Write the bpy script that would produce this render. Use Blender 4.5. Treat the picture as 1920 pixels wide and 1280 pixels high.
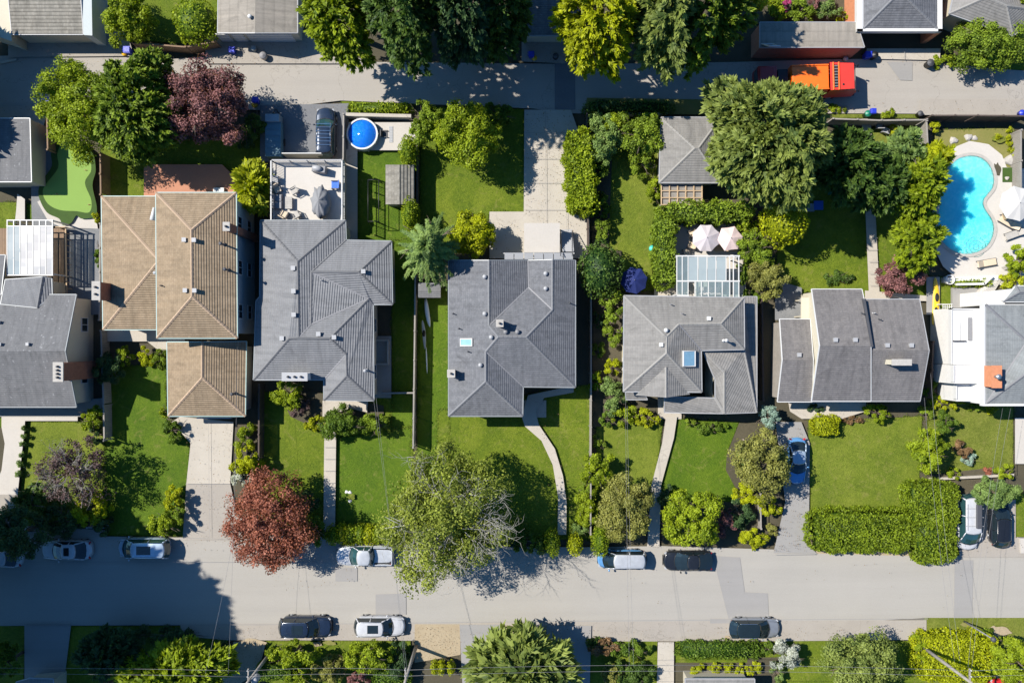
import bpy, math, random
import numpy as np
from mathutils import Vector, Matrix
from mathutils.geometry import tessellate_polygon
for o in list(bpy.data.objects): bpy.data.objects.remove(o)
SC = bpy.context.scene; COL = SC.collection
R = math.radians
rnd = random.Random(7); rng = np.random.default_rng(7)
# ---------------- camera, sky, sun, exposure
CAM_H = 75.0; PXM = 20.0          # drone height, photograph pixels per metre on the ground
cam = bpy.data.cameras.new('camera'); camo = bpy.data.objects.new('camera', cam); COL.objects.link(camo)
camo.location = (0, 0, CAM_H); camo.rotation_euler = (0, 0, 0)
cam.sensor_width = 36; cam.lens = 36 * CAM_H / 96.0; cam.clip_end = 3000; cam.clip_start = .5
SC.camera = camo
SUN_EL = R(47); SUN_AZ = R(21)    # shadows fall east and 21 degrees south of east
W = bpy.data.worlds.new('World'); SC.world = W; W.use_nodes = True
wn = W.node_tree; sky = wn.nodes.new('ShaderNodeTexSky'); sky.sky_type = 'NISHITA'; sky.sun_disc = False
sky.sun_elevation = SUN_EL; sky.air_density = 1.0; sky.ozone_density = 3.0
tint = wn.nodes.new('ShaderNodeMix'); tint.data_type = 'RGBA'; tint.blend_type = 'MULTIPLY'; tint.inputs[0].default_value = 1; tint.inputs[7].default_value = (.42, .92, 1.36, 1)
wn.links.new(sky.outputs[0], tint.inputs[6]); wn.links.new(tint.outputs[2], wn.nodes['Background'].inputs[0]); wn.nodes['Background'].inputs[1].default_value = .062
sl = bpy.data.lights.new('sun', 'SUN'); sl.energy = 5.0; sl.angle = R(.55); sl.color = (1, .935, .84)
so = bpy.data.objects.new('sun', sl); COL.objects.link(so); so.location = (-60, 20, 60)
sd = Vector((math.cos(SUN_EL)*math.cos(SUN_AZ), -math.cos(SUN_EL)*math.sin(SUN_AZ), -math.sin(SUN_EL)))
so.rotation_euler = sd.to_track_quat('-Z', 'Y').to_euler()
sky.sun_rotation = math.atan2(-sd.x, -sd.y)
SC.view_settings.view_transform = 'Standard'; SC.view_settings.look = 'None'
SC.view_settings.exposure = .68; SC.view_settings.gamma = 1
SC.render.engine = 'CYCLES'
try:
    SC.cycles.max_bounces = 8; SC.cycles.diffuse_bounces = 3; SC.cycles.transparent_max_bounces = 12
except Exception: pass
def P(px, py, h=0.0):             # photograph pixel -> world point at height h
    s = (CAM_H - h) / CAM_H / PXM
    return Vector(((px - 960) * s, (640 - py) * s, h))
# ---------------- materials
MATS = {}
def nd(nt, t, **k):
    n = nt.nodes.new(t)
    for a, v in k.items(): setattr(n, a, v)
    return n
def base(name):
    m = bpy.data.materials.new(name); m.use_nodes = True; MATS[name] = m
    return m, m.node_tree, m.node_tree.nodes['Principled BSDF']
def ramp(nt, fac, stops):
    r = nd(nt, 'ShaderNodeValToRGB'); nt.links.new(fac, r.inputs[0]); e = r.color_ramp.elements
    while len(e) < len(stops): e.new(.5)
    for q, (p, c) in zip(e, stops): q.position = p; q.color = (*c, 1)
    return r.outputs[0]
def noise(nt, vec, scale, detail=4, rough=.6, dist=0):
    n = nd(nt, 'ShaderNodeTexNoise'); n.inputs['Scale'].default_value = scale; n.inputs['Detail'].default_value = detail
    n.inputs['Roughness'].default_value = rough; n.inputs['Distortion'].default_value = dist
    if vec is not None: nt.links.new(vec, n.inputs['Vector'])
    return n.outputs[0]
def mixc(nt, f, a, b, mode='MIX'):
    m = nd(nt, 'ShaderNodeMix', data_type='RGBA', blend_type=mode)
    for i, v in ((0, f), (6, a), (7, b)):
        if isinstance(v, (int, float)): m.inputs[i].default_value = v
        elif isinstance(v, tuple): m.inputs[i].default_value = (*v, 1)
        else: nt.links.new(v, m.inputs[i])
    return m.outputs[2]
def bump(nt, h, bs, strength=.5, dist=.02):
    b = nd(nt, 'ShaderNodeBump'); b.inputs['Strength'].default_value = strength; b.inputs['Distance'].default_value = dist
    nt.links.new(h, b.inputs['Height']); nt.links.new(b.outputs[0], bs.inputs['Normal'])
    return b
def geo(nt): return nd(nt, 'ShaderNodeNewGeometry').outputs['Position']
def sc(c, k): return tuple(min(1, x * k) for x in c)
def matte(name, c, rough=.7, var=.15, scale=1.2, fine=14, bmp=.3, metal=0, c2=None, coat=0):
    m, nt, bs = base(name); pos = geo(nt)
    n1 = noise(nt, pos, scale, 5); n2 = noise(nt, pos, fine, 3)
    c2 = c2 or sc(c, 1 + var)
    a = ramp(nt, n1, [(.3, sc(c, 1 - var)), (.5, c), (.7, c2)])
    col = mixc(nt, .55, a, ramp(nt, n2, [(.3, sc(c, 1 - var)), (.7, c2)]))
    nt.links.new(col, bs.inputs['Base Color']); bs.inputs['Roughness'].default_value = rough
    bs.inputs['Metallic'].default_value = metal; bs.inputs['Coat Weight'].default_value = coat; bs.inputs['Coat Roughness'].default_value = .06
    if bmp: bump(nt, n2, bs, bmp, .03)
    return m
def ground_mat(name, c, c_lo, c_hi, stain=.5, scale=.35, bmp=.35, crack=False, rough=.85):
    """worn paving or soil: broad blotches, fine grain, optional hairline cracks"""
    m, nt, bs = base(name); pos = geo(nt)
    a = ramp(nt, noise(nt, pos, scale, 6, .65, .6), [(.32, c_lo), (.5, c), (.68, c_hi)])
    b = ramp(nt, noise(nt, pos, 9, 4, .7), [(.3, c_lo), (.7, c_hi)])
    wv = nd(nt, 'ShaderNodeVectorMath', operation='MULTIPLY'); wv.inputs[1].default_value = (.05, 1.1, 1); nt.links.new(pos, wv.inputs[0])
    a = mixc(nt, .45 if 'asphalt' in name else .12, a, ramp(nt, noise(nt, wv.outputs[0], 1., 4, .6), [(.35, sc(c_lo, .9)), (.5, c), (.65, c_hi)]))
    sp_ = ramp(nt, noise(nt, pos, 1.1, 7, .8, .5), [(.64, (0, 0, 0)), (.76, (.55, .55, .55))]); a = mixc(nt, sp_, a, sc(c_lo, .6))
    g = ramp(nt, noise(nt, pos, 60, 2), [(.3, sc(c, .82)), (.7, sc(c, 1.18))])
    col = mixc(nt, .35, mixc(nt, stain, b, a), g)
    if crack:
        v = nd(nt, 'ShaderNodeTexVoronoi', feature='DISTANCE_TO_EDGE'); v.inputs['Scale'].default_value = .16
        w = nd(nt, 'ShaderNodeMix', data_type='VECTOR'); w.inputs[0].default_value = .12
        nz = nd(nt, 'ShaderNodeTexNoise'); nz.inputs['Scale'].default_value = .8; nz.inputs['Detail'].default_value = 6
        nt.links.new(pos, nz.inputs['Vector']); nt.links.new(pos, w.inputs[4])
        vs = nd(nt, 'ShaderNodeVectorMath', operation='SCALE'); vs.inputs[3].default_value = 30
        nt.links.new(nz.outputs['Color'], vs.inputs[0]); nt.links.new(vs.outputs[0], w.inputs[5])
        nt.links.new(w.outputs[1], v.inputs['Vector'])
        k = ramp(nt, v.outputs['Distance'], [(.0, (0, 0, 0)), (.006, (1, 1, 1))])
        col = mixc(nt, k, sc(c, .72), col)
    nt.links.new(col, bs.inputs['Base Color']); bs.inputs['Roughness'].default_value = rough
    bs.inputs['Specular IOR Level'].default_value = .25
    bump(nt, noise(nt, pos, 22, 4), bs, bmp, .03)
    return m
def grass_mat(name, dark, mid, light, mow=0):
    m, nt, bs = base(name); pos = geo(nt)
    big = ramp(nt, noise(nt, pos, .3, 5, .6, .8), [(.38, dark), (.5, mid), (.63, light)])
    med = ramp(nt, noise(nt, pos, 2.2, 5, .7, 2.5), [(.36, sc(dark, .7)), (.52, mid), (.66, sc(light, 1.15))])
    fin = ramp(nt, noise(nt, pos, 17, 4, .8), [(.25, sc(dark, .55)), (.55, mid), (.8, sc(light, 1.2))])
    col = mixc(nt, .33, mixc(nt, .55, big, med), fin)
    dry = ramp(nt, noise(nt, pos, .75, 8, .72, 1.8), [(.55, (0, 0, 0)), (.72, (.6, .6, .6))]); col = mixc(nt, dry, col, (.22, .20, .06))
    thick = ramp(nt, noise(nt, pos, 1.3, 6, .7, 2.2), [(.3, (.55, .55, .55)), (.44, (0, 0, 0))]); col = mixc(nt, thick, col, sc(dark, .62))
    nt.links.new(col, bs.inputs['Base Color']); bs.inputs['Roughness'].default_value = .8
    bs.inputs['Specular IOR Level'].default_value = .2
    bump(nt, noise(nt, pos, 9, 6, .8), bs, .9, .09)
    return m
def roof_mat(name, c, c_lo, c_hi, pitch=.2, brick=.3, kind='shingle', bmp=.6, blot=.5, lichen=0):
    m, nt, bs = base(name)
    uv = nd(nt, 'ShaderNodeUVMap').outputs[0]; pos = geo(nt)
    br = nd(nt, 'ShaderNodeTexBrick'); nt.links.new(uv, br.inputs['Vector'])
    br.inputs['Scale'].default_value = 1; br.inputs['Brick Width'].default_value = brick; br.inputs['Row Height'].default_value = pitch
    br.inputs['Mortar Size'].default_value = .01; br.inputs['Mortar Smooth'].default_value = .5
    br.inputs['Color1'].default_value = (*c_lo, 1); br.inputs['Color2'].default_value = (*c_hi, 1); br.inputs['Mortar'].default_value = (*sc(c, .4 if kind == 'tile' else .6), 1)
    a = ramp(nt, noise(nt, pos, .8, 6, .7, .8), [(.3, c_lo), (.5, c), (.7, c_hi)])
    f = ramp(nt, noise(nt, pos, 7, 5, .75, 1.2), [(.3, sc(c, .8)), (.5, c), (.68, sc(c_hi, 1.1))])
    col = mixc(nt, .3, mixc(nt, blot, a, f), br.outputs['Color'])
    sv = nd(nt, 'ShaderNodeVectorMath', operation='MULTIPLY'); sv.inputs[1].default_value = (2.6, .22, 1); nt.links.new(uv, sv.inputs[0])
    col = mixc(nt, .8, col, ramp(nt, noise(nt, sv.outputs[0], 1., 5, .7), [(.3, (.72, .72, .72)), (.5, (1, 1, 1)), (.72, (1.22, 1.2, 1.18))]), 'MULTIPLY')
    ms = ramp(nt, noise(nt, pos, .55, 7, .75, 1.), [(.54, (0, 0, 0)), (.7, (.6, .6, .6))]); col = mixc(nt, ms, col, sc(c_lo, .62))
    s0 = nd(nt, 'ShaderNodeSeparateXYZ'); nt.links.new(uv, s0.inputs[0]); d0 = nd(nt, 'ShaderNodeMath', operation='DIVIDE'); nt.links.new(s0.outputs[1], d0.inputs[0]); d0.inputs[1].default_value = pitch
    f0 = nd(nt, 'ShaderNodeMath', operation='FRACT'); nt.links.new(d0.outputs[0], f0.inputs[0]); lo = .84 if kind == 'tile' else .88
    col = mixc(nt, 1., col, ramp(nt, f0.outputs[0], [(0, (lo, lo, lo)), (.2, (1, 1, 1)), (.9, (1, 1, 1)), (1, (lo, lo, lo))]), 'MULTIPLY')  # row edges darkened in the colour, standing in for their shade lines
    if lichen:
        l = ramp(nt, noise(nt, pos, 3.2, 3, .5), [(.66, (0, 0, 0)), (.69, (1, 1, 1))])
        col = mixc(nt, mixc(nt, 1., l, (lichen, lichen, lichen), 'MULTIPLY'), col, sc(c_hi, 1.7))
    nt.links.new(col, bs.inputs['Base Color']); bs.inputs['Roughness'].default_value = .82; bs.inputs['Specular IOR Level'].default_value = .3
    # courses: a saw-tooth up the slope, each row stepping over the one below
    sp = nd(nt, 'ShaderNodeSeparateXYZ'); nt.links.new(uv, sp.inputs[0])
    d = nd(nt, 'ShaderNodeMath', operation='DIVIDE'); nt.links.new(sp.outputs[1], d.inputs[0]); d.inputs[1].default_value = pitch
    fr = nd(nt, 'ShaderNodeMath', operation='FRACT'); nt.links.new(d.outputs[0], fr.inputs[0])
    pw = nd(nt, 'ShaderNodeFloatCurve'); nt.links.new(fr.outputs[0], pw.inputs['Value']); cv = pw.mapping.curves[0]
    cv.points[0].location = (0, 0); cv.points[1].location = (1, 0); cv.points.new(.26, 1)
    for q_ in cv.points: q_.handle_type = 'VECTOR'
    pw.mapping.update()
    ad = nd(nt, 'ShaderNodeMath', operation='MULTIPLY_ADD'); nt.links.new(noise(nt, pos, 12, 3), ad.inputs[0]); ad.inputs[1].default_value = .3
    nt.links.new(pw.outputs[0], ad.inputs[2])
    bump(nt, ad.outputs[0], bs, bmp, .05 if kind == 'tile' else .032)
    return m
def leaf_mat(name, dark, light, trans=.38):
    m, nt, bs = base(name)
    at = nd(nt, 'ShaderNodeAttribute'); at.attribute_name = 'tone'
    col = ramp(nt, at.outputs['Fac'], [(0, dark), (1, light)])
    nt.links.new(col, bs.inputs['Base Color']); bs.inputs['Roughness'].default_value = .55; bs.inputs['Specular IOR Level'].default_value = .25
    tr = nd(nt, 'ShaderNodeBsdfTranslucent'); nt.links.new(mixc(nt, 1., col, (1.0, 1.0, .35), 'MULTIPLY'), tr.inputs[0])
    mx = nd(nt, 'ShaderNodeMixShader'); mx.inputs[0].default_value = trans
    nt.links.new(bs.outputs[0], mx.inputs[1]); nt.links.new(tr.outputs[0], mx.inputs[2])
    nt.links.new(mx.outputs[0], nt.nodes['Material Output'].inputs[0])
    return m
def gloss(name, c, rough=.1, metal=0, coat=0, spec=.5, flake=0):
    m, nt, bs = base(name)
    pos = geo(nt); n = ramp(nt, noise(nt, pos, 3, 2), [(.3, sc(c, .93)), (.7, sc(c, 1.07))])
    nt.links.new(n, bs.inputs['Base Color']); bs.inputs['Roughness'].default_value = rough; bs.inputs['Metallic'].default_value = metal
    bs.inputs['Coat Weight'].default_value = coat; bs.inputs['Coat Roughness'].default_value = .04; bs.inputs['Specular IOR Level'].default_value = spec
    return m
ground_mat('soil', (.07, .062, .04), (.035, .035, .022), (.12, .10, .065), bmp=.8)
ground_mat('asphalt', (.31, .294, .265), (.272, .26, .236), (.35, .332, .30), crack=False, scale=.18)
ground_mat('alley_asphalt', (.315, .292, .26), (.27, .25, .225), (.36, .336, .3), crack=True, scale=.25)
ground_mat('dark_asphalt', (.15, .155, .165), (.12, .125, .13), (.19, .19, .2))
ground_mat('patch_asphalt', (.258, .25, .24), (.225, .218, .21), (.285, .278, .268))
ground_mat('apron', (.305, .278, .243), (.25, .228, .2), (.36, .332, .295), crack=True)
ground_mat('concrete', (.405, .37, .315), (.33, .30, .255), (.46, .425, .37), scale=.5, crack=True)
ground_mat('pale_concrete', (.44, .41, .37), (.38, .36, .33), (.5, .47, .43), scale=.5)
ground_mat('pool_concrete', (.48, .452, .415), (.42, .398, .365), (.54, .51, .47), scale=.6, bmp=.1)
ground_mat('slate', (.17, .175, .18), (.10, .11, .12), (.25, .25, .25), scale=1.4)
ground_mat('gravel', (.33, .27, .18), (.26, .20, .13), (.42, .35, .24), bmp=.8, scale=.7)
ground_mat('dry_grass', (.17, .17, .045), (.12, .145, .03), (.27, .22, .09), bmp=.8, scale=1.0)
ground_mat('terracotta', (.42, .20, .125), (.37, .17, .11), (.47, .235, .15), bmp=.1)
grass_mat('lawn', (.055, .098, .006), (.105, .150, .008), (.19, .22, .022))
grass_mat('pale_lawn', (.072, .112, .010), (.125, .165, .014), (.20, .225, .032)); grass_mat('rough_lawn', (.08, .105, .012), (.14, .17, .022), (.22, .22, .05))
grass_mat('turf', (.042, .092, .005), (.075, .132, .006), (.125, .18, .012))
matte('putting', (.185, .30, .06), .9, .06, .6, 30, .1)
matte('fringe', (.035, .075, .008), .9, .2, 2, 20, .5)
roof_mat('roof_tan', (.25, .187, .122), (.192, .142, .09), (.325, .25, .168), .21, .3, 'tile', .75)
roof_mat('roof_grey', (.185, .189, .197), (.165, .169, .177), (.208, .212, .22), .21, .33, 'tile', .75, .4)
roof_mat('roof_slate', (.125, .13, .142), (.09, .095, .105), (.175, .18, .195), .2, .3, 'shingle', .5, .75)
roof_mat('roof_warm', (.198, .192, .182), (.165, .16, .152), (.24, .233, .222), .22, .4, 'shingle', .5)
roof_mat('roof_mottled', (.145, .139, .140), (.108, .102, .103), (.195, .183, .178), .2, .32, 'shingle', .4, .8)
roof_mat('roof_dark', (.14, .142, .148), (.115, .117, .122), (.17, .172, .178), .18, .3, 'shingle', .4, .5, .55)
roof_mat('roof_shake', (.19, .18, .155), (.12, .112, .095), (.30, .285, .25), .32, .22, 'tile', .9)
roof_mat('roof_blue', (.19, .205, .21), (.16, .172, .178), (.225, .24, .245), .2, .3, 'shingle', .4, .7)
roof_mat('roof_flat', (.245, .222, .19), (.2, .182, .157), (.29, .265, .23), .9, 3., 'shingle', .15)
matte('cap_tan', (.35, .255, .175), .8); matte('cap_grey', (.14, .142, .148), .8); matte('cap_slate', (.155, .16, .172), .8)
matte('cap_warm', (.235, .228, .215), .8)
matte('cream', (.50, .46, .36), .8, .06); matte('white_wall', (.58, .575, .56), .75, .1, .6, 5); matte('pale_blue_wall', (.42, .46, .46), .8, .06)
matte('stucco', (.44, .40, .31), .85, .08); matte('white_paint', (.55, .55, .54), .45, .04, bmp=.05)
matte('gutter', (.26, .28, .29), .4, .08, bmp=0); matte('gutter_teal', (.30, .42, .40), .45, .08, bmp=0); matte('soffit', (.5, .48, .44), .8)
matte('wood_brown', (.19, .12, .07), .75, .25, 2, 20); matte('wood_grey', (.26, .24, .215), .85, .25, 2, 24, .6)
matte('wood_tan', (.42, .30, .18), .75, .2, 2, 20); matte('wood_dark', (.075, .055, .045), .8, .3, 3, 20)
matte('black', (.012, .013, .015), .5, .2); matte('dark_grey', (.06, .062, .07), .6, .15); matte('mid_grey', (.2, .2, .21), .6, .1)
matte('light_grey', (.33, .335, .345), .5, .08); matte('rubber', (.02, .02, .021), .85, .1)
matte('metal', (.42, .43, .44), .35, .1, metal=.7); matte('rust_brick', (.26, .11, .07), .85, .3, 3, 25, .6)
matte('orange_brick', (.50, .20, .10), .85, .2, 3, 25, .5); matte('brown_brick', (.33, .15, .10), .85, .25, 3, 25, .6)
matte('stone', (.38, .36, .33), .85, .2, 3, 20, .6); matte('bark', (.13, .10, .075), .9, .3, 4, 25, .8); matte('pale_bark', (.29, .28, .25), .9, .25, 4, 25, .6)
matte('tan_cloth', (.55, .45, .33), .9, .06); matte('cloth_grey', (.2, .205, .215), .85, .12, 2, 8, .3); matte('pink_cloth', (.60, .47, .45), .85, .04)
matte('mauve_cloth', (.46, .42, .44), .85, .04); matte('navy_cloth', (.005, .016, .11), .8, .1); matte('cream_cloth', (.48, .47, .45), .85, .05)
matte('blue_plastic', (.02, .04, .45), .4, .08); matte('yellow_plastic', (.75, .42, .02), .45, .08); matte('green_plastic', (.01, .16, .10), .4, .1)
matte('teal_plastic', (.05, .45, .36), .4, .08); matte('grey_plastic', (.25, .3, .33), .5, .1); matte('blue_frame', (.02, .12, .5), .4, .05)
matte('kayak_yellow', (.72, .46, .02), .35, .12, 1.5, 5, .1, coat=.4); matte('white_hull', (.62, .68, .68), .35, .06, coat=.4)
matte('stain_blue', (.10, .19, .24), .6, .15)
matte('red_paint', (.72, .045, .03), .38, .08, .8, 4, 0, coat=.5); matte('orange_paint', (.85, .15, .012), .38, .08, .8, 4, 0, coat=.5); matte('dark_red', (.28, .015, .015), .4, .1, coat=.4)
gloss('pane', (.02, .035, .045), .06, spec=.8); gloss('car_glass', (.012, .02, .024), .05, spec=.8); gloss('teal_glass', (.018, .055, .06), .08, spec=.9)
gloss('sky_pane', (.22, .40, .52), .12, spec=.8)
gloss('lamp_red', (.45, .015, .02), .2); gloss('lamp_white', (.35, .36, .38), .15); gloss('chrome', (.7, .7, .7), .15, 1)
for n_, c_, ro_, me_ in (('paint_white', (.43, .44, .46), .3, 0), ('paint_silver', (.50, .52, .54), .3, .35), ('paint_bluesilver', (.36, .45, .55), .28, .3),
                ('paint_darkblue', (.016, .028, .055), .25, .3), ('paint_black', (.012, .014, .018), .22, 0), ('paint_blue', (.12, .31, .58), .25, .3),
                ('paint_grey', (.26, .28, .31), .3, .4), ('paint_green', (.02, .04, .045), .22, .2), ('paint_red', (.45, .02, .02), .3, 0), ('paint_brown', (.05, .045, .05), .25, .3)):
    gloss(n_, c_, ro_, me_, .7)
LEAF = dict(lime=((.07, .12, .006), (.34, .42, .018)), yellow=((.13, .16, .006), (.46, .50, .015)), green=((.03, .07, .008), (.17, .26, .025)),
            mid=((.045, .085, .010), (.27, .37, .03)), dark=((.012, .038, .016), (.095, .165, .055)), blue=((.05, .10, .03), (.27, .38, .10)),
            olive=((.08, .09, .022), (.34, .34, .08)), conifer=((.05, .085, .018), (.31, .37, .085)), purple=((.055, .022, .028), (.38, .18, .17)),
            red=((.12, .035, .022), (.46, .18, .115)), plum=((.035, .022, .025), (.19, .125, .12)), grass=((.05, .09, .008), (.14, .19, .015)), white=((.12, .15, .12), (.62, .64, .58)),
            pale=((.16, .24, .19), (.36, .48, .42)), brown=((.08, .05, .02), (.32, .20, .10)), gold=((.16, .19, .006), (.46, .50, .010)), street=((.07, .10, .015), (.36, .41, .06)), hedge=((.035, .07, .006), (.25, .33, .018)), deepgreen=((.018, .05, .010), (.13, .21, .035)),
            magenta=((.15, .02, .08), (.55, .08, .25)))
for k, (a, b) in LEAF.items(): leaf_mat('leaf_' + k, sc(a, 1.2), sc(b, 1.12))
# pool water: sunlight scatters inside it, so it glows into its own shade
def water_mat(name, c, rad, scale):
    m, nt, bs = base(name); pos = geo(nt)
    n = noise(nt, pos, 1.6, 3, .5, 2.0)
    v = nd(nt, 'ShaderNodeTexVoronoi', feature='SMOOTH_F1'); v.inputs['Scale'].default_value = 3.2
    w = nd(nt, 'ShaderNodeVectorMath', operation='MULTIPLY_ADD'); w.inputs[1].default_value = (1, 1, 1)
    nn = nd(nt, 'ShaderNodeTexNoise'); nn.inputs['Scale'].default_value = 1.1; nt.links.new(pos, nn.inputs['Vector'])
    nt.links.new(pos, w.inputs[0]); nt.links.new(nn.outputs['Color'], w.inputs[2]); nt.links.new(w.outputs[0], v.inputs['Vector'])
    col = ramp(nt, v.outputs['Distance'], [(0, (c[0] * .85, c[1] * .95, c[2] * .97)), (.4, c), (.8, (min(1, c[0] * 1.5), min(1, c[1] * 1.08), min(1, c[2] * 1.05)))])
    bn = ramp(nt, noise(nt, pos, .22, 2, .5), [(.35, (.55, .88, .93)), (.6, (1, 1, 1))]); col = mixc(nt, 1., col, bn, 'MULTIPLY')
    nt.links.new(col, bs.inputs['Base Color']); bs.inputs['Roughness'].default_value = .07; bs.inputs['IOR'].default_value = 1.33
    bs.inputs['Subsurface Weight'].default_value = 1; bs.inputs['Subsurface Radius'].default_value = rad; bs.inputs['Subsurface Scale'].default_value = scale
    bump(nt, n, bs, .35, .05)
    return m
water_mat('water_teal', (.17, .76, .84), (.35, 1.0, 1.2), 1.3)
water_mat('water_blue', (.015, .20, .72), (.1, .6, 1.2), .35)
def glassy(name, c, alpha, rough=.15):
    m, nt, bs = base(name); bs.inputs['Base Color'].default_value = (*c, 1); bs.inputs['Roughness'].default_value = rough
    tr = nd(nt, 'ShaderNodeBsdfTransparent'); tr.inputs[0].default_value = (.9, .95, .95, 1)
    mx = nd(nt, 'ShaderNodeMixShader'); n = noise(nt, geo(nt), 1.5, 3)
    r = nd(nt, 'ShaderNodeMapRange'); nt.links.new(n, r.inputs[0]); r.inputs[3].default_value = alpha - .08; r.inputs[4].default_value = alpha + .08
    nt.links.new(r.outputs[0], mx.inputs[0]); nt.links.new(tr.outputs[0], mx.inputs[1]); nt.links.new(bs.outputs[0], mx.inputs[2])
    nt.links.new(mx.outputs[0], nt.nodes['Material Output'].inputs[0]); return m
glassy('frosted', (.34, .40, .42), .8); glassy('clear_glass', (.40, .5, .54), .2, .05); glassy('poly_white', (.31, .32, .34), .85, .3)
M = MATS
# ---------------- mesh collector
ORG = {}
class MB:
    def __init__(s): s.v = []; s.f = []; s.m = []; s.sm = []
    def add(s, vs, fs, mi=0, smooth=False):
        b = len(s.v); s.v += [tuple(v) for v in vs]
        for f in fs: s.f.append([b + i for i in f]); s.m.append(mi); s.sm.append(smooth)
        return s
    def box(s, c, d, rz=0, mi=0, rx=0, ry=0):
        c = Vector(c); m = Matrix.Rotation(rz, 3, 'Z') @ Matrix.Rotation(ry, 3, 'Y') @ Matrix.Rotation(rx, 3, 'X')
        vs = [c + m @ Vector((x * d[0] / 2, y * d[1] / 2, z * d[2] / 2)) for x in (-1, 1) for y in (-1, 1) for z in (-1, 1)]
        return s.add(vs, [(0, 1, 3, 2), (4, 6, 7, 5), (0, 4, 5, 1), (2, 3, 7, 6), (0, 2, 6, 4), (1, 5, 7, 3)], mi)
    def tube(s, pts, r, n=6, mi=0, smooth=True, cap=True):
        pts = [Vector(p) for p in pts]; rs = r if isinstance(r, (list, tuple)) else [r] * len(pts)
        vs = []; N = len(pts)
        for i, p in enumerate(pts):
            t = (pts[min(i + 1, N - 1)] - pts[max(i - 1, 0)]).normalized()
            u = t.orthogonal().normalized() if abs(t.z) > .99 else t.cross(Vector((0, 0, 1))).normalized()
            w = t.cross(u)
            vs += [p + (u * math.cos(2 * math.pi * k / n) + w * math.sin(2 * math.pi * k / n)) * rs[i] for k in range(n)]
        fs = [(i * n + k, i * n + (k + 1) % n, (i + 1) * n + (k + 1) % n, (i + 1) * n + k) for i in range(N - 1) for k in range(n)]
        if cap: fs += [tuple(range(n))[::-1], tuple((N - 1) * n + k for k in range(n))]
        return s.add(vs, fs, mi, smooth)
    def cyl(s, c, r, h, n=16, mi=0, r2=None, smooth=True):     # upright, c = centre of the foot
        c = Vector(c); return s.tube([c, c + Vector((0, 0, h))], [r, r if r2 is None else r2], n, mi, smooth)
    def prism(s, poly, z0, z1, mi=0):
        poly = [Vector((p[0], p[1], 0)) for p in poly]
        if sum(a.x * b.y - b.x * a.y for a, b in zip(poly, poly[1:] + poly[:1])) < 0: poly = poly[::-1]
        n = len(poly); vs = [(p.x, p.y, z0) for p in poly] + [(p.x, p.y, z1) for p in poly]
        tri = tessellate_polygon([poly])
        top = []
        for t in tri:
            a, b, c = (poly[i] for i in t)
            t = t if (b - a).cross(c - a).z > 0 else t[::-1]
            top.append(tuple(n + i for i in t))
        fs = top + [tuple(i - n for i in t[::-1]) for t in top] + [(i, (i + 1) % n, n + (i + 1) % n, n + i) for i in range(n)]
        return s.add(vs, fs, mi)
    def lathe(s, c, prof, n=16, mi=0, smooth=True, sx=1, sy=1, wob=None):
        c = Vector(c); vs = []
        for (r, z) in prof:
            for k in range(n):
                a = 2 * math.pi * k / n; q = r * (wob(k, z) if wob else 1)
                vs.append(c + Vector((q * sx * math.cos(a), q * sy * math.sin(a), z)))
        m = len(prof)
        fs = [(i * n + k, i * n + (k + 1) % n, (i + 1) * n + (k + 1) % n, (i + 1) * n + k) for i in range(m - 1) for k in range(n)]
        fs += [tuple(range(n))[::-1], tuple((m - 1) * n + k for k in range(n))]
        return s.add(vs, fs, mi, smooth)
    def build(s, name, mats, parent=None, local=False, bevel=0, uvs=None):
        me = bpy.data.meshes.new(name); o = bpy.data.objects.new(name, me); COL.objects.link(o)
        org = Vector((0, 0, 0))
        if parent is not None: o.parent = parent; org = ORG[parent.name]
        vs = s.v if local else [(v[0] - org.x, v[1] - org.y, v[2] - org.z) for v in s.v]
        me.from_pydata(vs, [], s.f)
        for m in (mats if isinstance(mats, (list, tuple)) else [mats]): me.materials.append(M[m])
        me.polygons.foreach_set('material_index', s.m); me.polygons.foreach_set('use_smooth', s.sm)
        if uvs: 
            ul = me.uv_layers.new(name='UVMap')
            for i, uv in enumerate(uvs): ul.data[i].uv = uv
        me.update(); ORG[o.name] = org
        if bevel:
            b = o.modifiers.new('bevel', 'BEVEL'); b.width = bevel; b.segments = 2; b.limit_method = 'ANGLE'; b.angle_limit = R(40)
        return o
def root(name, label, cat, loc, rz=0, group=None):
    o = bpy.data.objects.new(name, None); COL.objects.link(o); o.location = loc; o.rotation_euler = (0, 0, rz)
    ORG[o.name] = Vector(loc); return tag(o, label, cat, group)
def tag(o, label, cat, group=None):
    o['label'] = label; o['category'] = cat
    if group: o['group'] = group
    return o
def struct(o, kind='structure'): o['kind'] = kind; return o
LAY = [0]
def sheet(name, mat, pix, z=None, thick=0, smooth=0):
    """flat ground sheet traced on the ground"""
    LAY[0] += 1; z = .004 * LAY[0] if z is None else z
    pts = [P(x, y) for x, y in pix]
    if smooth: pts = spline(pts, smooth)
    mb = MB(); mb.prism(pts, z - .003 if not thick else 0, z + thick)
    return struct(mb.build(name, mat))
def spline(pts, n=6, closed=True):
    N = len(pts); out = []
    for i in range(N if closed else N - 1):
        p0, p1, p2, p3 = (pts[(i + k) % N] if closed else pts[min(max(i + k, 0), N - 1)] for k in (-1, 0, 1, 2))
        for j in range(n):
            t = j / n
            out.append(.5 * ((2 * p1) + (p2 - p0) * t + (2 * p0 - 5 * p1 + 4 * p2 - p3) * t * t + (3 * p1 - p0 - 3 * p2 + p3) * t ** 3))
    if not closed: out.append(pts[-1])
    return out
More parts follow.
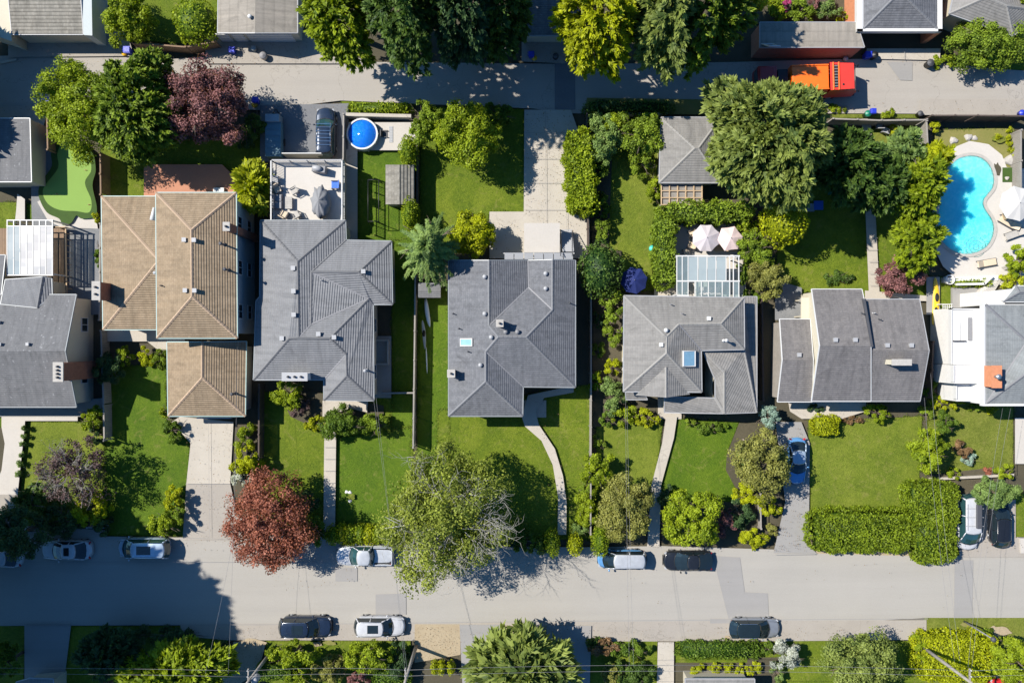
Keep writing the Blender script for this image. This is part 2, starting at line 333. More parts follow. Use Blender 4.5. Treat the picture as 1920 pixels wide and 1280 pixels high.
# ---------------- foliage
def leaf_mesh(name, mat, parent, p, d, n, l, w, t, core=None):
    N = len(p); side = np.cross(d, n); side /= np.linalg.norm(side, axis=1)[:, None] + 1e-9
    up = np.cross(side, d)
    V = np.empty((N, 4, 3)); L = l[:, None]; Wd = w[:, None]
    V[:, 0] = p; V[:, 2] = p + d * L
    mid = p + d * L * .5 + up * L * .08
    V[:, 1] = mid + side * Wd * .5; V[:, 3] = mid - side * Wd * .5
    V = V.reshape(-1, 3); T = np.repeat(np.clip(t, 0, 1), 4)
    idx = np.arange(N * 4, dtype=np.int32); starts = np.arange(0, N * 4, 4, dtype=np.int32); tot = np.full(N, 4, np.int32)
    org = np.array(ORG[parent.name]) if parent else np.zeros(3)
    if core is not None:
        cv, cf, ct = core; b = len(V); V = np.vstack([V, cv]); T = np.concatenate([T, np.full(len(cv), ct)])
        idx = np.concatenate([idx, (cf + b).ravel().astype(np.int32)]); k = cf.shape[1]
        starts = np.concatenate([starts, N * 4 + np.arange(0, len(cf) * k, k, dtype=np.int32)]); tot = np.concatenate([tot, np.full(len(cf), k, np.int32)])
    V = V - org
    me = bpy.data.meshes.new(name); me.vertices.add(len(V)); me.vertices.foreach_set('co', V.astype(np.float32).ravel())
    me.loops.add(len(idx)); me.loops.foreach_set('vertex_index', idx)
    me.polygons.add(len(tot)); me.polygons.foreach_set('loop_start', starts); me.polygons.foreach_set('loop_total', tot)
    me.materials.append(M[mat]); a = me.attributes.new('tone', 'FLOAT', 'POINT'); a.data.foreach_set('value', T.astype(np.float32))
    me.update(calc_edges=True)
    o = bpy.data.objects.new(name, me); COL.objects.link(o)
    if parent: o.parent = parent
    ORG[o.name] = Vector(org); return o
def unit(v): return v / (np.linalg.norm(v, axis=-1, keepdims=True) + 1e-9)
def sph(n, zmin=-1):
    z = rng.uniform(zmin, 1, n); a = rng.uniform(0, 2 * np.pi, n); r = np.sqrt(1 - z * z)
    return np.stack([r * np.cos(a), r * np.sin(a), z], 1)
def lobe_fn():
    ks = [(k, rng.uniform(.02, .10), rng.uniform(0, 6.28)) for k in (2, 3, 4, 5, 7, 9)]
    return lambda a: 1 + sum(q * np.sin(k * a + f) for k, q, f in ks)
UVS = None
def uvsphere(c, r, nu=10, nv=6):
    vs = []; fs = []
    for j in range(nv + 1):
        ph = math.pi * j / nv
        for i in range(nu):
            a = 2 * math.pi * i / nu
            vs.append((c[0] + r[0] * math.sin(ph) * math.cos(a), c[1] + r[1] * math.sin(ph) * math.sin(a), c[2] + r[2] * math.cos(ph)))
    for j in range(nv):
        for i in range(nu): fs.append((j * nu + i, (j + 1) * nu + i, (j + 1) * nu + (i + 1) % nu, j * nu + (i + 1) % nu))
    return np.array(vs), np.array(fs)
def f_clump(c, r, dens=1., size=.19, cl=.24):
    """rounded leaf clumps spread over a lumpy dome"""
    rx, ry, rz = r; A = rx * ry; Rm = (rx * ry) ** .5; lf = lobe_fn()
    nc = int(np.clip(10 + 9 * Rm * Rm, 12, 330)) if Rm > .8 else 10
    d = sph(nc, -.45); ang = np.arctan2(d[:, 1], d[:, 0]); k = rng.uniform(.08, 1, nc) ** .45 * .9 * lf(ang)
    cc = d * k[:, None] * np.array([rx, ry, rz]); cr = np.clip(cl * Rm * rng.uniform(.5, 1.25, nc), .16, 1.1)
    tone = rng.uniform(.15, .95, nc)
    per = int(max(40, 470 * A * dens * (.24 / size) ** 2 / nc * 3.0))
    ci = np.repeat(np.arange(nc), per); N = len(ci)
    dd = unit(sph(N, -.5) + d[ci] * .5 + np.array([0, 0, .35])); rad = rng.uniform(.45, 1.08, N)
    p = cc[ci] + dd * (cr[ci] * rad)[:, None] * np.array([1, 1, .85])
    n = unit(dd + rng.normal(0, .45, (N, 3))); t = unit(np.cross(n, rng.normal(0, 1, (N, 3))))
    l = size * rng.uniform(.7, 1.35, N); w = l * rng.uniform(.5, .7, N)
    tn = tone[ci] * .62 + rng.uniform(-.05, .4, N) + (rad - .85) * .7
    return np.array(c) + p, t, n, l, w, tn
def f_frond(c, r, dens=1., size=.46, tuft=9, droop=.15):
    """conifer sprays: fans of narrow fingers at the ends of many limbs"""
    rx, ry, rz = r; lf = lobe_fn(); A = rx * ry
    nb = int(80 + 62 * A * dens * (.5 / size) ** .5); d = sph(nb, -.35); a = np.arctan2(d[:, 1], d[:, 0])
    k = rng.uniform(.25, 1.0, nb) ** .4 * lf(a); ends = d * k[:, None] * np.array([rx, ry, rz])
    dirs = unit(d * np.array([1, 1, .55]) + np.array([0, 0, -droop]) + rng.normal(0, .32, (nb, 3)))
    tone = rng.uniform(.1, .9, nb)
    steps = 4; bi = np.repeat(np.arange(nb), steps * tuft); N = len(bi)
    st = np.tile(np.repeat(np.arange(steps), tuft), nb) / steps
    base_ = ends[bi] - dirs[bi] * (size * 1.5 * st)[:, None]
    dd = unit(dirs[bi] + rng.normal(0, .36, (N, 3))); n = unit(np.array([0, 0, 1.]) + d[bi] * .6 + rng.normal(0, .35, (N, 3)))
    l = size * rng.uniform(.55, 1.2, N); w = l * rng.uniform(.24, .4, N)
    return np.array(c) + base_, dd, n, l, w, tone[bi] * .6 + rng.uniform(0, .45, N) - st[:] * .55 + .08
def f_radial(c, r, dens=1., size=.4):
    """long limbs sweeping outwards, needles along each: a spruce from above"""
    rx, ry, rz = r; nb = int(70 * dens); P_, D_, N_, L_, W_, T_ = [], [], [], [], [], []
    for i in range(nb):
        a = i * 2.39996 + rng.uniform(-.2, .2); f = (i + .5) / nb; L = (.25 + .75 * f) * rng.uniform(.75, 1.08)
        z1 = rz * (1 - 1.5 * f); m = int(10 + 26 * L); s = np.linspace(.12, 1, m)
        bend = rng.uniform(-.35, .35)
        x = np.cos(a + bend * s) * s * L * rx; y = np.sin(a + bend * s) * s * L * ry; z = z1 + .25 * rz * np.sin(s * 2.2) - .35 * s * s * rz * .6
        q = np.stack([x, y, z], 1); dr = unit(np.gradient(q, axis=0)); sd_ = unit(np.cross(dr, [0, 0, 1.])); tone = rng.uniform(.2, .8)
        for sg in (-1, 1, .35, -.35):
            P_.append(q); D_.append(unit(dr + sd_ * sg * 1.1 + rng.normal(0, .15, q.shape))); N_.append(unit(np.array([0, 0, 1.]) + rng.normal(0, .3, q.shape)))
            l = size * (1.25 - .75 * s) * rng.uniform(.7, 1.1, m); L_.append(l); W_.append(l * .3); T_.append(np.full(m, tone) + rng.uniform(-.2, .3, m))
    return (np.array(c) + np.vstack(P_), np.vstack(D_), np.vstack(N_), np.concatenate(L_), np.concatenate(W_), np.concatenate(T_))
def f_box(c, r, dens=1., size=.15, rz=0, wave=.07):
    """clipped box hedge, c = centre of the foot"""
    lx, ly, lz = r; areas = np.array([lx * ly * 4, 2 * lx * lz, 2 * lx * lz, 2 * ly * lz, 2 * ly * lz]); N = int(dens * 85 * areas.sum() * (.15 / size) ** 2) + 50
    s = rng.choice(5, N, p=areas / areas.sum()); u = rng.uniform(-1, 1, N); v = rng.uniform(-1, 1, N); h = rng.uniform(0, 1, N)
    p = np.zeros((N, 3)); n = np.zeros((N, 3))
    for k, (ax, sg) in enumerate([(2, 1), (1, 1), (1, -1), (0, 1), (0, -1)]):
        q = s == k
        if ax == 2: p[q] = np.stack([u[q] * lx, v[q] * ly, np.full(q.sum(), lz)], 1); n[q, 2] = 1
        elif ax == 1: p[q] = np.stack([u[q] * lx, np.full(q.sum(), sg * ly), h[q] * lz], 1); n[q, 1] = sg
        else: p[q] = np.stack([np.full(q.sum(), sg * lx), v[q] * ly, h[q] * lz], 1); n[q, 0] = sg
    # soften corners and ripple the surface
    o = p + np.array([0, 0, -lz / 2]); e = np.array([lx, ly, lz / 2]); m = (np.abs(o / e) ** 6).sum(1) ** (1 / 6); p = o / np.maximum(m, 1)[:, None] + np.array([0, 0, lz / 2])
    rip = wave * (np.sin(p[:, 0] * 2.3 + c[0]) + np.sin(p[:, 1] * 2.9 + 1 + c[1]) + np.sin((p[:, 0] + p[:, 1]) * 5.1)) + rng.normal(0, wave * .6, N)
    p += n * rip[:, None]; n = unit(n + rng.normal(0, .55, (N, 3))); t = unit(np.cross(n, rng.normal(0, 1, (N, 3))) + n * .5)
    l = size * rng.uniform(.7, 1.5, N); w = l * rng.uniform(.5, .75, N)
    k = .86; cv = np.array([(x * lx * k, y * ly * k, z) for x in (-1, 1) for y in (-1, 1) for z in (.02, lz * .84)]); cf = np.array([(0, 1, 3, 2), (4, 6, 7, 5), (0, 4, 5, 1), (2, 3, 7, 6), (0, 2, 6, 4), (1, 5, 7, 3)])
    ca, sa = math.cos(rz), math.sin(rz); Rm = np.array([[ca, -sa, 0], [sa, ca, 0], [0, 0, 1]])
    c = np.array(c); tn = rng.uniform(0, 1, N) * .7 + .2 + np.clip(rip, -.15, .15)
    return (c + p @ Rm.T, t @ Rm.T, n @ Rm.T, l, w, tn), (c + cv @ Rm.T, cf, 0.)
def f_ball(c, r, dens=1., size=.13, ring=0):
    """clipped ball or oval"""
    rx, ry, rz = r; A = 4 * ((rx * ry) ** 1.6 + (rx * rz) ** 1.6 + (ry * rz) ** 1.6) ** (1 / 1.6); N = int(100 * A * dens * (.13 / size) ** 2) + 60
    d = sph(N, -.6); lf = lobe_fn(); a = np.arctan2(d[:, 1], d[:, 0]); k = (1 + (lf(a) - 1) * .35) * (1 + .05 * np.sin(d[:, 0] * 7 + c[0]) * np.sin(d[:, 1] * 8)) + rng.normal(0, .03, N)
    p = d * k[:, None] * np.array([rx, ry, rz]); n = unit(d / np.array([rx, ry, rz]) + rng.normal(0, .5 / max(rx, .4), (N, 3))); t = unit(np.cross(n, rng.normal(0, 1, (N, 3))) + n * .4)
    l = size * rng.uniform(.7, 1.5, N); w = l * rng.uniform(.5, .75, N); cv, cf = uvsphere(c, (rx * .86, ry * .86, rz * .86))
    return (np.array(c) + p, t, n, l, w, rng.uniform(.1, 1, N)), (cv, cf, 0.)
def f_spiky(c, r, dens=1., size=1.):
    """rosettes of long blades"""
    rx, ry, rz = r; k = max(1, int(1.6 * rx * ry * dens)); out = []
    cx = rng.uniform(-.65, .65, (k, 2)) * [rx, ry]
    ci = np.repeat(np.arange(k), 46); N = len(ci); a = rng.uniform(0, 6.28, N); el = rng.uniform(.05, 1.2, N)
    d = np.stack([np.cos(a) * np.cos(el), np.sin(a) * np.cos(el), np.sin(el)], 1); n = unit(np.cross(np.cross(d, [0, 0, 1.]), d) + rng.normal(0, .2, (N, 3)))
    z = rng.uniform(-.3, .5, k) * rz; p = np.stack([cx[ci, 0], cx[ci, 1], z[ci]], 1); l = size * rng.uniform(.6, 1.2, N)
    return np.array(c) + p, d, n, l, l * rng.uniform(.12, .2, N), rng.uniform(.1, 1, N)
STY = dict(c=f_clump, f=f_frond, r=f_radial, s=f_spiky)
def shape(style, c, r, dens, size):
    core = None
    if style == 'b': d, core = f_ball(c, r, dens, size or .13)
    elif style == 'sparse': d = f_clump(c, r, dens * .4, size or .2, .22)
    else: d = STY[style](c, r, dens, **({'size': size} if size else {}))
    return d, core
def trunk_mesh(root_, foot, top, rad, rx, ry, mat='bark', limbs=7, twigs=0):
    mb = MB(); foot = Vector(foot); top = Vector(top); mid = foot.lerp(top, .5) + Vector((rnd.uniform(-.2, .2), rnd.uniform(-.2, .2), 0)) * rad * 3
    mb.tube([foot, mid, top], [rad * 1.25, rad * .85, rad * .3], 8)
    for i in range(limbs):
        a = i * 2.4 + rnd.uniform(-.4, .4); f = rnd.uniform(.35, .85); s = foot.lerp(top, f); L = rnd.uniform(.55, .9)
        e = s + Vector((math.cos(a) * rx * L, math.sin(a) * ry * L, (top.z - foot.z) * rnd.uniform(.08, .3)))
        m = s.lerp(e, .5) + Vector((0, 0, .12 * (top.z - foot.z) * .5)); mb.tube([s, m, e], [rad * .45, rad * .28, rad * .08], 5)
        for j in range(2 + twigs):
            b = m.lerp(e, rnd.uniform(0, .9)); a2 = a + rnd.uniform(-1, 1); q = b + Vector((math.cos(a2) * rx * .3, math.sin(a2) * ry * .3, rnd.uniform(0, .6)))
            mb.tube([b, b.lerp(q, .5) + Vector((0, 0, .1)), q], [rad * .16, rad * .1, rad * .03], 4)
    return mb.build('trunk', mat, root_)
def bare_twigs(rt, c, r, mat, mode):
    """leafless sprays curving out and up through the canopy"""
    mb = MB(); g = random.Random(11)
    def spray(p, a, el, L, rad, lev):
        pts = [p]; n = 4; q = p
        for i in range(n):
            a += g.uniform(-.35, .35); el += g.uniform(-.2, .25); q = q + Vector((math.cos(a) * math.cos(el), math.sin(a) * math.cos(el), math.sin(el))) * L / n; pts.append(q)
        mb.tube(pts, [rad * (1 - .75 * i / n) for i in range(n + 1)], 4, cap=False)
        if lev: 
            for k in range(4): spray(pts[1 + k % 4], a + g.choice((-1, 1)) * g.uniform(.5, 1.1), el + g.uniform(-.2, .3), L * g.uniform(.45, .75), rad * .6, lev - 1)
    for i in range(34 if mode == 1 else 26):
        a = g.uniform(-1.8, 1.8) if mode == 1 and i % 2 else g.uniform(0, 6.28); f = g.uniform(.05, .6)
        p = c + Vector((math.cos(a) * r[0] * f + (r[0] * .15 if mode == 1 else 0), math.sin(a) * r[1] * f, r[2] * (.62 - .45 * f * f) ))
        spray(p, a + g.uniform(-.6, .6), .12, min(r[0], r[1]) * g.uniform(.28, .5), .036 if mode == 1 else .032, 2)
    return mb.build('bare_twigs', mat, rt)
def tree(kind, style, px, py, rx, ry, h, leaf, label, cat='tree', group=None, dens=1., size=None, zc=None, rzf=None, bark='bark', trunk=True, limbs=7, twigs=0, bare=0):
    """px,py,rx,ry: the crown as seen; h: height of its top"""
    tall = h > 3.2
    hc = (h * .58 if tall else h * .5) if zc is None else zc
    c = P(px, py, hc); s = (CAM_H - hc) / CAM_H / PXM; r = (rx * s, ry * s, (h - hc) if rzf is None else rzf)
    if trunk:
        rt = root(kind, label, cat, (c.x, c.y, 0), group=group); R_ = (r[0] * r[1]) ** .5
        trunk_mesh(rt, (c.x, c.y, 0), (c.x, c.y, hc + r[2] * .5), .05 + .055 * R_, r[0], r[1], bark, limbs, twigs)
        d, core = shape(style, c, r, dens, size)
        if bare:
            p = d[0]; e = (p[:, 0] - c.x) / r[0] * .8 - (p[:, 1] - c.y) / r[1] * .15; keep = (rng.uniform(0, 1, len(p)) > np.clip((e + .05) * .4, 0, .22)) if bare == 1 else rng.uniform(0, 1, len(p)) > .35
            d = tuple(q[keep] for q in d); bare_twigs(rt, c, r, bark, bare)
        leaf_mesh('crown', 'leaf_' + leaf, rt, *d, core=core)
        return rt
    d, core = shape(style, c, r, dens, size)
    return tag(leaf_mesh(kind, 'leaf_' + leaf, None, *d, core=core), label, cat, group)
def hedge(px0, py0, px1, py1, h, leaf, label, kind='hedge', rz=0, dens=1., size=.15, group=None, wave=.07, cat='hedge'):
    s = (CAM_H - h * .7) / CAM_H / PXM; c = P((px0 + px1) / 2, (py0 + py1) / 2, h * .7)
    d, core = f_box((c.x, c.y, 0), (abs(px1 - px0) / 2 * s, abs(py1 - py0) / 2 * s, h), dens, size, rz, wave)
    return tag(leaf_mesh(kind, 'leaf_' + leaf, None, *d, core=core), label, cat, group)
# ---------------- roofs and walls
def poly_area(p): return sum(a.x * b.y - b.x * a.y for a, b in zip(p, p[1:] + p[:1])) / 2
def inset(poly, d):
    poly = [Vector((p.x, p.y)) for p in poly]
    if poly_area(poly) < 0: poly = poly[::-1]
    n = len(poly); out = []
    for i in range(n):
        a, b, c = poly[i - 1], poly[i], poly[(i + 1) % n]
        e1 = (b - a).normalized(); e2 = (c - b).normalized(); n1 = Vector((-e1.y, e1.x)); n2 = Vector((-e2.y, e2.x))
        k = 1 + n1.dot(n2); q = (n1 + n2) / max(k, .35); out.append(b + q * d)
    return out
class Roof:
    def __init__(s, V, F):
        s.V = {k: P(*v) for k, v in V.items()}; s.F = F; s.tris = []
        for f in F:
            p = [s.V[k] for k in f]; nrm = sum((p[i].cross(p[(i + 1) % len(p)]) for i in range(len(p))), Vector())
            if nrm.z < 0: p = p[::-1]; f = f[::-1]
            for t in tessellate_polygon([p]):
                a, b, c = (p[i] for i in t); s.tris.append((a, b, c))
        s.F = [f if sum((s.V[f[i]].cross(s.V[f[(i + 1) % len(f)]]) for i in range(len(f))), Vector()).z > 0 else f[::-1] for f in F]
    def z(s, x, y):
        best = None
        for a, b, c in s.tris:
            d = (b.y - c.y) * (a.x - c.x) + (c.x - b.x) * (a.y - c.y)
            if abs(d) < 1e-9: continue
            u = ((b.y - c.y) * (x - c.x) + (c.x - b.x) * (y - c.y)) / d; v = ((c.y - a.y) * (x - c.x) + (a.x - c.x) * (y - c.y)) / d; w = 1 - u - v
            if min(u, v, w) > -1e-3:
                q = u * a.z + v * b.z + w * c.z; best = q if best is None else max(best, q)
        return best
    def normal(s, f):
        p = [s.V[k] for k in f]; return sum((p[i].cross(p[(i + 1) % len(p)]) for i in range(len(p))), Vector()).normalized()
    def build(s, parent, mat, cap=None, trim='gutter', th=.16, capw=.26, valley=True):
        mb = MB(); uvs = []; edges = {}
        for f in s.F:
            n = s.normal(f); e = Vector((-n.y, n.x, 0)); e = e.normalized() if e.length > 1e-4 else Vector((1, 0, 0)); up = n.cross(e)
            p = [s.V[k] for k in f]
            tri = tessellate_polygon([p])
            for t in tri:
                a, b, c = (p[i] for i in t); t = tuple(t) if (b - a).cross(c - a).z > 0 else tuple(t)[::-1]
                q = [p[i] for i in t]; mb.add(q, [(0, 1, 2)]); uvs += [(v.dot(e), v.dot(up)) for v in q]
                mb.add([v - Vector((0, 0, th)) for v in q[::-1]], [(0, 1, 2)], 1); uvs += [(0, 0)] * 3
            for i in range(len(f)): edges.setdefault(frozenset((f[i], f[(i + 1) % len(f)])), []).append((f, n))
        rim = []
        for e, fs in edges.items():
            if len(fs) == 1:
                f = fs[0][0]; ks = tuple(e); i = f.index(ks[0]); a, b = (ks if f[(i + 1) % len(f)] == ks[1] else ks[::-1])
                a, b = s.V[a], s.V[b]; dz = Vector((0, 0, th)); mb.add([a - dz, b - dz, b, a], [(0, 1, 2, 3)], 1); uvs += [(0, 0)] * 4; rim.append((a, b))
        ro = mb.build('roof', [mat, 'soffit'], parent, uvs=uvs)
        # gutters and barge boards
        if trim:
            g = MB()
            for a, b in rim:
                d = (b - a); L = d.length
                if L < .25: continue
                d.normalize(); o = Vector((d.y, -d.x, 0)).normalized() * .045
                u = Vector((0, 0, 1)); q = [a + o - u * .14, a + o + u * .015, a - o * .5 + u * .015, a - o * .5 - u * .14]; q2 = [v + d * L for v in q]
                g.add(q + q2, [(0, 1, 5, 4), (1, 2, 6, 5), (2, 3, 7, 6), (3, 0, 4, 7), (3, 2, 1, 0), (4, 5, 6, 7)])
            g.build('gutter', trim, ro)
        if cap:
            c = MB(); vl = MB()
            for e, fs in edges.items():
                if len(fs) != 2: continue
                k = tuple(e); a, b = s.V[k[0]], s.V[k[1]]; n1, n2 = fs[0][1], fs[1][1]
                if n1.dot(n2) > .995: continue
                c1 = sum((s.V[x] for x in fs[0][0]), Vector()) / len(fs[0][0]); mid = (a + b) / 2
                convex = (c1 - mid).dot(n2) < 0; d = (b - a); L = d.length; d.normalize(); sd_ = d.cross(Vector((0, 0, 1))).normalized()
                if convex or valley:
                    mbx = c if convex else vl; wdt = capw / 2 if convex else .06; lift = .05 if convex else .012
                    nn = (n1 + n2).normalized(); s1 = (sd_ - n1 * sd_.dot(n1)).normalized(); s2 = (sd_ - n2 * sd_.dot(n2)).normalized()
                    if (c1 - mid).dot(sd_) < 0: s1, s2 = s2, s1
                    m = max(1, int(L / .38)) if convex else 1
                    for i in range(m):
                        p0 = a + d * (L * i / m); p1 = a + d * (L * (i + 1) / m); l0 = nn * lift; l1 = nn * (lift + (.022 if convex else 0))
                        mbx.add([p0 - s2 * wdt + nn * .012, p0 + l0, p0 + s1 * wdt + nn * .012, p1 - s2 * wdt + nn * .03, p1 + l1, p1 + s1 * wdt + nn * .03],
                                [(0, 1, 4, 3), (1, 2, 5, 4), (0, 3, 5, 2)])
            if c.v: c.build('ridge_cap', cap, ro)
            if vl.v: vl.build('valley', 'mid_grey', ro)
        return ro
    def walls(s, parent, keys, mat, d=.45, name='wall', win=True, drop=.1, base_=0, pane='pane'):
        out = [s.V[k] if isinstance(k, str) else P(*k) for k in keys]; poly = inset(out, d); n = len(poly); mb = MB()
        for i in range(n):
            a, b = poly[i], poly[(i + 1) % n]; L = (b - a).length; m = max(1, int(L / .6))
            for j in range(m):
                p, q = a.lerp(b, j / m), a.lerp(b, (j + 1) / m); zp = s.z(p.x, p.y) or 3; zq = s.z(q.x, q.y) or 3
                mb.add([(p.x, p.y, base_), (q.x, q.y, base_), (q.x, q.y, zq - drop), (p.x, p.y, zp - drop)], [(0, 1, 2, 3)])
        w = mb.build(name, mat, parent)
        if win:
            for i in range(n):
                a, b = poly[i], poly[(i + 1) % n]; L = (b - a).length
                if L < 2.6: continue
                k = int(L // 3.2) or 1; dr = (b - a).normalized(); o = Vector((dr.y, -dr.x)); ang = math.atan2(dr.y, dr.x)
                for j in range(k):
                    c = a.lerp(b, (j + .5) / k); zt = (s.z(c.x - o.x * .1, c.y - o.y * .1) or 3)
                    for zz in ([1.6, 4.1] if zt > 5.3 else [1.6]):
                        if zz + .7 > zt: continue
                        window(parent, c + o * .0, zz, 1.25, 1.05, ang, o, pane)
        return w, poly
def window(parent, c, z, w, h, ang, o, pane='pane'):
    f = MB(); t = .07
    cc = Vector((c.x, c.y, z)); oo = Vector((o.x, o.y, 0))
    for dx, dz, ww, hh in ((0, h / 2, w + t, t), (0, -h / 2, w + t, t), (-w / 2, 0, t, h - t), (w / 2, 0, t, h - t), (0, 0, t * .7, h - t)):
        d = Vector((math.cos(ang), math.sin(ang), 0)) * dx + Vector((0, 0, dz)); f.box(cc + d + oo * .03, (ww, .08, hh), ang)
    fr = f.build('window', 'white_paint', parent); g = MB(); g.box(cc + oo * .012, (w - .03, .03, h - .03), ang); g.build('pane', pane, fr)
def door(parent, c, o, w=1., h=2.05, mat='wood_brown', z=0):
    ang = math.atan2(o.y, o.x) + math.pi / 2; m = MB(); oo = Vector((o.x, o.y, 0)); cc = Vector((c.x, c.y, z + h / 2)); m.box(cc + oo * .03, (w, .07, h), ang)
    for k in (-1, 1): m.box(cc + oo * .07 + Vector((math.cos(ang), math.sin(ang), 0)) * k * w * .22 + Vector((0, 0, .2)), (w * .3, .03, h * .5), ang)
    d = m.build('door', mat, parent); MB().tube([cc + oo * .1 + Vector((math.cos(ang), math.sin(ang), 0)) * w * .4, cc + oo * .1 + Vector((math.cos(ang), math.sin(ang), .12)) * 1 - Vector((math.cos(ang), math.sin(ang), 0)) * (1 - w * .4)], .025).build('handle', 'metal', d)
def chimney(parent, px, py, ztop, w, d, zb, mat, capm='stone', pots=2, rz=0, name='chimney'):
    c = P(px, py, ztop); m = MB(); m.box((c.x, c.y, (zb + ztop) / 2), (w, d, ztop - zb), rz)
    k = 0
    while zb + .25 + k * .3 < ztop - .1 and k < 25: m.box((c.x, c.y, zb + .25 + k * .3), (w + .014, d + .014, .2), rz); k += 1
    ch = m.build(name, mat, parent); m = MB(); m.box((c.x, c.y, ztop + .06), (w + .14, d + .14, .12), rz); m.build('chimney_cap', capm, ch)
    lng = w > d
    for i in range(pots):
        t = (i - (pots - 1) / 2) * (max(w, d) * .8 / max(pots, 1)); m = MB(); m.cyl((c.x + (t if lng else 0), c.y + (0 if lng else t), ztop + .12), .11, .22, 10, r2=.09); m.build('chimney_pot', 'dark_grey', ch)
    return ch
def vent(parent, roof, px, py, mat='light_grey', kind='box', s=.3):
    p0 = P(px, py, 5); z = roof.z(p0.x, p0.y) or 5; p = P(px, py, z); z = roof.z(p.x, p.y) or z; m = MB()
    if kind == 'box': m.box((p.x, p.y, z + .06), (s * .8, s * .8, .3)); m.box((p.x, p.y, z + .24), (s, s, .07)); nm = 'roof_vent'
    elif kind == 'pipe': m.cyl((p.x, p.y, z - .1), .05, .55, 8); m.cyl((p.x, p.y, z - .05), .12, .1, 10, r2=.06); nm = 'vent_pipe'
    elif kind == 'tall': m.cyl((p.x, p.y, z - .1), .08, .95, 10); m.cyl((p.x, p.y, z + .8), .15, .16, 12); m.cyl((p.x, p.y, z - .02), .18, .1, 12, r2=.1); nm = 'flue'
    else: m.cyl((p.x, p.y, z - .05), .1, .25, 12); m.lathe((p.x, p.y, z + .2), [(.19, 0), (.2, .06), (.14, .14), (.02, .18)], 12); nm = 'roof_vent'
    return m.build(nm, mat, parent)
def skylight(parent, roof, x0, y0, x1, y1, pane='sky_pane', lift=.14):
    c0 = P((x0 + x1) / 2, (y0 + y1) / 2, 5); z = roof.z(c0.x, c0.y) or 5; a, b = P(x0, y1, z), P(x1, y0, z)
    f = MB(); q = []
    zz = lambda x, y: (roof.z(x, y) or z)
    cx = [(a.x, a.y), (b.x, a.y), (b.x, b.y), (a.x, b.y)]; up = Vector((0, 0, lift))
    o = [Vector((x, y, zz(x, y))) for x, y in cx]; i = [Vector((x + (.09 if x == a.x else -.09), y + (.09 if y == a.y else -.09), zz(x, y) + lift)) for x, y in cx]
    f.add([p - up * .5 for p in o] + [p + up for p in o] + i, [(k, (k + 1) % 4, 4 + (k + 1) % 4, 4 + k) for k in range(4)] + [(4 + k, 4 + (k + 1) % 4, 8 + (k + 1) % 4, 8 + k) for k in range(4)])
    s = f.build('skylight', 'white_paint', parent); g = MB(); dz = Vector((0, 0, .02)); g.add([p - dz for p in i] + [p - dz * 3 for p in i], [(0, 1, 2, 3), (7, 6, 5, 4), (0, 4, 5, 1), (1, 5, 6, 2), (2, 6, 7, 3), (3, 7, 4, 0)]); g.build('pane', pane, s)
# ---------------- fences, furniture
def fence(name, label, pix, h, mat, ph=None, group=None, board=.04, cap=True, wall=False, cat='fence'):
    pts = [P(x, y, h * .9) for x, y in pix]; r = root(name, label, cat, (pts[0].x, pts[0].y, 0), group=group); k = 0
    for a, b in zip(pts, pts[1:]):
        L = (b - a).length; d = (b - a).normalized(); ang = math.atan2(d.y, d.x); n = max(1, round(L / 2.4)); m = MB()
        if wall: m.box(((a.x + b.x) / 2, (a.y + b.y) / 2, h / 2), (L + .1, board, h), ang)
        else:
            for i in range(int(L / .16)):
                t = (i + .5) * .16; p = a + d * t; m.box((p.x, p.y, h / 2 - .02), (.145, board * (.55 if i % 2 else .62), h - .08 - .03 * ((i * 7) % 3)), ang)
        m.build('panel' if not wall else 'body', mat, r)
        if cap: c = MB(); c.box(((a.x + b.x) / 2, (a.y + b.y) / 2, h + .02), (L + .12, board + .09, .05), ang); c.build('top_rail', mat, r)
        if not wall:
            for i in range(n + 1):
                if i == 0 and k: continue
                p = a.lerp(b, i / n); q = MB(); q.box((p.x, p.y, h / 2 + .06), (.12, .12, h + .12), ang); q.box((p.x, p.y, h + .14), (.15, .15, .05), ang); q.build('post', mat, r)
        k += 1
    return r
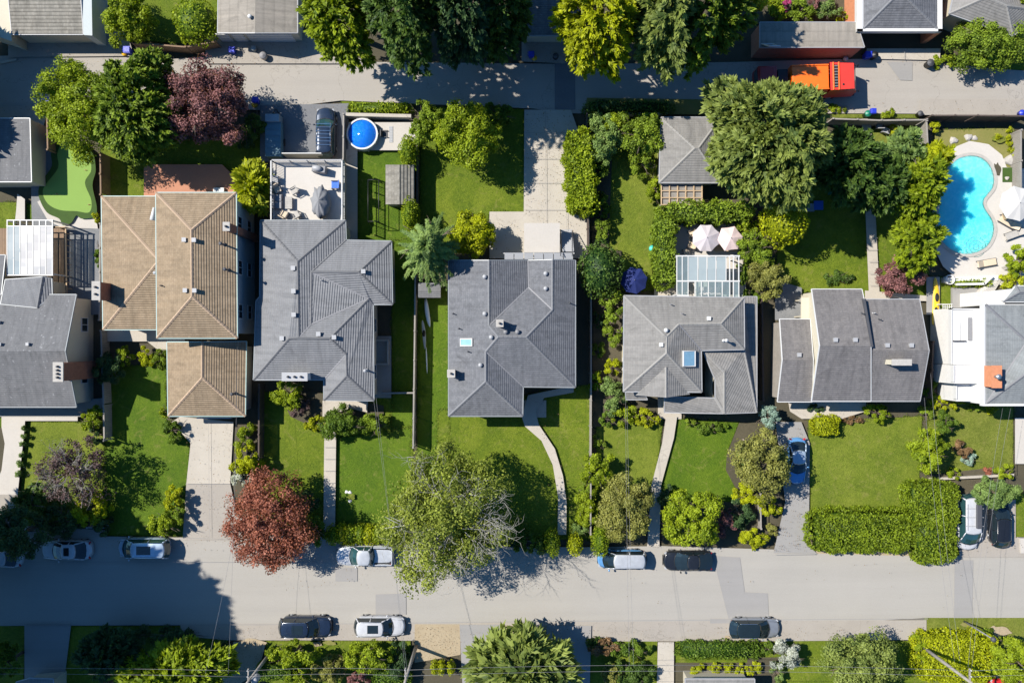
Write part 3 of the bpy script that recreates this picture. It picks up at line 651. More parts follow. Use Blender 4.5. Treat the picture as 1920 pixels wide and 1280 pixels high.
def umbrella(label, px, py, rp, h, mat, z0=0, sides=8, rot=0, pole='mid_grey', tilt=0):
    s = (CAM_H - h) / CAM_H / PXM; c = P(px, py, h); rr = rp * s; r = root('parasol', label, 'parasol', (c.x, c.y, z0))
    m = MB(); n = sides; vs = [Vector((c.x, c.y, h + .0))]
    for ring, (q, dz) in enumerate(((.33, -.14), (.66, -.3), (1., -.48))):
        for k in range(n * 2):
            a = rot + math.pi * k / n; mid = k % 2; rad = rr * q * (math.cos(math.pi / n) * (.97 if ring else 1) if mid else 1); vs.append(Vector((c.x + rad * math.cos(a), c.y + rad * math.sin(a), h + dz - (.03 * q if mid else 0) + tilt * rad * math.cos(a))))
    N = 2 * n; fs = [(0, 1 + k, 1 + (k + 1) % N) for k in range(N)]
    for g in (0, 1): fs += [(1 + g * N + k, 1 + (g + 1) * N + k, 1 + (g + 1) * N + (k + 1) % N, 1 + g * N + (k + 1) % N) for k in range(N)]
    m.add(vs, fs); b = len(m.v); m.add([v - Vector((0, 0, .025)) for v in vs], [f[::-1] for f in fs])
    cn = m.build('canopy', mat, r)
    rb = MB()
    for k in range(n):
        a = rot + 2 * math.pi * k / n; rb.tube([(c.x, c.y, h - .02), (c.x + rr * math.cos(a) * .99, c.y + rr * math.sin(a) * .99, h - .5 + tilt * rr * math.cos(a))], .015, 4)
    rb.build('ribs', pole, cn); f = MB(); f.cyl((c.x, c.y, h - .02), .045, .1, 8, r2=.02); f.build('finial', pole, cn)
    p = MB(); p.cyl((c.x, c.y, z0), .03, h - z0 - .05, 8); p.build('pole', pole, r); q = MB(); q.cyl((c.x, c.y, z0), .28, .08, 14, r2=.24); q.build('base', 'dark_grey', r)
    return r
def lounger(label, px, py, deg, cloth='tan_cloth', z0=0, L=1.9, group=None):
    c = P(px, py, z0 + .4); r = root('sun_lounger', label, 'sun lounger', (c.x, c.y, z0), R(deg), group)
    m = MB(); m.box((.35, 0, .33), (L * .62, .6, .09)); m.build('seat', cloth, r, True, .02)
    m = MB(); m.box((-.62, 0, .5), (.78, .6, .09), ry=R(28)); m.build('backrest', cloth, r, True, .02)
    m = MB()
    for y in (-.32, .32): m.box((.1, y, .27), (L, .05, .06))
    m.build('frame', 'dark_grey', r, True)
    for x in (-.7, .8):
        for y in (-.3, .3): m = MB(); m.box((x, y, .13), (.06, .06, .26)); m.build('leg', 'dark_grey', r, True)
def chair(label, px, py, deg, mat='tan_cloth', z0=0, group=None, frame='dark_grey', w=.6):
    c = P(px, py, z0 + .4); r = root('garden_chair', label, 'chair', (c.x, c.y, z0), R(deg), group)
    m = MB(); m.box((0, 0, .42), (w, w, .09)); m.build('seat', mat, r, True, .02)
    m = MB(); m.box((-w / 2, 0, .7), (.08, w, .55), ry=R(-10)); m.build('backrest', mat, r, True, .02)
    for y in (-1, 1): m = MB(); m.box((0, y * w / 2, .62), (w, .06, .05)); m.box((w * .42, y * w / 2, .31), (.05, .05, .6)); m.build('armrest', frame, r, True)
    for x in (-1, 1):
        for y in (-1, 1): m = MB(); m.box((x * w * .42, y * w * .42, .19), (.05, .05, .38)); m.build('leg', frame, r, True)
def table(label, px, py, w, d, h=.72, mat='wood_tan', z0=0, deg=0, leg='dark_grey', rnd_=False, name='garden_table', group=None):
    c = P(px, py, z0 + h); r = root(name, label, 'table', (c.x, c.y, z0), R(deg), group); m = MB()
    if rnd_: m.cyl((0, 0, h - .05), w / 2, .05, 24)
    else:
        k = max(2, int(d / .14)); 
        for i in range(k): m.box((0, -d / 2 + (i + .5) * d / k, h - .025), (w, d / k - .012, .05))
    m.build('tabletop', mat, r, True)
    for x in (-1, 1):
        for y in (-1, 1): m = MB(); m.box((x * w * .42 * (.7 if rnd_ else 1), y * d * .4 * (.7 if rnd_ else 1), (h - .05) / 2), (.06, .06, h - .05)); m.build('leg', leg, r, True)
def bin_(label, px, py, body, lid, s=1., group=None, deg=0):
    c = P(px, py, 1.0); r = root('wheelie_bin', label, 'bin', (c.x, c.y, 0), R(deg), group)
    m = MB(); w0, w1 = .22 * s, .29 * s
    m.add([(x * w0, y * w0, .06) for x, y in ((-1, -1), (1, -1), (1, 1), (-1, 1))] + [(x * w1, y * w1, .95) for x, y in ((-1, -1), (1, -1), (1, 1), (-1, 1))], [(3, 2, 1, 0), (4, 5, 6, 7), (0, 1, 5, 4), (1, 2, 6, 5), (2, 3, 7, 6), (3, 0, 4, 7)]); m.build('bin_body', body, r, True, .02)
    m = MB(); m.box((.02, 0, .99), (.64 * s, .62 * s, .07)); m.box((.04, 0, 1.04), (.5 * s, .48 * s, .05)); m.build('lid', lid, r, True, .02)
    m = MB(); m.tube([(-.36 * s, -.2, .95), (-.36 * s, .2, .95)], .025, 6); m.build('handle', body, r, True)
    for y in (-1, 1): m = MB(); m.tube([(-.24, y * .27, .1), (-.24, y * .32, .1)], .1, 12); m.build('wheel', 'rubber', r, True)
def can(label, px, py, rr, h, mat, lid, group=None, name='refuse_can', cat='bin'):
    c = P(px, py, h); r = root(name, label, cat, (c.x, c.y, 0), group=group); m = MB(); m.lathe((0, 0, 0), [(rr * .8, 0), (rr, h * .95), (rr * 1.06, h * .96), (rr * 1.06, h)], 18); m.build('bin_body', mat, r, True)
    m = MB(); m.lathe((0, 0, h), [(rr * 1.04, .0), (rr * .9, .07), (rr * .3, .1), (rr * .2, .14)], 18); m.build('lid', lid, r, True)
# ---------------- cars
CAR = dict(   # length, width, height, belt profile (t, z/H), cabin stations
    sedan=dict(L=4.7, W=1.83, H=1.43, prof=[(-1, .52), (-.93, .66), (-.55, .7), (.3, .68), (.7, .62), (.94, .56), (1, .46)], cab=(-.74, -.42, .06, .42)),
    coupe=dict(L=4.6, W=1.85, H=1.42, prof=[(-1, .5), (-.93, .62), (-.55, .68), (.3, .67), (.7, .62), (.94, .56), (1, .46)], cab=(-.88, -.36, .02, .46)),
    hatch=dict(L=4.6, W=1.82, H=1.5, prof=[(-1, .5), (-.95, .66), (.4, .66), (.72, .6), (.94, .56), (1, .46)], cab=(-.97, -.74, .1, .46)),
    suv=dict(L=4.8, W=1.92, H=1.74, prof=[(-1, .48), (-.96, .62), (.42, .62), (.72, .6), (.94, .56), (1, .48)], cab=(-.96, -.84, .12, .44)),
    van=dict(L=4.8, W=1.92, H=1.75, prof=[(-1, .46), (-.97, .6), (.55, .58), (.8, .5), (.95, .47), (1, .4)], cab=(-.975, -.9, .3, .68)),
    pickup=dict(L=5.3, W=1.92, H=1.78, prof=[(-1, .52), (-.97, .6), (.42, .6), (.74, .59), (.95, .56), (1, .46)], cab=(-.3, -.22, .16, .42)))
def car(kind, px, py, deg, paint, label, roofp=None, scale=1., sunroof=False, rails=False, glass='car_glass', extra=None, name='parked_car', cat='car'):
    S = CAR[kind]; L, Wd, H = S['L'] * scale, S['W'] * scale, S['H'] * scale; c = P(px, py, H * .7); r = root(name, label, cat, (c.x, c.y, 0), R(deg))
    xs = sorted(set([-1, -.99, -.975, -.955, -.93, -.9, .9, .92, .96, .99, -.8, -.6, -.4, -.2, 0, .2, .4, .5, .6, .7, .8, .88, .94, .975, 1] + [t for t, _ in S['prof']]))
    zt = lambda t: np.interp(t, [a for a, _ in S['prof']], [b for _, b in S['prof']]) * H
    def hw(t):
        q = abs(t) ** 5; e_ = max(0, abs(t) - .9) / .1; return Wd / 2 * (1 - .12 * q - .36 * e_ ** 2.6 - (.06 * max(0, t) ** 2))
    m = MB(); rows = []
    for t in xs:
        w = hw(t); z = zt(t); x = t * L / 2; e = max(0, abs(t) - .97) / .03; zl = .2 + .12 * e
        pr = [(w * .86, zl), (w * .98, zl + .1), (w, z * .55), (w * .985, z * .82), (w * .93, z * .96), (w * .80, z), (w * .4, z * 1.025), (0, z * 1.035)]
        bw = lambda y: x - math.copysign(abs(t) ** 3 * .34 * (y / (Wd / 2)) ** 2, t)
        rows.append([Vector((bw(y), y, zz)) for y, zz in pr] + [Vector((bw(y), -y, zz)) for y, zz in pr[-2::-1]])
    n = len(rows[0]); vs = [v for q in rows for v in q]; fs = [(i * n + k, i * n + k + 1, (i + 1) * n + k + 1, (i + 1) * n + k) for i in range(len(rows) - 1) for k in range(n - 1)]
    fs += [(i * n, (i + 1) * n, (i + 1) * n + n - 1, i * n + n - 1) for i in range(len(rows) - 1)] + [tuple(range(n))[::-1], tuple((len(rows) - 1) * n + k for k in range(n))]
    m.add(vs, fs, 0, True); body = m.build('body', paint, r, True)
    xb0, xt0, xt1, xb1 = (q * L / 2 for q in S['cab']); zb = zt(0) * .99; zr = H - .05; wb, wt = Wd * .45, Wd * .36
    # bonnet and boot seams, grille, plates and door gaps
    sm = MB(); 
    for sg in (-1, 1): sm.tube([(xb1 + .05, sg * wb * .86, zt(.5) * 1.012), (L * .46, sg * wb * .72, zt(.92) * 1.012)], .012, 4)
    for t_ in (-.16, .14):
        for sg in (-1, 1): sm.tube([(t_ * L, sg * Wd * .502, .3), (t_ * L, sg * Wd * .497, zt(.1) * .9)], .012, 4)
    sm.box((L * .495, 0, H * .3), (.05, Wd * .5, .16)); sm.build('grille', 'black', body, True)
    cw = MB(); cw.tube([(xb1 + .02, -wb * .9, zt(.42) * 1.0), (xb1 + .17, -wb * .5, zt(.44) * 1.02), (xb1 + .26, 0, zt(.46) * 1.03), (xb1 + .17, wb * .5, zt(.44) * 1.02), (xb1 + .02, wb * .9, zt(.42) * 1.0)], .035, 5); cw.build('cowl', 'black', body, True)
    # greenhouse of glass
    def ringp(x0, x1, w, z, nose=.2):
        q = []
        for s_, a in ((1, x1), (-1, x0)):
            ys = (-1, -.6, 0, .6, 1) if s_ == 1 else (1, .6, 0, -.6, -1)
            for y in ys: q.append(Vector((a + s_ * nose * (1 - y * y) - (s_ * .03 if abs(y) == 1 else 0), y * w, z)))
        return q
    g = MB(); a = ringp(xb0, xb1, wb, zb, .24); zm = zb + (zr - zb) * .5; b = ringp(xb0 + (xt0 - xb0) * .45, xb1 + (xt1 - xb1) * .45, (wb * .45 + wt * .55) * 1.02, zm, .2); t = ringp(xt0, xt1, wt, zr, .15)
    g.add(a + b + t, [(i * 10 + k, i * 10 + (k + 1) % 10, (i + 1) * 10 + (k + 1) % 10, (i + 1) * 10 + k) for i in (0, 1) for k in range(10)] + [tuple(range(20, 30))]); g.build('windows', glass, r, True)
    # roof skin and pillars
    p = MB(); t1 = ringp(xt0 - .02, xt1 + .02, wt * 1.02, zr + .004, .16); t2 = ringp(xt0 + .12, xt1 - .1, wt * .9, zr + .05, .14); t3 = [Vector((v.x * .6 + (xt0 + xt1) * .2, v.y * .45, zr + .065)) for v in t2]
    p.add(t1 + t2 + t3, [(i * 10 + k, i * 10 + (k + 1) % 10, (i + 1) * 10 + (k + 1) % 10, (i + 1) * 10 + k) for i in (0, 1) for k in range(10)] + [tuple(range(20, 30)), tuple(range(10))[::-1]], 0, True)
    for sg in (-1, 1):
        for ja, wd in ((0, .05), (5, .07)):
            i0 = {(1, 0): 4, (-1, 0): 0, (1, 5): 5, (-1, 5): 9}[(sg, ja)]; A, B, T = a[i0], b[i0], t[i0]
            for u, v in ((A, B), (B, T)): p.tube([u, v], wd, 5)
        xm = (xt0 + xt1) / 2; p.tube([(xm, sg * wb, zb), (xm, sg * (wb * .45 + wt * .55) * 1.04, zm), (xm, sg * wt * 1.01, zr)], .045, 5)
    p.build('roof', roofp or paint, r, True)
    if sunroof: q = MB(); q.box(((xt0 + xt1) / 2 + (xt1 - xt0) * .12, 0, zr + .068), ((xt1 - xt0) * .45, wt * 1.15, .012)); q.build('sunroof', 'car_glass', r, True, .02)
    if rails:
        for sg in (-1, 1): q = MB(); q.tube([(xt0 + .1, sg * wt * .98, zr + .05), (xt0 + .25, sg * wt * .98, zr + .12), (xt1 - .3, sg * wt * .98, zr + .12), (xt1 - .15, sg * wt * .98, zr + .05)], .025, 6); q.build('roof_rail', 'chrome', r, True)
    for sg in (-1, 1):
        q = MB(); q.lathe((xb1 - .35, sg * (Wd / 2 + .1), zb), [(.03, -.07), (.1, -.04), (.1, .06), (.04, .09)], 10, sx=.7, sy=1.1); q.build('mirror', paint, r, True)
        q = MB(); q.box((L * .44, sg * Wd * .35, zt(.9) * .84), (.26, .3, .12), sg * -.6); q.build('headlight', 'lamp_white', r, True, .03)
        q = MB(); q.box((-L * .458, sg * Wd * .37, zt(-.93) * .9), (.13, .28, .14), sg * .55); q.build('taillight', 'lamp_red', r, True, .03)
        for x in (.31, -.3):
            ty = MB(); y0 = sg * (Wd / 2 - .2); y1 = sg * (Wd / 2 + .005); ty.tube([(x * L, y0, .33), (x * L, y1, .33)], .33, 20); w_ = ty.build('wheel', 'rubber', r, True)
            ri = MB(); ri.tube([(x * L, y1 - sg * .02, .33), (x * L, y1 + sg * .012, .33)], .2, 14); ri.build('rim', 'metal', w_, True)
    if kind == 'pickup':
        q = MB(); q.box((-L * .325, 0, zb + .012), (L * .30, Wd * .76, .02)); q.build('cargo_bed', 'black', r, True)
        q = MB()
        for sg in (-1, 1): q.box((-L * .325, sg * Wd * .42, zb + .1), (L * .32, .1, .2))
        q.box((-L * .487, 0, zb + .08), (.08, Wd * .78, .2)); q.build('bed_side', paint, r, True, .02)
    if extra: extra(r, L, Wd, H, zr, zt)
    return r
# ---------------- the ground and everything laid flat on it
g = MB(); q = 900; N_ = 1
g.add([(-q, -q, 0), (q, -q, 0), (q, q, 0), (-q, q, 0)], [(0, 1, 2, 3)]); struct(g.build('ground', 'soil'))
def rect(x0, y0, x1, y1): return [(x0, y0), (x1, y0), (x1, y1), (x0, y1)]
LW = 'lawn'
for q_ in (rect(-4000, -4000, 6000, -35), rect(-4000, 1300, 6000, 6000), rect(-4000, -35, -40, 100), rect(-4000, 225, -60, 980), rect(1990, 225, 6000, 1030), rect(1930, -35, 6000, 130)): sheet('lawn', 'rough_lawn', q_)
# lawns
LAWNS = [
    ('pale_lawn', [(52, 788), (200, 788), (195, 830), (200, 910), (150, 1000), (40, 1000), (38, 930)]),
    ('turf', [(196, 690), (312, 680), (312, 790), (358, 800), (355, 880), (350, 1004), (196, 1004)]),
    ('lawn', [(190, 275), (490, 250), (490, 400), (190, 370)]),
    ('lawn', [(490, 735), (775, 735), (775, 985), (490, 1000)]),
    ('turf', [(630, 820), (770, 800), (772, 978), (630, 980)]),
    ('turf', [(735, 450), (780, 450), (777, 800), (735, 800)]),
    ('turf', [(670, 280), (785, 280), (785, 460), (670, 460)]),
    ('lawn', [(790, 200), (982, 205), (984, 398), (918, 398), (900, 470), (785, 480)]),
    ('turf', [(783, 540), (842, 540), (842, 1000), (783, 1000)]),
    ('lawn', [(820, 770), (1108, 720), (1108, 1010), (820, 1010)]),
    ('pale_lawn', [(1110, 225), (1240, 225), (1240, 545), (1110, 545)]),
    ('pale_lawn', [(1118, 770), (1245, 770), (1228, 905), (1118, 1000)]),
    ('turf', [(1264, 785), (1385, 792), (1362, 850), (1385, 945), (1235, 940), (1240, 890)]),
    ('lawn', [(1470, 330), (1740, 330), (1740, 555), (1450, 555)]),
    ('rough_lawn', [(1565, 245), (1735, 235), (1735, 340), (1565, 340)]),
    ('pale_lawn', [(1515, 790), (1728, 780), (1722, 900), (1722, 965), (1515, 965)]),
    ('rough_lawn', [(1738, 750), (1898, 755), (1898, 888), (1738, 888)]),
    ('dry_grass', [(1752, 245), (1900, 240), (1905, 320), (1880, 345), (1752, 345)]),
    ('lawn', [(1758, 520), (1784, 520), (1784, 720), (1758, 720)]),
    ('lawn', [(0, 380), (35, 380), (25, 460), (0, 480)]), ('turf', [(52, 380), (75, 395), (90, 412), (52, 412)]),
    ('lawn', [(640, 190), (775, 190), (775, 213), (650, 213)]),
    ('rough_lawn', [(1560, 192), (1722, 192), (1722, 222), (1560, 222)]),
    ('lawn', [(240, 0), (410, 0), (410, 78), (330, 82), (250, 76)]),
    ('lawn', [(1735, 110), (1920, 110), (1920, 132), (1820, 132)]),
    ('lawn', [(0, 1170), (50, 1170), (45, 1280), (0, 1280)]), ('lawn', [(125, 1172), (430, 1172), (420, 1280), (125, 1280)]),
    ('lawn', [(500, 1200), (770, 1200), (770, 1290), (500, 1290)]),
    ('lawn', [(1265, 1200), (1735, 1200), (1735, 1290), (1265, 1290)]), ('lawn', [(1100, 1200), (1232, 1200), (1232, 1290), (1100, 1290)]),
    ('rough_lawn', [(1732, 1155), (1990, 1152), (1990, 1290), (1732, 1290)]),
    ('lawn', [(1900, 925), (1925, 925), (1925, 1005), (1900, 1005)]), ('turf', [(0, 783), (8, 783), (8, 800), (0, 800)])]
for mt, pts in LAWNS: sheet('lawn', mt, pts)
# beds
for pts in ([(1112, 560), (1166, 555), (1166, 760), (1245, 760), (1240, 790), (1112, 800)], [(1385, 792), (1450, 800), (1450, 940), (1395, 945), (1360, 880), (1362, 850)], [(1240, 940), (1440, 940), (1440, 1025), (1240, 1025)],
            [(1112, 470), (1165, 470), (1165, 560), (1112, 560)], [(1736, 890), (1905, 870), (1905, 890), (1736, 900)], [(420, 800), (492, 800), (492, 1000), (440, 1000)], [(520, 720), (720, 760), (720, 800), (620, 815), (545, 780)],
            [(1100, 225), (1150, 225), (1140, 470), (1110, 470)], [(1265, 1240), (1435, 1240), (1435, 1280), (1265, 1280)], [(1400, 1230), (1460, 1230), (1450, 1290), (1400, 1290)], [(1400, 0), (1612, 0), (1612, 45), (1400, 45)]):
    sheet('garden_bed', 'soil', pts)
# streets
sheet('road', 'asphalt', [(-300, 1006), (190, 1004), (335, 1006), (500, 1002), (640, 1006), (900, 1024), (1110, 1024), (1240, 1022), (1500, 1030), (1530, 1036), (1700, 1040), (1800, 1040), (2250, 1040), (2250, 1156), (1735, 1156), (1560, 1166), (-300, 1172)])
sheet('alley', 'alley_asphalt', [(-300, 108), (240, 105), (330, 112), (600, 92), (700, 118), (1100, 122), (1380, 118), (1450, 116), (1620, 112), (1750, 112), (1830, 128), (1940, 136), (2250, 140), (2250, 218), (1620, 214), (1060, 214), (1000, 205), (640, 190), (490, 208), (330, 200), (-300, 208)])
sheet('parking_strip', 'apron', [(340, 1168), (1735, 1160), (1735, 1197), (1420, 1200), (1110, 1200), (600, 1198), (430, 1198), (340, 1190)])
sheet('parking_strip', 'apron', [(-300, 990), (60, 985), (200, 992), (200, 1007), (-300, 1008)])
sheet('gravel_verge', 'gravel', [(778, 1168), (862, 1168), (864, 1225), (778, 1240)])
sheet('gravel_verge', 'gravel', [(942, 1170), (1025, 1170), (1025, 1200), (942, 1215)])
sheet('gravel_verge', 'gravel', [(440, 1200), (500, 1203), (485, 1260), (430, 1290), (400, 1290)])
sheet('gravel_verge', 'gravel', [(1512, 1000), (1700, 1020), (1760, 1042), (1530, 1036)])
sheet('gravel_verge', 'dry_grass', [(1100, 185), (1320, 188), (1320, 216), (1095, 214)])
sheet('road_patch', 'patch_asphalt', [(1335, 1040), (1386, 1043), (1395, 1108), (1438, 1110), (1440, 1158), (1365, 1160)])
sheet('road_patch', 'patch_asphalt', [(1787, 1048), (1822, 1048), (1820, 1156), (1786, 1156)])
sheet('road_patch', 'patch_asphalt', [(705, 1112), (762, 1110), (762, 1150), (705, 1150)])
sheet('road_patch', 'patch_asphalt', [(630, 1062), (671, 1062), (671, 1088), (630, 1088)])
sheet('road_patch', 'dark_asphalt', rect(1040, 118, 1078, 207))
sheet('road_patch', 'patch_asphalt', [(1660, 118), (1708, 118), (1708, 153), (1685, 152)])
sheet('road_patch', 'patch_asphalt', [(1330, 1158), (1372, 1158), (1372, 1166), (1330, 1166)])
def blob(name, mat, px, py, rx, ry, n=14, seed=0):
    g_ = random.Random(seed + int(px)); sheet(name, mat, [(px + rx * math.cos(a * 6.283 / n) * g_.uniform(.6, 1.1), py + ry * math.sin(a * 6.283 / n) * g_.uniform(.6, 1.1)) for a in range(n)], smooth=3)
for px, py, rx, ry, mt in ((1385, 1167, 9, 7, 'dry_grass'), (1362, 1193, 6, 5, 'gravel'), (470, 1206, 34, 12, 'gravel'), (596, 1205, 10, 6, 'gravel'), (620, 1203, 14, 5, 'dry_grass'), (1870, 1180, 26, 12, 'gravel'), (1810, 1168, 16, 5, 'dry_grass'),
                           (1610, 1030, 40, 5, 'dry_grass'), (1525, 1015, 8, 12, 'gravel'), (660, 930, 9, 6, 'rough_lawn'), (985, 1180, 16, 6, 'dry_grass'), (1835, 310, 10, 5, 'rough_lawn'), (1870, 262, 18, 8, 'rough_lawn'), (1780, 300, 10, 12, 'soil'), (1865, 320, 8, 14, 'soil')):
    blob('worn_patch', mt, px, py, rx, ry)
# driveways and paths
sheet('driveway', 'concrete', [(340, 780), (440, 790), (434, 905), (440, 1010), (345, 1010), (352, 905), (360, 830), (325, 790)])
sheet('driveway', 'apron', [(352, 905), (434, 905), (446, 960), (492, 1012), (345, 1010)])
sheet('driveway', 'patch_asphalt', [(1452, 790), (1500, 790), (1516, 830), (1514, 1020), (1530, 1036), (1448, 1034), (1470, 940)])
sheet('driveway', 'concrete', [(983, 208), (1070, 208), (1088, 260), (1068, 320), (1062, 400), (1105, 400), (1105, 485), (918, 485), (918, 398), (982, 398)])
sheet('driveway', 'patch_asphalt', [(50, 1170), (137, 1170), (122, 1290), (50, 1290)])
sheet('driveway', 'patch_asphalt', [(862, 1168), (942, 1168), (945, 1290), (868, 1290)])
sheet('driveway', 'patch_asphalt', [(1025, 1170), (1108, 1170), (1105, 1290), (1020, 1290)])
sheet('driveway', 'apron', [(1795, 940), (1900, 935), (1900, 1006), (1990, 1006), (1990, 1042), (1795, 1042)])
sheet('driveway', 'dark_asphalt', [(490, 200), (655, 196), (655, 305), (490, 305)])  # the trailer bay's shade is put into this darker asphalt colour
sheet('driveway', 'apron', [(978, 70), (1060, 70), (1060, 122), (978, 118)])
sheet('driveway', 'apron', [(20, 70), (240, 60), (255, 108), (20, 110)])
sheet('driveway', 'apron', [(385, 72), (600, 62), (640, 122), (390, 122)])
sheet('driveway', 'concrete', [(1622, 94), (1760, 94), (1758, 116), (1620, 113)])
sheet('driveway', 'apron', [(1722, 188), (1925, 190), (1925, 218), (1722, 218)])
sheet('driveway', 'apron', [(0, 200), (95, 200), (82, 260), (0, 225)])
sheet('garden_path', 'concrete', [(610, 800), (632, 800), (630, 985), (634, 1006), (608, 1006)])
sheet('garden_path', 'concrete', [(990, 740), (1075, 722), (1075, 735), (1020, 745), (1004, 770), (1010, 795), (1040, 840), (1055, 890), (1062, 940), (1061, 1000), (1045, 1000), (1046, 930), (1036, 870), (1015, 825), (984, 798), (978, 780)])
sheet('garden_path', 'concrete', [(1247, 780), (1268, 780), (1262, 820), (1238, 908), (1235, 1022), (1212, 1022), (1220, 908), (1240, 830)])
sheet('garden_path', 'concrete', [(1612, 225), (1629, 225), (1646, 560), (1626, 560)])
sheet('garden_path', 'concrete', [(1232, 1200), (1262, 1200), (1262, 1290), (1230, 1290)])
sheet('garden_path', 'pale_concrete', [(8, 780), (150, 780), (150, 788), (52, 788), (48, 830), (38, 925), (-10, 925), (8, 880), (14, 830), (8, 800)])
sheet('garden_path', 'apron', [(0, 925), (38, 925), (30, 1000), (-40, 1000), (-40, 925)])
sheet('garden_path', 'pale_concrete', [(1898, 782), (1925, 782), (1925, 868), (1898, 868)])
sheet('kerb', 'pale_concrete', [(1906, 1006), (1990, 1006), (1990, 1034), (1908, 1034)], thick=.1)
sheet('patio', 'concrete', [(1618, 545), (1735, 555), (1735, 565), (1618, 562)])
sheet('patio', 'concrete', [(1475, 752), (1620, 752), (1620, 770), (1575, 784), (1500, 784), (1478, 770)])
sheet('patio', 'patch_asphalt', [(0, 762), (200, 745), (200, 780), (0, 780)])
sheet('patio', 'concrete', [(200, 617), (350, 617), (350, 640), (315, 668), (280, 640), (200, 640)])
sheet('patio', 'slate', [(62, 275), (125, 260), (125, 425), (65, 425)])
sheet('patio', 'pale_concrete', [(75, 380), (90, 372), (108, 395), (185, 410), (188, 430), (120, 428), (95, 415)])
sheet('patio', 'slate', [(120, 430), (192, 430), (192, 590), (120, 590)])
sheet('patio', 'pale_concrete', [(38, 365), (52, 375), (52, 413), (34, 413), (36, 395)])
sheet('patio', 'pale_concrete', rect(655, 232, 785, 284))
sheet('patio', 'concrete', [(648, 282), (672, 282), (672, 450), (648, 450)])
sheet('patio', 'concrete', [(1225, 530), (1290, 530), (1290, 560), (1225, 560)])
sheet('patio', 'terracotta', [(275, 311), (420, 311), (445, 335), (445, 370), (275, 370)], thick=.12)
sheet('patio', 'slate', [(1450, 525), (1500, 540), (1500, 600), (1450, 600)])
sheet('patio', 'apron', [(700, 630), (735, 630), (735, 745), (700, 745)])
sheet('patio', 'concrete', [(607, 750), (692, 750), (690, 772), (660, 765), (607, 780)])
sheet('patio', 'patch_asphalt', [(1732, 520), (1757, 520), (1757, 590), (1732, 590)])
def joint(name, pts, w=.035, mat='patch_asphalt'):
    p = [P(x, y) for x, y in pts]; LAY[0] += 1; z = .004 * LAY[0]; mb = MB()
    for a, b in zip(p, p[1:]):
        d = (b - a).normalized(); n = Vector((-d.y, d.x, 0)) * w / 2; mb.add([(v.x, v.y, z) for v in (a - n, b - n, b + n, a + n)], [(0, 1, 2, 3)])
    struct(mb.build(name, mat))
joint('road_seam', [(0, 1168), (500, 1167), (1100, 1160), (1735, 1156)], .06); joint('road_seam', [(0, 1050), (345, 1050), (640, 1052)], .05); joint('road_seam', [(1450, 1037), (1525, 1036)], .06)
for pts in ([(1022, 210), (1024, 418)], [(985, 300), (1068, 300)], [(984, 345), (1064, 345)], [(983, 395), (1066, 395)], [(984, 252), (1084, 252)], [(1062, 400), (1062, 480)]): joint('driveway_joint', pts, .03)
for pts in ([(395, 790), (397, 1005)], [(352, 905), (434, 905)], [(345, 1005), (440, 1008)]): joint('driveway_joint', pts, .025)
for y in range(815, 1000, 22): joint('path_joint', [(610, y), (631, y)], .035)
for y in range(250, 545, 22): joint('path_joint', [(1613 + (y - 225) * .042, y), (1629 + (y - 225) * .05, y)], .035)
joint('driveway_joint', [(978, 90), (1060, 90)], .04); joint('driveway_joint', [(1690, 95), (1690, 115)], .04)
# putting green: fringe and the shorn green
fr = [(130, 262), (176, 285), (186, 320), (180, 350), (188, 390), (184, 408), (160, 412), (150, 406), (140, 420), (125, 424), (118, 412), (95, 400), (80, 370), (84, 345), (104, 315), (104, 285)]
sheet('green_fringe', 'fringe', fr, smooth=5)
gr = [(130, 268), (168, 285), (178, 320), (166, 345), (178, 378), (174, 400), (150, 398), (120, 396), (98, 385), (88, 366), (92, 350), (116, 318), (115, 290)]
sheet('putting_green', 'putting', gr, smooth=5)
# pool deck with coping and water
dk = [(1765, 345), (1768, 300), (1785, 278), (1815, 266), (1850, 272), (1875, 292), (1884, 315), (1925, 318), (1925, 545), (1880, 540), (1850, 520), (1790, 522), (1765, 500), (1750, 470), (1745, 400)]
sheet('pool_deck', 'pool_concrete', dk, z=.30)
LAY[0] += 1
pl = spline([P(x, y, .3) for x, y in [(1820, 292), (1846, 300), (1861, 322), (1862, 350), (1845, 374), (1846, 390), (1861, 415), (1862, 440), (1848, 464), (1820, 476), (1790, 472), (1765, 450), (1758, 415), (1763, 375), (1770, 335), (1790, 302)]], 6)
rt = root('swimming_pool', 'kidney shaped turquoise swimming pool set in pale concrete deck', 'swimming pool', (pl[0].x, pl[0].y, 0))
c = sum(pl, Vector()) / len(pl)
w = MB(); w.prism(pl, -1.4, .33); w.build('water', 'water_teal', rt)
m = MB(); n = len(pl); o_ = inset(pl, -.28); i_ = inset(pl, -.0); 
m.add([(p.x, p.y, .30) for p in o_] + [(p.x, p.y, .37) for p in o_] + [(p.x, p.y, .37) for p in i_] + [(p.x, p.y, .30) for p in i_], [(k, (k + 1) % n, n + (k + 1) % n, n + k) for k in range(n)] + [(n + k, n + (k + 1) % n, 2 * n + (k + 1) % n, 2 * n + k) for k in range(n)] + [(2 * n + k, 2 * n + (k + 1) % n, 3 * n + (k + 1) % n, 3 * n + k) for k in range(n)])
m.build('coping', 'stone', rt)
for i, rr in enumerate((.95, .62, .3)):
    m = MB(); s_ = P(1830, 463, .35); a0 = -.9
    for k in range(26): 
        a = k / 26 * 2 * math.pi; b = (k + 1) / 26 * 2 * math.pi; p = [Vector((s_.x + q * math.cos(t), s_.y + q * math.sin(t), .333 + .004 * i)) for q, t in ((rr, a), (rr, b), (rr - .04, b), (rr - .04, a))]
        m.add(p, [(0, 1, 2, 3)])
    m.build('step', 'water_teal', rt)
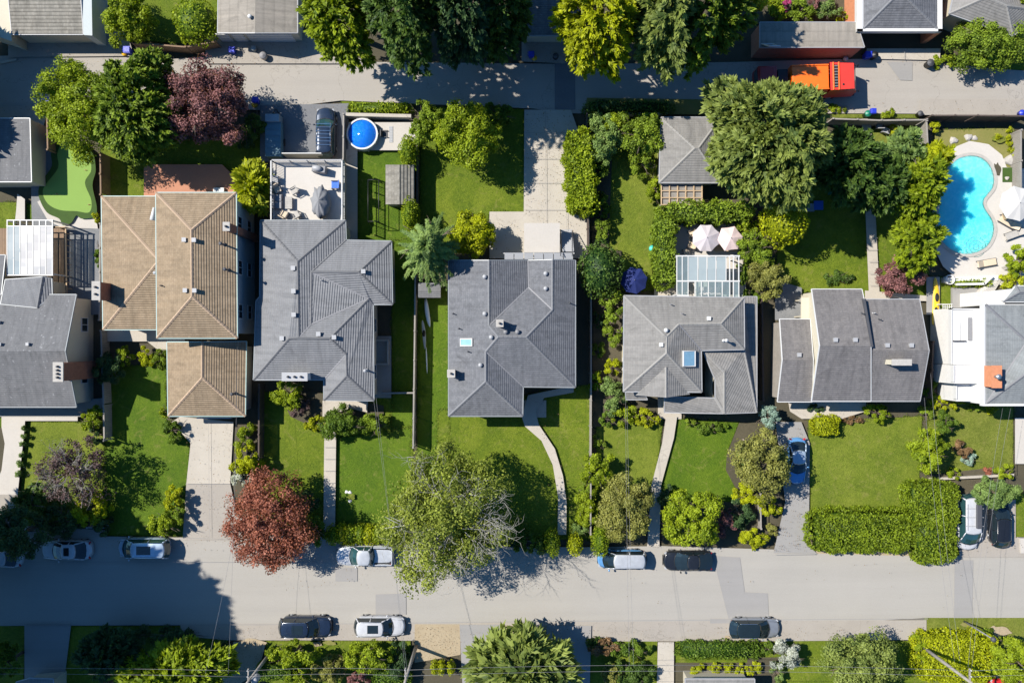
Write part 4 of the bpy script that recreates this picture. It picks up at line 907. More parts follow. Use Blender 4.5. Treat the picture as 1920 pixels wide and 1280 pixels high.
# round pool above ground
p0 = P(679, 251, 1.1); rt = root('round_pool', 'round above ground pool of bright blue water beside the alley fence', 'pool', (p0.x, p0.y, 0))
m = MB(); n = 40
m.lathe(p0 - Vector((0, 0, 1.1)), [(1.40, 0), (1.42, .2), (1.40, .5), (1.42, .8), (1.42, 1.1), (1.33, 1.12), (1.33, .98)], n); m.build('pool_wall', 'white_hull', rt)
m = MB(); m.cyl(p0 - Vector((0, 0, 1.05)), 1.325, 1.0, n); m.build('water', 'water_blue', rt)
m = MB()
for k in range(n):
    a, b = 2 * math.pi * k / n, 2 * math.pi * (k + 1) / n; m.add([p0 + Vector((q * math.cos(t), q * math.sin(t), z)) for q, t, z in ((1.3, a, .03), (1.45, a, .03), (1.45, b, .03), (1.3, b, .03))], [(0, 1, 2, 3)])
m.build('rim', 'white_paint', rt)
for k in range(10):
    a = k * .628; m = MB(); m.box(p0 + Vector((1.46 * math.cos(a), 1.46 * math.sin(a), -.52)), (.06, .12, 1.1), a); m.build('upright', 'light_grey', rt)
# ---------------- buildings
def house(name, label, cat, px, py): c = P(px, py); return root(name, label, cat, (c.x, c.y, 0))
# far-left house with the dark gable roof
h = house('bungalow', 'dark grey gabled house with tall brick chimney on its east end at left edge', 'house', 60, 655)
r = Roof(dict(a=(-120, 552, 3.5), b=(143, 552, 3.5), c=(122, 658, 5.3), d=(-125, 658, 5.3), e=(143, 763, 3.5), f=(-120, 763, 3.5)), ['abcd', 'dcef'])
r.build(h, 'roof_dark', None, 'gutter'); r.walls(h, 'abef', 'cream', .3)
for x, y in ((2, 645), (54, 645), (0, 604)): vent(h, r, x, y, 'light_grey', s=.26)
chimney(h, 110, 697, 6.3, .75, 1.55, 0, 'rust_brick', 'stone', 4)
r2 = Roof(dict(a=(10, 524, 3.5), b=(80, 519, 3.7), c=(97, 522, 3.4), d=(98, 553, 3.4), e=(70, 577, 4.0), f=(1, 570, 3.9)), ['abef', 'bcde'])
r2.build(h, 'roof_grey', 'cap_grey'); r2.walls(h, 'abcdef', 'cream', .3, win=False)
r3 = Roof(dict(a=(-60, 478, 3.2), b=(10, 478, 3.2), c=(2, 552, 3.6), d=(-60, 552, 3.6)), ['abcd']); r3.build(h, 'roof_dark'); r3.walls(h, 'abcd', 'cream', .3, win=False)
# left pergola with glazed roof beside a timber deck
c = P(57, 465, 3); h = root('patio_cover', 'white framed patio cover with white fabric and glass panels beside timber deck', 'patio cover', (c.x, c.y, 0))
m = MB()
for i in range(8):
    x = 14 + i * 12.1; a, b = P(x, 413, 3.1), P(x, 516, 3.1); m.box((a + b) / 2, ((a - b).length, .07, .12), math.pi / 2)
for y in (413, 424, 516): a, b = P(13, y, 3.12), P(100, y, 3.12); m.box((a + b) / 2, ((a - b).length, .08, .12))
m.build('frame', 'white_paint', h)
for i in range(7):
    x0, x1 = 14.8 + i * 12.1, 25.3 + i * 12.1; m = MB(); k = 6; vs = []; 
    for j in range(k + 1):
        y = 425 + (515 - 425) * j / k
        for x in (x0, x1): vs.append(P(x, y, 3.15 - .012 * math.sin(j * 1.3 + i)))
    m.add(vs, [(2 * j, 2 * j + 1, 2 * j + 3, 2 * j + 2) for j in range(k)]); m.build('roof_panel', 'poly_white' if i > 1 else 'frosted', h)
for x, y in ((14, 414), (99, 414), (14, 514), (99, 514)): p = P(x, y, 3); m = MB(); m.box((p.x, p.y, 1.5), (.12, .12, 3)); m.build('post', 'white_paint', h)
c = P(70, 480, .7); h = root('timber_deck', 'brown stained timber deck with railings under the glazed patio cover', 'deck', (c.x, c.y, 0)); m = MB()
for i in range(30):
    x = -12 + i * 4.6; a, b = P(x, 428, .7), P(x, 555, .7); m.box(((a.x + b.x) / 2, (a.y + b.y) / 2, .68), (.215, (a - b).length, .05))
m.build('boards', 'wood_brown', h); a = P(55, 490, .6); m = MB(); m.box((a.x, a.y, .32), (6.3, 6.0, .62)); m.build('base', 'wood_dark', h)
for (x0, y0, x1, y1) in ((123, 426, 125, 552), (104, 426, 123, 426)):
    a, b = P(x0, y0, 1.6), P(x1, y1, 1.6); m = MB(); m.box((a + b) / 2, ((a - b).length, .1, .07), math.atan2(b.y - a.y, b.x - a.x)); k = 12
    for i in range(k): p = a.lerp(b, i / (k - 1)); m.box((p.x, p.y, 1.15), (.04, .04, .9))
    m.build('railing', 'wood_tan', h)
# tan hip-roofed house
h = house('tan_house', 'tan tiled house of stepped hip roofs with attached garage wing', 'house', 330, 520)
r = Roof(dict(a=(190, 368, 3.5), b=(293, 368, 3.5), c=(298, 488, 5.4), d=(193, 618, 3.5), e=(293, 618, 3.5)), ['abc', 'acd', 'dce'])
r.build(h, 'roof_tan', 'cap_tan', 'gutter_teal'); r.walls(h, 'abed', 'cream'); chimney(h, 181, 545, 5.7, .6, 1.5, 0, 'rust_brick', 'stone', 2)
rA = r
r = Roof(dict(a=(292, 361, 6.2), b=(443, 361, 6.2), c=(359, 431, 7.7), d=(360, 556, 7.7), e=(445, 634, 6.2), f=(294, 634, 6.2)), ['abc', 'bedc', 'dfe', 'afdc'])
r.build(h, 'roof_tan', 'cap_tan', 'gutter_teal'); r.walls(h, 'abef', 'pale_blue_wall')
for x, y in ((350, 451), (367, 451), (352, 545), (368, 545)): vent(h, r, x, y, 'light_grey', s=.36)
vent(h, r, 299, 513, 'light_grey', 'tall'); vent(h, r, 306, 536, 'dark_grey', 'pipe'); vent(h, r, 418, 458, 'dark_grey', 'tall'); vent(h, r, 426, 506, 'dark_grey', 'tall')
chimney(h, 425, 425, 8.0, .45, .62, 0, 'rust_brick', 'stone', 1); 
a = P(287, 401, 5.2); m = MB(); m.tube([a + Vector((.1, .55, 0)), a + Vector((-.05, -.55, 0))], [.12, .24], 12); m.build('roof_duct', 'white_paint', h)
r = Roof(dict(a=(313, 641, 3.0), b=(462, 640, 3.0), c=(379, 641, 4.45), d=(379, 708, 4.45), e=(460, 780, 3.0), f=(315, 780, 3.0)), ['bedc', 'dfe', 'afdc'])
r.build(h, 'roof_tan', 'cap_tan', 'gutter_teal'); r.walls(h, 'abef', 'cream', win=False); vent(h, r, 443, 737, 'dark_grey', 'tall')
a, b = P(385, 776, 0), P(448, 776, 0); a.y += .38; b.y += .38
m = MB(); m.box(((a.x + b.x) / 2, a.y - .55, 1.1), ((b - a).length, .06, 2.1)); 
for k in range(4): m.box(((a.x + b.x) / 2, a.y - .585, .35 + k * .52), ((b - a).length - .1, .03, .42))
m.build('garage_door', 'white_paint', h)
# grey house with many hips
h = house('grey_house', 'mid grey house with many crossing hip roofs below the roof terrace', 'house', 600, 590)
E = 4.2
r = Roof(dict(a=(488, 413, E), b=(648, 413, E), c=(649, 450, E), d=(734, 452, E), e=(736, 571, E), f=(700, 571, E), g=(701, 751, E), h=(607, 750, E), i=(607, 712, E), j=(475, 712, E), k=(480, 564, E), l=(487, 556, E),
              m=(558, 490, 5.7), n=(560, 633, 5.7), o=(584, 510, 5.3), p=(672, 510, 5.3), q=(691, 560, 4.5), r=(583, 608, 5.25), s=(542, 634, 5.7), t=(618, 634, 5.7), u=(649, 664, 5.1), v=(650, 704, 5.1)),
         ['abm', 'amnskl', 'ksj', 'bcornm', 'cdpo', 'dep', 'opefq', 'oqr', 'rqtn', 'sntuij', 'tqfgvu', 'uvhi', 'vgh'])
r.build(h, 'roof_grey', 'cap_grey', 'gutter'); r.walls(h, 'abcdefghijkl', 'cream', .35)
for x, y in ((551, 503), (552, 546), (552, 590), (530, 634), (598, 626), (627, 632), (682, 509)): vent(h, r, x, y, 'light_grey', s=.38)
vent(h, r, 604, 526, 'light_grey', 'pipe'); vent(h, r, 688, 694, 'light_grey', 'tall')
chimney(h, 553, 706, 5.6, 2.1, .6, 0, 'white_wall', 'light_grey', 3)
# window well and side steps on its east side
p = P(712, 660, .0); m = MB(); 
for dx, dy, w, d in ((0, 1.1, 1.3, .15), (0, -1.1, 1.3, .15), (.6, 0, .15, 2.1)): m.box((p.x + dx + .3, p.y + dy, .45), (w, d, .9))
m.build('window_well', 'concrete', h)
# roof terrace
c = P(575, 355, 2.7); h = root('garage', 'flat garage topped by a pale tiled roof terrace with white railings', 'garage', (c.x, c.y, 0))
a, b = P(511, 413, 2.7), P(641, 301, 2.7); m = MB(); m.box(((a.x + b.x) / 2, (a.y + b.y) / 2 + .1, 1.3), (b.x - a.x - .1, b.y - a.y, 2.56)); m.build('wall', 'stucco', h)
m = MB(); m.box(((a.x + b.x) / 2, (a.y + b.y) / 2, 2.63), (b.x - a.x, b.y - a.y, .14)); m.build('terrace_floor', 'pool_concrete', h)
for x0, y0, x1, y1, mt in ((508, 412, 508, 300, 'white_paint'), (508, 300, 640, 300, 'light_grey'), (641, 300, 641, 412, 'white_paint')):
    p, q = P(x0, y0, 3.8), P(x1, y1, 3.8); m = MB(); an = math.atan2((q - p).y, (q - p).x); L = (q - p).length; mid = (p + q) / 2
    m.box((mid.x, mid.y, 3.78), (L, .1, .06), an); m.box((mid.x, mid.y, 2.85), (L, .06, .05), an)
    for i in range(int(L / .14)): u = p.lerp(q, (i + .5) / int(L / .14)); m.box((u.x, u.y, 3.3), (.03, .03, .95), an)
    for i in range(5): u = p.lerp(q, i / 4); m.box((u.x, u.y, 3.25), (.1, .1, 1.16), an)
    m.build('railing', mt, h)
a, b = P(525, 300, 0), P(628, 300, 0); m = MB(); m.box(((a.x + b.x) / 2, a.y + .13, 1.1), (3.6, .08, 2.1)); m.build('garage_door', 'white_paint', h)
# dark grey house
h = house('slate_house', 'dark slate grey house with curving front path behind the tall street tree', 'house', 960, 630); E = 4.
r = Roof(dict(a=(841, 488, E), b=(917, 488, 5.5), c=(990, 488, 4.03), d=(1036, 487, 4.95), e=(1079, 488, E), f=(1079, 726, E), g=(981, 725, E), h=(980, 780, E), i=(841, 780, E),
              j=(917, 610, 5.5), k=(935, 631, 5.85), l=(987, 632, 5.85), m=(911, 659, 5.4), n=(911, 715, 5.4), o=(991, 539, 4.08), p=(1036, 581, 4.95)),
         ['abjkmni', 'bcoj', 'cdpo', 'oplkj', 'deflp', 'klfgm', 'mghn', 'nhi'])
r.build(h, 'roof_slate', 'cap_slate', 'gutter'); r.walls(h, 'aefghi', 'stucco', .4)
for x, y in ((909, 519), (909, 588), (921, 632), (901, 684), (1023, 513), (1023, 541), (948, 622), (970, 622)): vent(h, r, x, y, 'light_grey' if x not in (948, 970) else 'mid_grey', 'turbine')
for x, y in ((850, 588), (861, 616), (878, 659), (1068, 568)): vent(h, r, x, y, 'dark_grey', 'pipe')
chimney(h, 937, 606, 6.7, .5, .5, 4.5, 'cream', 'stone', 1); chimney(h, 846, 700, 5.4, .55, .55, 3.6, 'cream', 'stone', 1); skylight(h, r, 862, 634, 886, 649)
p = P(1000, 760, 0); m = MB(); m.box((p.x, p.y - .3, .09), (2.4, 1.6, .18)); m.build('doorstep', 'concrete', h)
# raised rear deck with stair
c = P(1016, 446, 2.4); h = root('sun_deck', 'raised pale sun deck with dark railing beside the concrete drive', 'deck', (c.x, c.y, 0))
a, b = P(983, 474, 2.5), P(1050, 419, 2.5); m = MB(); m.box((c.x, c.y, 2.4), (b.x - a.x, b.y - a.y, .2)); m.build('deck_floor', 'pale_concrete', h)
for x in (a.x + .2, b.x - .2):
    for y in (a.y + .2, b.y - .2): m = MB(); m.box((x, y, 1.15), (.14, .14, 2.3)); m.build('post', 'white_paint', h)
m = MB(); n = 11
for i in range(n): p = P(1062, 430 + i * 4.4, 0); m.box((p.x, p.y, .22 * i + .1), (1.05, .3, .06))
m.build('stair', 'light_grey', h)
for xx in (1051, 1073):
    p, q = P(xx, 432, 1.1), P(xx, 478, 3.4); m = MB(); m.tube([p, q], .04, 6)
    for i in range(14): u = p.lerp(q, i / 13); m.tube([u, u - Vector((0, 0, .95))], .02, 4)
    m.build('railing', 'dark_grey', h)
c = P(1010, 482, 2.6); h = root('awning', 'narrow glazed awning of pale panels along the rear of the slate house', 'awning', (c.x, c.y, 0))
for i in range(7):
    m = MB(); p, q = P(946 + i * 18.5, 484, 2.9), P(963 + i * 18.5, 476, 2.75); m.box(((p.x + q.x) / 2, (p.y + q.y) / 2, 2.8), (q.x - p.x, .62, .03), rx=R(-12)); m.build('awning_panel', 'poly_white', h)
a, b = P(944, 475, 2.7), P(1077, 475, 2.7); m = MB(); m.box((a + b) / 2, ((b - a).length, .07, .1)); m.build('frame', 'white_paint', h)
# small shed behind the west fence of the slate house
def shed(label, x0, y0, x1, y1, ridge, he, hr, mat, wall, ns=True, name='garden_shed'):
    c = P((x0 + x1) / 2, (y0 + y1) / 2); h = root(name, label, 'shed', (c.x, c.y, 0))
    if ns: r = Roof(dict(a=(x0, y0, he), b=(ridge, y0, hr), c=(x1, y0, he), d=(x1, y1, he), e=(ridge, y1, hr), f=(x0, y1, he)), ['abef', 'bcde'])
    else: r = Roof(dict(a=(x0, y0, he), b=(x1, y0, he), c=(x1, ridge, hr), d=(x0, ridge, hr), e=(x1, y1, he), f=(x0, y1, he)), ['abcd', 'dcef'])
    r.build(h, mat, None, None, th=.08); w, poly = r.walls(h, 'acdf' if ns else 'abef', wall, .12, win=False)
    a, b = poly[0], poly[1]; 
    i = max(range(4), key=lambda i: -(poly[i].y + poly[(i + 1) % 4].y)); a, b = poly[i], poly[(i + 1) % 4]; d = (b - a).normalized(); door(h, (a + b) / 2, Vector((d.y, -d.x)), .8, min(1.85, he - .15), 'wood_dark'); return h
shed('weathered timber shed with split shake roof on the lawn by the round pool', 723, 309, 777, 383, 748, 2.1, 2.7, 'roof_shake', 'wood_grey')
shed('small dark flat roofed shed under the sweeping blue green spruce', 784, 530, 826, 558, 545, 1.9, 2.05, 'roof_dark', 'wood_grey', False)
# warm grey house with lower L-shaped roof
h = house('warm_grey_house', 'warm grey hip roofed house with square skylight and lower wraparound roof', 'house', 1290, 660); E = 4.6
r = Roof(dict(a=(1170, 554, E), b=(1395, 558, E), c=(1396, 655, E), d=(1315, 657, E), e=(1316, 735, E), f=(1169, 734, E), g=(1246, 628, 5.9), h=(1250, 662, 5.95), i=(1273, 608, 5.62), j=(1352, 607, 5.62), k=(1250, 631, 5.9)),
         ['agkhf', 'abjikg', 'bcj', 'ijcd', 'kideh', 'hef'])
r.build(h, 'roof_warm', 'cap_warm', 'light_grey'); r.walls(h, 'abcdef', 'cream')
for x, y in ((1239, 646), (1328, 597)): vent(h, r, x, y, 'white_paint', s=.34)
vent(h, r, 1248, 619, 'white_paint', 'turbine')
for x, y in ((1257, 571), (1278, 588)): vent(h, r, x, y, 'mid_grey', 'pipe')
vent(h, r, 1357, 638, 'white_paint', 'tall'); skylight(h, r, 1278, 657, 1304, 687, lift=.3)
r2 = Roof(dict(a=(1192, 741, 4.5), b=(1249, 688, 5.5), c=(1294, 739, 4.5), d=(1249, 745, 5.48)), ['abd', 'bcd']); r2.build(h, 'roof_warm', 'cap_warm', None, th=.1)
q = [P(1196, 741, 4.45), P(1291, 739, 4.45), P(1249, 744, 5.36)]; m = MB(); m.add(q + [v + Vector((0, .12, 0)) for v in q], [(0, 1, 2), (5, 4, 3), (0, 3, 4, 1)]); m.build('gable_wall', 'cream', h)
r3 = Roof(dict(a=(1395, 556, 3.1), b=(1419, 556, 3.0), c=(1419, 773, 2.9), d=(1358, 775, 3.5), e=(1358, 698, 4.1), f=(1318, 657, 4.1), g=(1341, 712, 3.55), h=(1341, 746, 3.5), i=(1246, 744, 3.5), j=(1246, 773, 2.9), k=(1395, 655, 3.9)),
          ['abck', 'kcdef', 'feg', 'eghd', 'hijd'])
r3.build(h, 'roof_warm', 'cap_warm', 'light_grey', valley=False); r3.walls(h, [(1398, 560, 3), 'b', 'c', 'j', (1248, 740, 3), (1330, 740, 3), (1330, 650, 3), (1398, 640, 3)], 'cream', .3, win=False)
r4 = Roof(dict(a=(1173, 733, 3.2), b=(1205, 733, 3.2), c=(1214, 749, 2.9), d=(1174, 749, 2.9)), ['abcd']); r4.build(h, 'roof_warm', None, 'light_grey'); r4.walls(h, 'abcd', 'cream', .2, win=False)
p = P(1255, 765, 0); m = MB(); m.box((p.x, p.y, .1), (2.2, 2.0, .2)); m.build('doorstep', 'concrete', h)
# glass-roofed patio frame
c = P(1328, 520, 3.2); h = root('patio_cover', 'white framed pergola with frosted glass panels beside the pink parasols', 'patio cover', (c.x, c.y, 0)); Z = 3.3
m = MB()
for x, y0, y1 in ((1269, 481, 553), (1279, 481, 553), (1290, 481, 553), (1308, 481, 527), (1325, 481, 527), (1342, 481, 527), (1361, 481, 527), (1368, 481, 568), (1375, 481, 568), (1385, 481, 568), (1303, 527, 568), (1315, 527, 568), (1328, 527, 568), (1341, 527, 568), (1354, 527, 568)):
    a, b = P(x, y0, Z), P(x, y1, Z); m.box((a + b) / 2, ((b - a).length, .075, .12), math.pi / 2)
for y, x0, x1 in ((480, 1267, 1387), (527, 1269, 1387), (568, 1302, 1386), (554, 1269, 1292)): a, b = P(x0, y, Z + .01), P(x1, y, Z + .01); m.box((a + b) / 2, ((b - a).length, .12, .13))
m.build('frame', 'white_paint', h)
for x0, x1, y0, y1, mt in ((1291.5, 1307, 482, 526, 'frosted'), (1309.5, 1324, 482, 526, 'frosted'), (1326.5, 1341, 482, 526, 'frosted'), (1343.5, 1360, 482, 526, 'frosted'), (1280, 1289, 482, 553, 'clear_glass'), (1270, 1278, 482, 553, 'clear_glass'),
                      (1304, 1314, 528, 567, 'clear_glass'), (1316, 1327, 528, 567, 'clear_glass'), (1329, 1340, 528, 567, 'clear_glass'), (1342, 1353, 528, 567, 'clear_glass'), (1355, 1367, 528, 567, 'clear_glass'), (1376, 1384, 528, 567, 'clear_glass')):
    a, b = P(x0, y0, Z), P(x1, y1, Z); m = MB(); m.box(((a.x + b.x) / 2, (a.y + b.y) / 2, Z + .035), (b.x - a.x, a.y - b.y, .02)); m.build('roof_panel', mt, h)
for x, y in ((1269, 482), (1385, 482), (1386, 566), (1269, 552)): p = P(x, y, 3.2); m = MB(); m.box((p.x, p.y, 1.6), (.11, .11, 3.2)); m.build('post', 'white_paint', h)
sheet('patio', 'pale_concrete', rect(1258, 410, 1396, 565), z=.42)
a = P(1327, 490, .2); m = MB(); m.box((a.x, a.y, .2), (6.7, 7.4, .4)); struct(m.build('patio_base', 'concrete'))
# mottled gabled house
h = house('gabled_house', 'long gabled house with mottled shingles and cream wall between its two roof levels', 'house', 1600, 650)
r = Roof(dict(a=(1522, 542, 3.9), b=(1616, 542, 3.9), c=(1620, 561, 4.35), d=(1633, 648, 5.95), e=(1537, 648, 5.95), f=(1522, 752, 3.9), g=(1633, 752, 3.9)), ['abcde', 'edgf'])
r.build(h, 'roof_mottled', None, 'white_paint'); r.walls(h, 'abgf', 'cream', .25, win=True)
r2 = Roof(dict(a=(1614, 561, 3.9), b=(1724, 561, 3.9), c=(1742, 657, 5.62), d=(1632, 657, 5.62), e=(1725, 752, 3.9), f=(1633, 752, 3.88)), ['abcd', 'dcef'])
r2.build(h, 'roof_mottled', None, 'light_grey'); r2.walls(h, 'abef', 'cream', .25)
a, b = P(1618, 560, 4.6), P(1633, 650, 6.0); m = MB(); d = (b - a)
m.add([a - Vector((0, 0, .9)), b - Vector((0, 0, .9)), b + Vector((0, 0, .02)), a + Vector((0, 0, .02)), a + Vector((.2, 0, -.9)), b + Vector((.2, 0, -.9)), b + Vector((.2, 0, .02)), a + Vector((.2, 0, .02))], [(0, 1, 2, 3), (7, 6, 5, 4), (3, 2, 6, 7), (1, 5, 6, 2), (0, 3, 7, 4), (0, 4, 5, 1)])
m.build('step_shade', 'dark_grey', h)  # dark strip along the roof step, standing in for its wedge of shadow
r3 = Roof(dict(a=(1462, 598, 2.9), b=(1519, 598, 2.9), c=(1525, 675, 4.1), d=(1467, 675, 4.1), e=(1523, 753, 2.9), f=(1458, 753, 2.9)), ['abcd', 'dcef'])
r3.build(h, 'roof_mottled', None, 'white_paint'); r3.walls(h, 'abef', 'wood_grey', .3, win=False)  # shade on the low wing's walls is put into their darker grey
a, b = P(1502, 597, 2.4), P(1524, 558, 2.4); m = MB(); m.box(((a.x + b.x) / 2, (a.y + b.y) / 2, 2.4), (b.x - a.x, b.y - a.y, .12)); m.box((a.x + .1, a.y + .2, 1.2), (.1, .1, 2.4)); m.box((a.x + .1, b.y - .2, 1.2), (.1, .1, 2.4)); m.build('canopy', 'cream', h)
for x, y in ((1565, 637), (1602, 637)): vent(h, r, x, y, 'light_grey', s=.36)
for x, y in ((1662, 647), (1707, 647)): vent(h, r2, x, y, 'light_grey', s=.36)
vent(h, r3, 1497, 665, 'light_grey', s=.36); vent(h, r2, 1637, 587, 'light_grey', 'pipe'); vent(h, r2, 1648, 599, 'dark_grey', 'pipe'); vent(h, r, 1616, 588, 'dark_grey', 'pipe')
chimney(h, 1690, 679, 6.5, 1.55, .4, 4.6, 'cream', 'stone', 0)
# white modern house
h = house('modern_house', 'white walled modern house with flat white terraces and grey roof at right edge', 'house', 1870, 650)
r = Roof(dict(a=(1848, 571, 5.), b=(1985, 571, 5.), c=(1985, 757, 5.), d=(1848, 757, 5.), e=(1925, 700, 6.0), f=(1985, 700, 6.), g=(1925, 640, 5.35), k=(1985, 640, 5.35)), ['abkg', 'agd', 'dge', 'gkfe', 'defc'])
r.build(h, 'roof_blue', 'cap_slate', 'white_paint', th=.3); r.walls(h, 'abcd', 'white_wall', .3)
r4 = Roof(dict(a=(1881, 566, 5.3), b=(1905, 536, 5.3), c=(1985, 536, 5.3), d=(1985, 566, 5.3), e=(1985, 548, 5.8), f=(1912, 548, 5.8)), ['abf', 'bcef', 'afed']); r4.build(h, 'roof_blue', 'cap_slate', 'white_paint', th=.3); r4.walls(h, 'abcd', 'white_wall', .2, win=False)
def wb(x0, y0, x1, y1, z0, z1, mat, nm):
    a, b = P(x0, y1, z1), P(x1, y0, z1); m = MB(); m.box(((a.x + b.x) / 2, (a.y + b.y) / 2, (z0 + z1) / 2), (b.x - a.x, b.y - a.y, z1 - z0)); return m.build(nm, mat, h)
wb(1841, 578, 1848, 757, 0, 4.9, 'white_wall', 'wall'); 
wb(1784, 578, 1841, 683, 0, 3.6, 'white_wall', 'terrace_wall'); wb(1788, 684, 1866, 719, 0, 4.1, 'white_wall', 'terrace_wall'); wb(1793, 720, 1841, 752, 0, 3.2, 'white_wall', 'terrace_wall')
for x0, y0, x1, y1, z in ((1784, 578, 1786, 683, 3.75), (1784, 578, 1841, 580, 3.75), (1789, 717, 1866, 719, 4.25), (1788, 684, 1790, 716, 4.25), (1793, 749, 1841, 752, 3.4), (1793, 720, 1795, 748, 3.4), (1843, 757, 1922, 761, 5.15), (1843, 566, 1847, 757, 5.15)): wb(x0, y0, x1, y1, z - .5, z, 'white_paint', 'parapet')
wb(1817, 595, 1822.5, 638, 3.58, 3.8, 'mid_grey', 'roof_slot'); wb(1788, 638, 1812, 640, 3.58, 3.85, 'dark_grey', 'scupper'); wb(1800, 604, 1801, 640, 3.58, 3.63, 'light_grey', 'seam')
wb(1845, 546, 1884, 572, 0, 4.2, 'white_wall', 'terrace_wall')
chimney(h, 1868, 706, 6.3, .7, 1.8, 4.2, 'orange_brick', 'orange_brick', 0, name='chimney'); p = P(1872, 706, 6.9); m = MB(); m.cyl((p.x, p.y, 6.3), .12, .6, 12); m.cyl((p.x, p.y, 6.9), .22, .12, 12); m.build('flue', 'metal', h)
# buildings along the top edge
h = house('alley_garage', 'weathered shake roofed garage with white parapets at top left corner', 'garage', 80, 20)
r = Roof(dict(a=(4, -120, 3.4), b=(143, -120, 3.4), c=(156, 65, 2.8), d=(22, 65, 2.8)), ['abcd']); r.build(h, 'roof_shake', None, 'light_grey'); r.walls(h, 'abcd', 'cream', .15, win=False)
for x0, y0, x1, y1, x2, y2, x3, y3, z, mt in ((145, -120, 170, -120, 173, 67, 157, 66, 2.9, 'pale_blue_wall'), (-30, -120, 4, -120, 22, 78, -30, 60, 2.7, 'cream')):
    q = [P(x0, y0, z), P(x1, y1, z), P(x2, y2, z), P(x3, y3, z)]; m = MB(); m.prism(q, 0, z); m.build('side_wall', mt, h)
h = house('double_garage', 'garage with ribbed brown grey gable roof and pale doors facing the alley', 'garage', 480, 20)
r = Roof(dict(a=(410, -110, 2.8), b=(480, -110, 3.7), c=(558, -110, 2.8), d=(558, 62, 2.8), e=(478, 62, 3.7), f=(408, 62, 2.8)), ['abef', 'bcde']); r.build(h, 'roof_flat', None, 'light_grey'); w, poly = r.walls(h, 'acdf', 'cream', .2, win=False)
y = min(p.y for p in poly)
for x0, x1 in ((412, 434), (440, 462), (468, 552)):
    a, b = P(x0, 70, 1), P(x1, 70, 1); m = MB(); m.box(((a.x + b.x) / 2, y - .04, 1.1), (b.x - a.x, .07, 2.1)); 
    for k in range(4): m.box(((a.x + b.x) / 2, y - .085, .35 + k * .52), (b.x - a.x - .08, .03, .42))
    m.build('garage_door', 'white_wall', h)
vent(h, r, 469, 32, 'white_paint', 'turbine')
h = house('slate_garage', 'small speckled slate roofed garage between the tall conifers at top', 'garage', 1020, 20)
r = Roof(dict(a=(970, -110, 3.0), b=(1085, -110, 3.0), c=(1085, 67, 2.8), d=(976, 67, 2.8)), ['abcd']); r.build(h, 'roof_slate', None, 'gutter'); r.walls(h, 'abcd', 'stucco', .3, win=False)
h = house('flat_roof_garage', 'low tan flat roofed garage with brown brick front beside the red truck', 'garage', 1520, 70)
r = Roof(dict(a=(1425, 42, 2.9), b=(1606, 42, 2.9), c=(1621, 89, 2.9), d=(1425, 89, 2.9)), ['abcd']); r.build(h, 'roof_flat', None, 'light_grey'); r.walls(h, 'abcd', 'brown_brick', .05, win=False)
skylight(h, r, 1441, 66, 1464, 88, 'black', .1)
h = house('carport', 'white trimmed grey hip roofed carport with open front on the alley', 'carport', 1690, 40)
r = Roof(dict(a=(1619, -100, 3.1), b=(1758, -100, 3.1), c=(1758, 54, 3.1), d=(1619, 54, 3.1), e=(1688, -30, 4.5), f=(1688, -15, 4.5)), ['abe', 'bcfe', 'cdf', 'dfea'])
r.build(h, 'roof_slate', 'cap_slate', 'white_paint', th=.25)
for x0, y0, x1, y1, z, mt, nm in ((1607, -100, 1618, 59, 3.2, 'white_paint', 'parapet'), (1759, -100, 1767, 59, 3.2, 'white_paint', 'parapet'), (1607, 54.5, 1767, 59, 3.2, 'white_paint', 'fascia')):
    a, b = P(x0, y1, z), P(x1, y0, z); m = MB(); m.box(((a.x + b.x) / 2, (a.y + b.y) / 2, z - .25), (b.x - a.x, b.y - a.y, .5)); m.build(nm, mt, h)
for x0, x1 in ((1607, 1618), (1757, 1768)):
    a, b = P(x0, 59, 3.), P(x1, -100, 3.); m = MB(); m.box(((a.x + b.x) / 2, (a.y + b.y) / 2, 1.35), (b.x - a.x - .05, b.y - a.y, 2.7)); m.build('wall', 'orange_brick', h)
a, b = P(1618, 20, 0), P(1757, 20, 0); m = MB(); m.box(((a.x + b.x) / 2, a.y + 2, 1.35), (b.x - a.x, .15, 2.7)); m.build('wall', 'stucco', h)
h = house('corner_house', 'pale grey hip roof turned at an angle behind bushes at top right', 'house', 1860, 10)
r = Roof(dict(a=(1780, 26, 3.5), b=(1800, -60, 3.5), c=(1960, -40, 3.5), d=(1955, 20, 3.5), e=(1900, 68, 3.5), f=(1850, -5, 4.7), g=(1888, 12, 4.7)), ['abf', 'bcf', 'cdgf', 'deg', 'eafg'])
r.build(h, 'roof_warm', 'cap_warm', 'light_grey'); r.walls(h, 'abcde', 'stucco', .4, win=False)
h = house('hip_garage', 'pale grey hip roofed garage partly under the giant conifer', 'garage', 1290, 280)
r = Roof(dict(a=(1239, 220, 2.8), b=(1352, 220, 2.8), c=(1352, 343, 2.8), d=(1236, 343, 2.8), e=(1303, 278, 3.9), f=(1310, 278, 3.9)), ['ade', 'abfe', 'bcf', 'cdef'])
r.build(h, 'roof_warm', 'cap_warm', 'light_grey'); r.walls(h, 'abcd', 'stucco', .3, win=False)
h = root('lean_to', 'timber lean-to with gridded slatted roof on the garage under the conifer', 'lean-to', P(1280, 364)); m = MB()
a, b = P(1240, 384, 2.3), P(1316, 345, 2.3)
for i in range(6): x = a.x + (b.x - a.x) * i / 5; m.box((x, (a.y + b.y) / 2, 2.3), (.1, b.y - a.y, .12))
for i in range(4): y = a.y + (b.y - a.y) * i / 3; m.box(((a.x + b.x) / 2, y, 2.33), (b.x - a.x, .08, .1))
m.build('frame', 'wood_tan', h); m = MB(); 
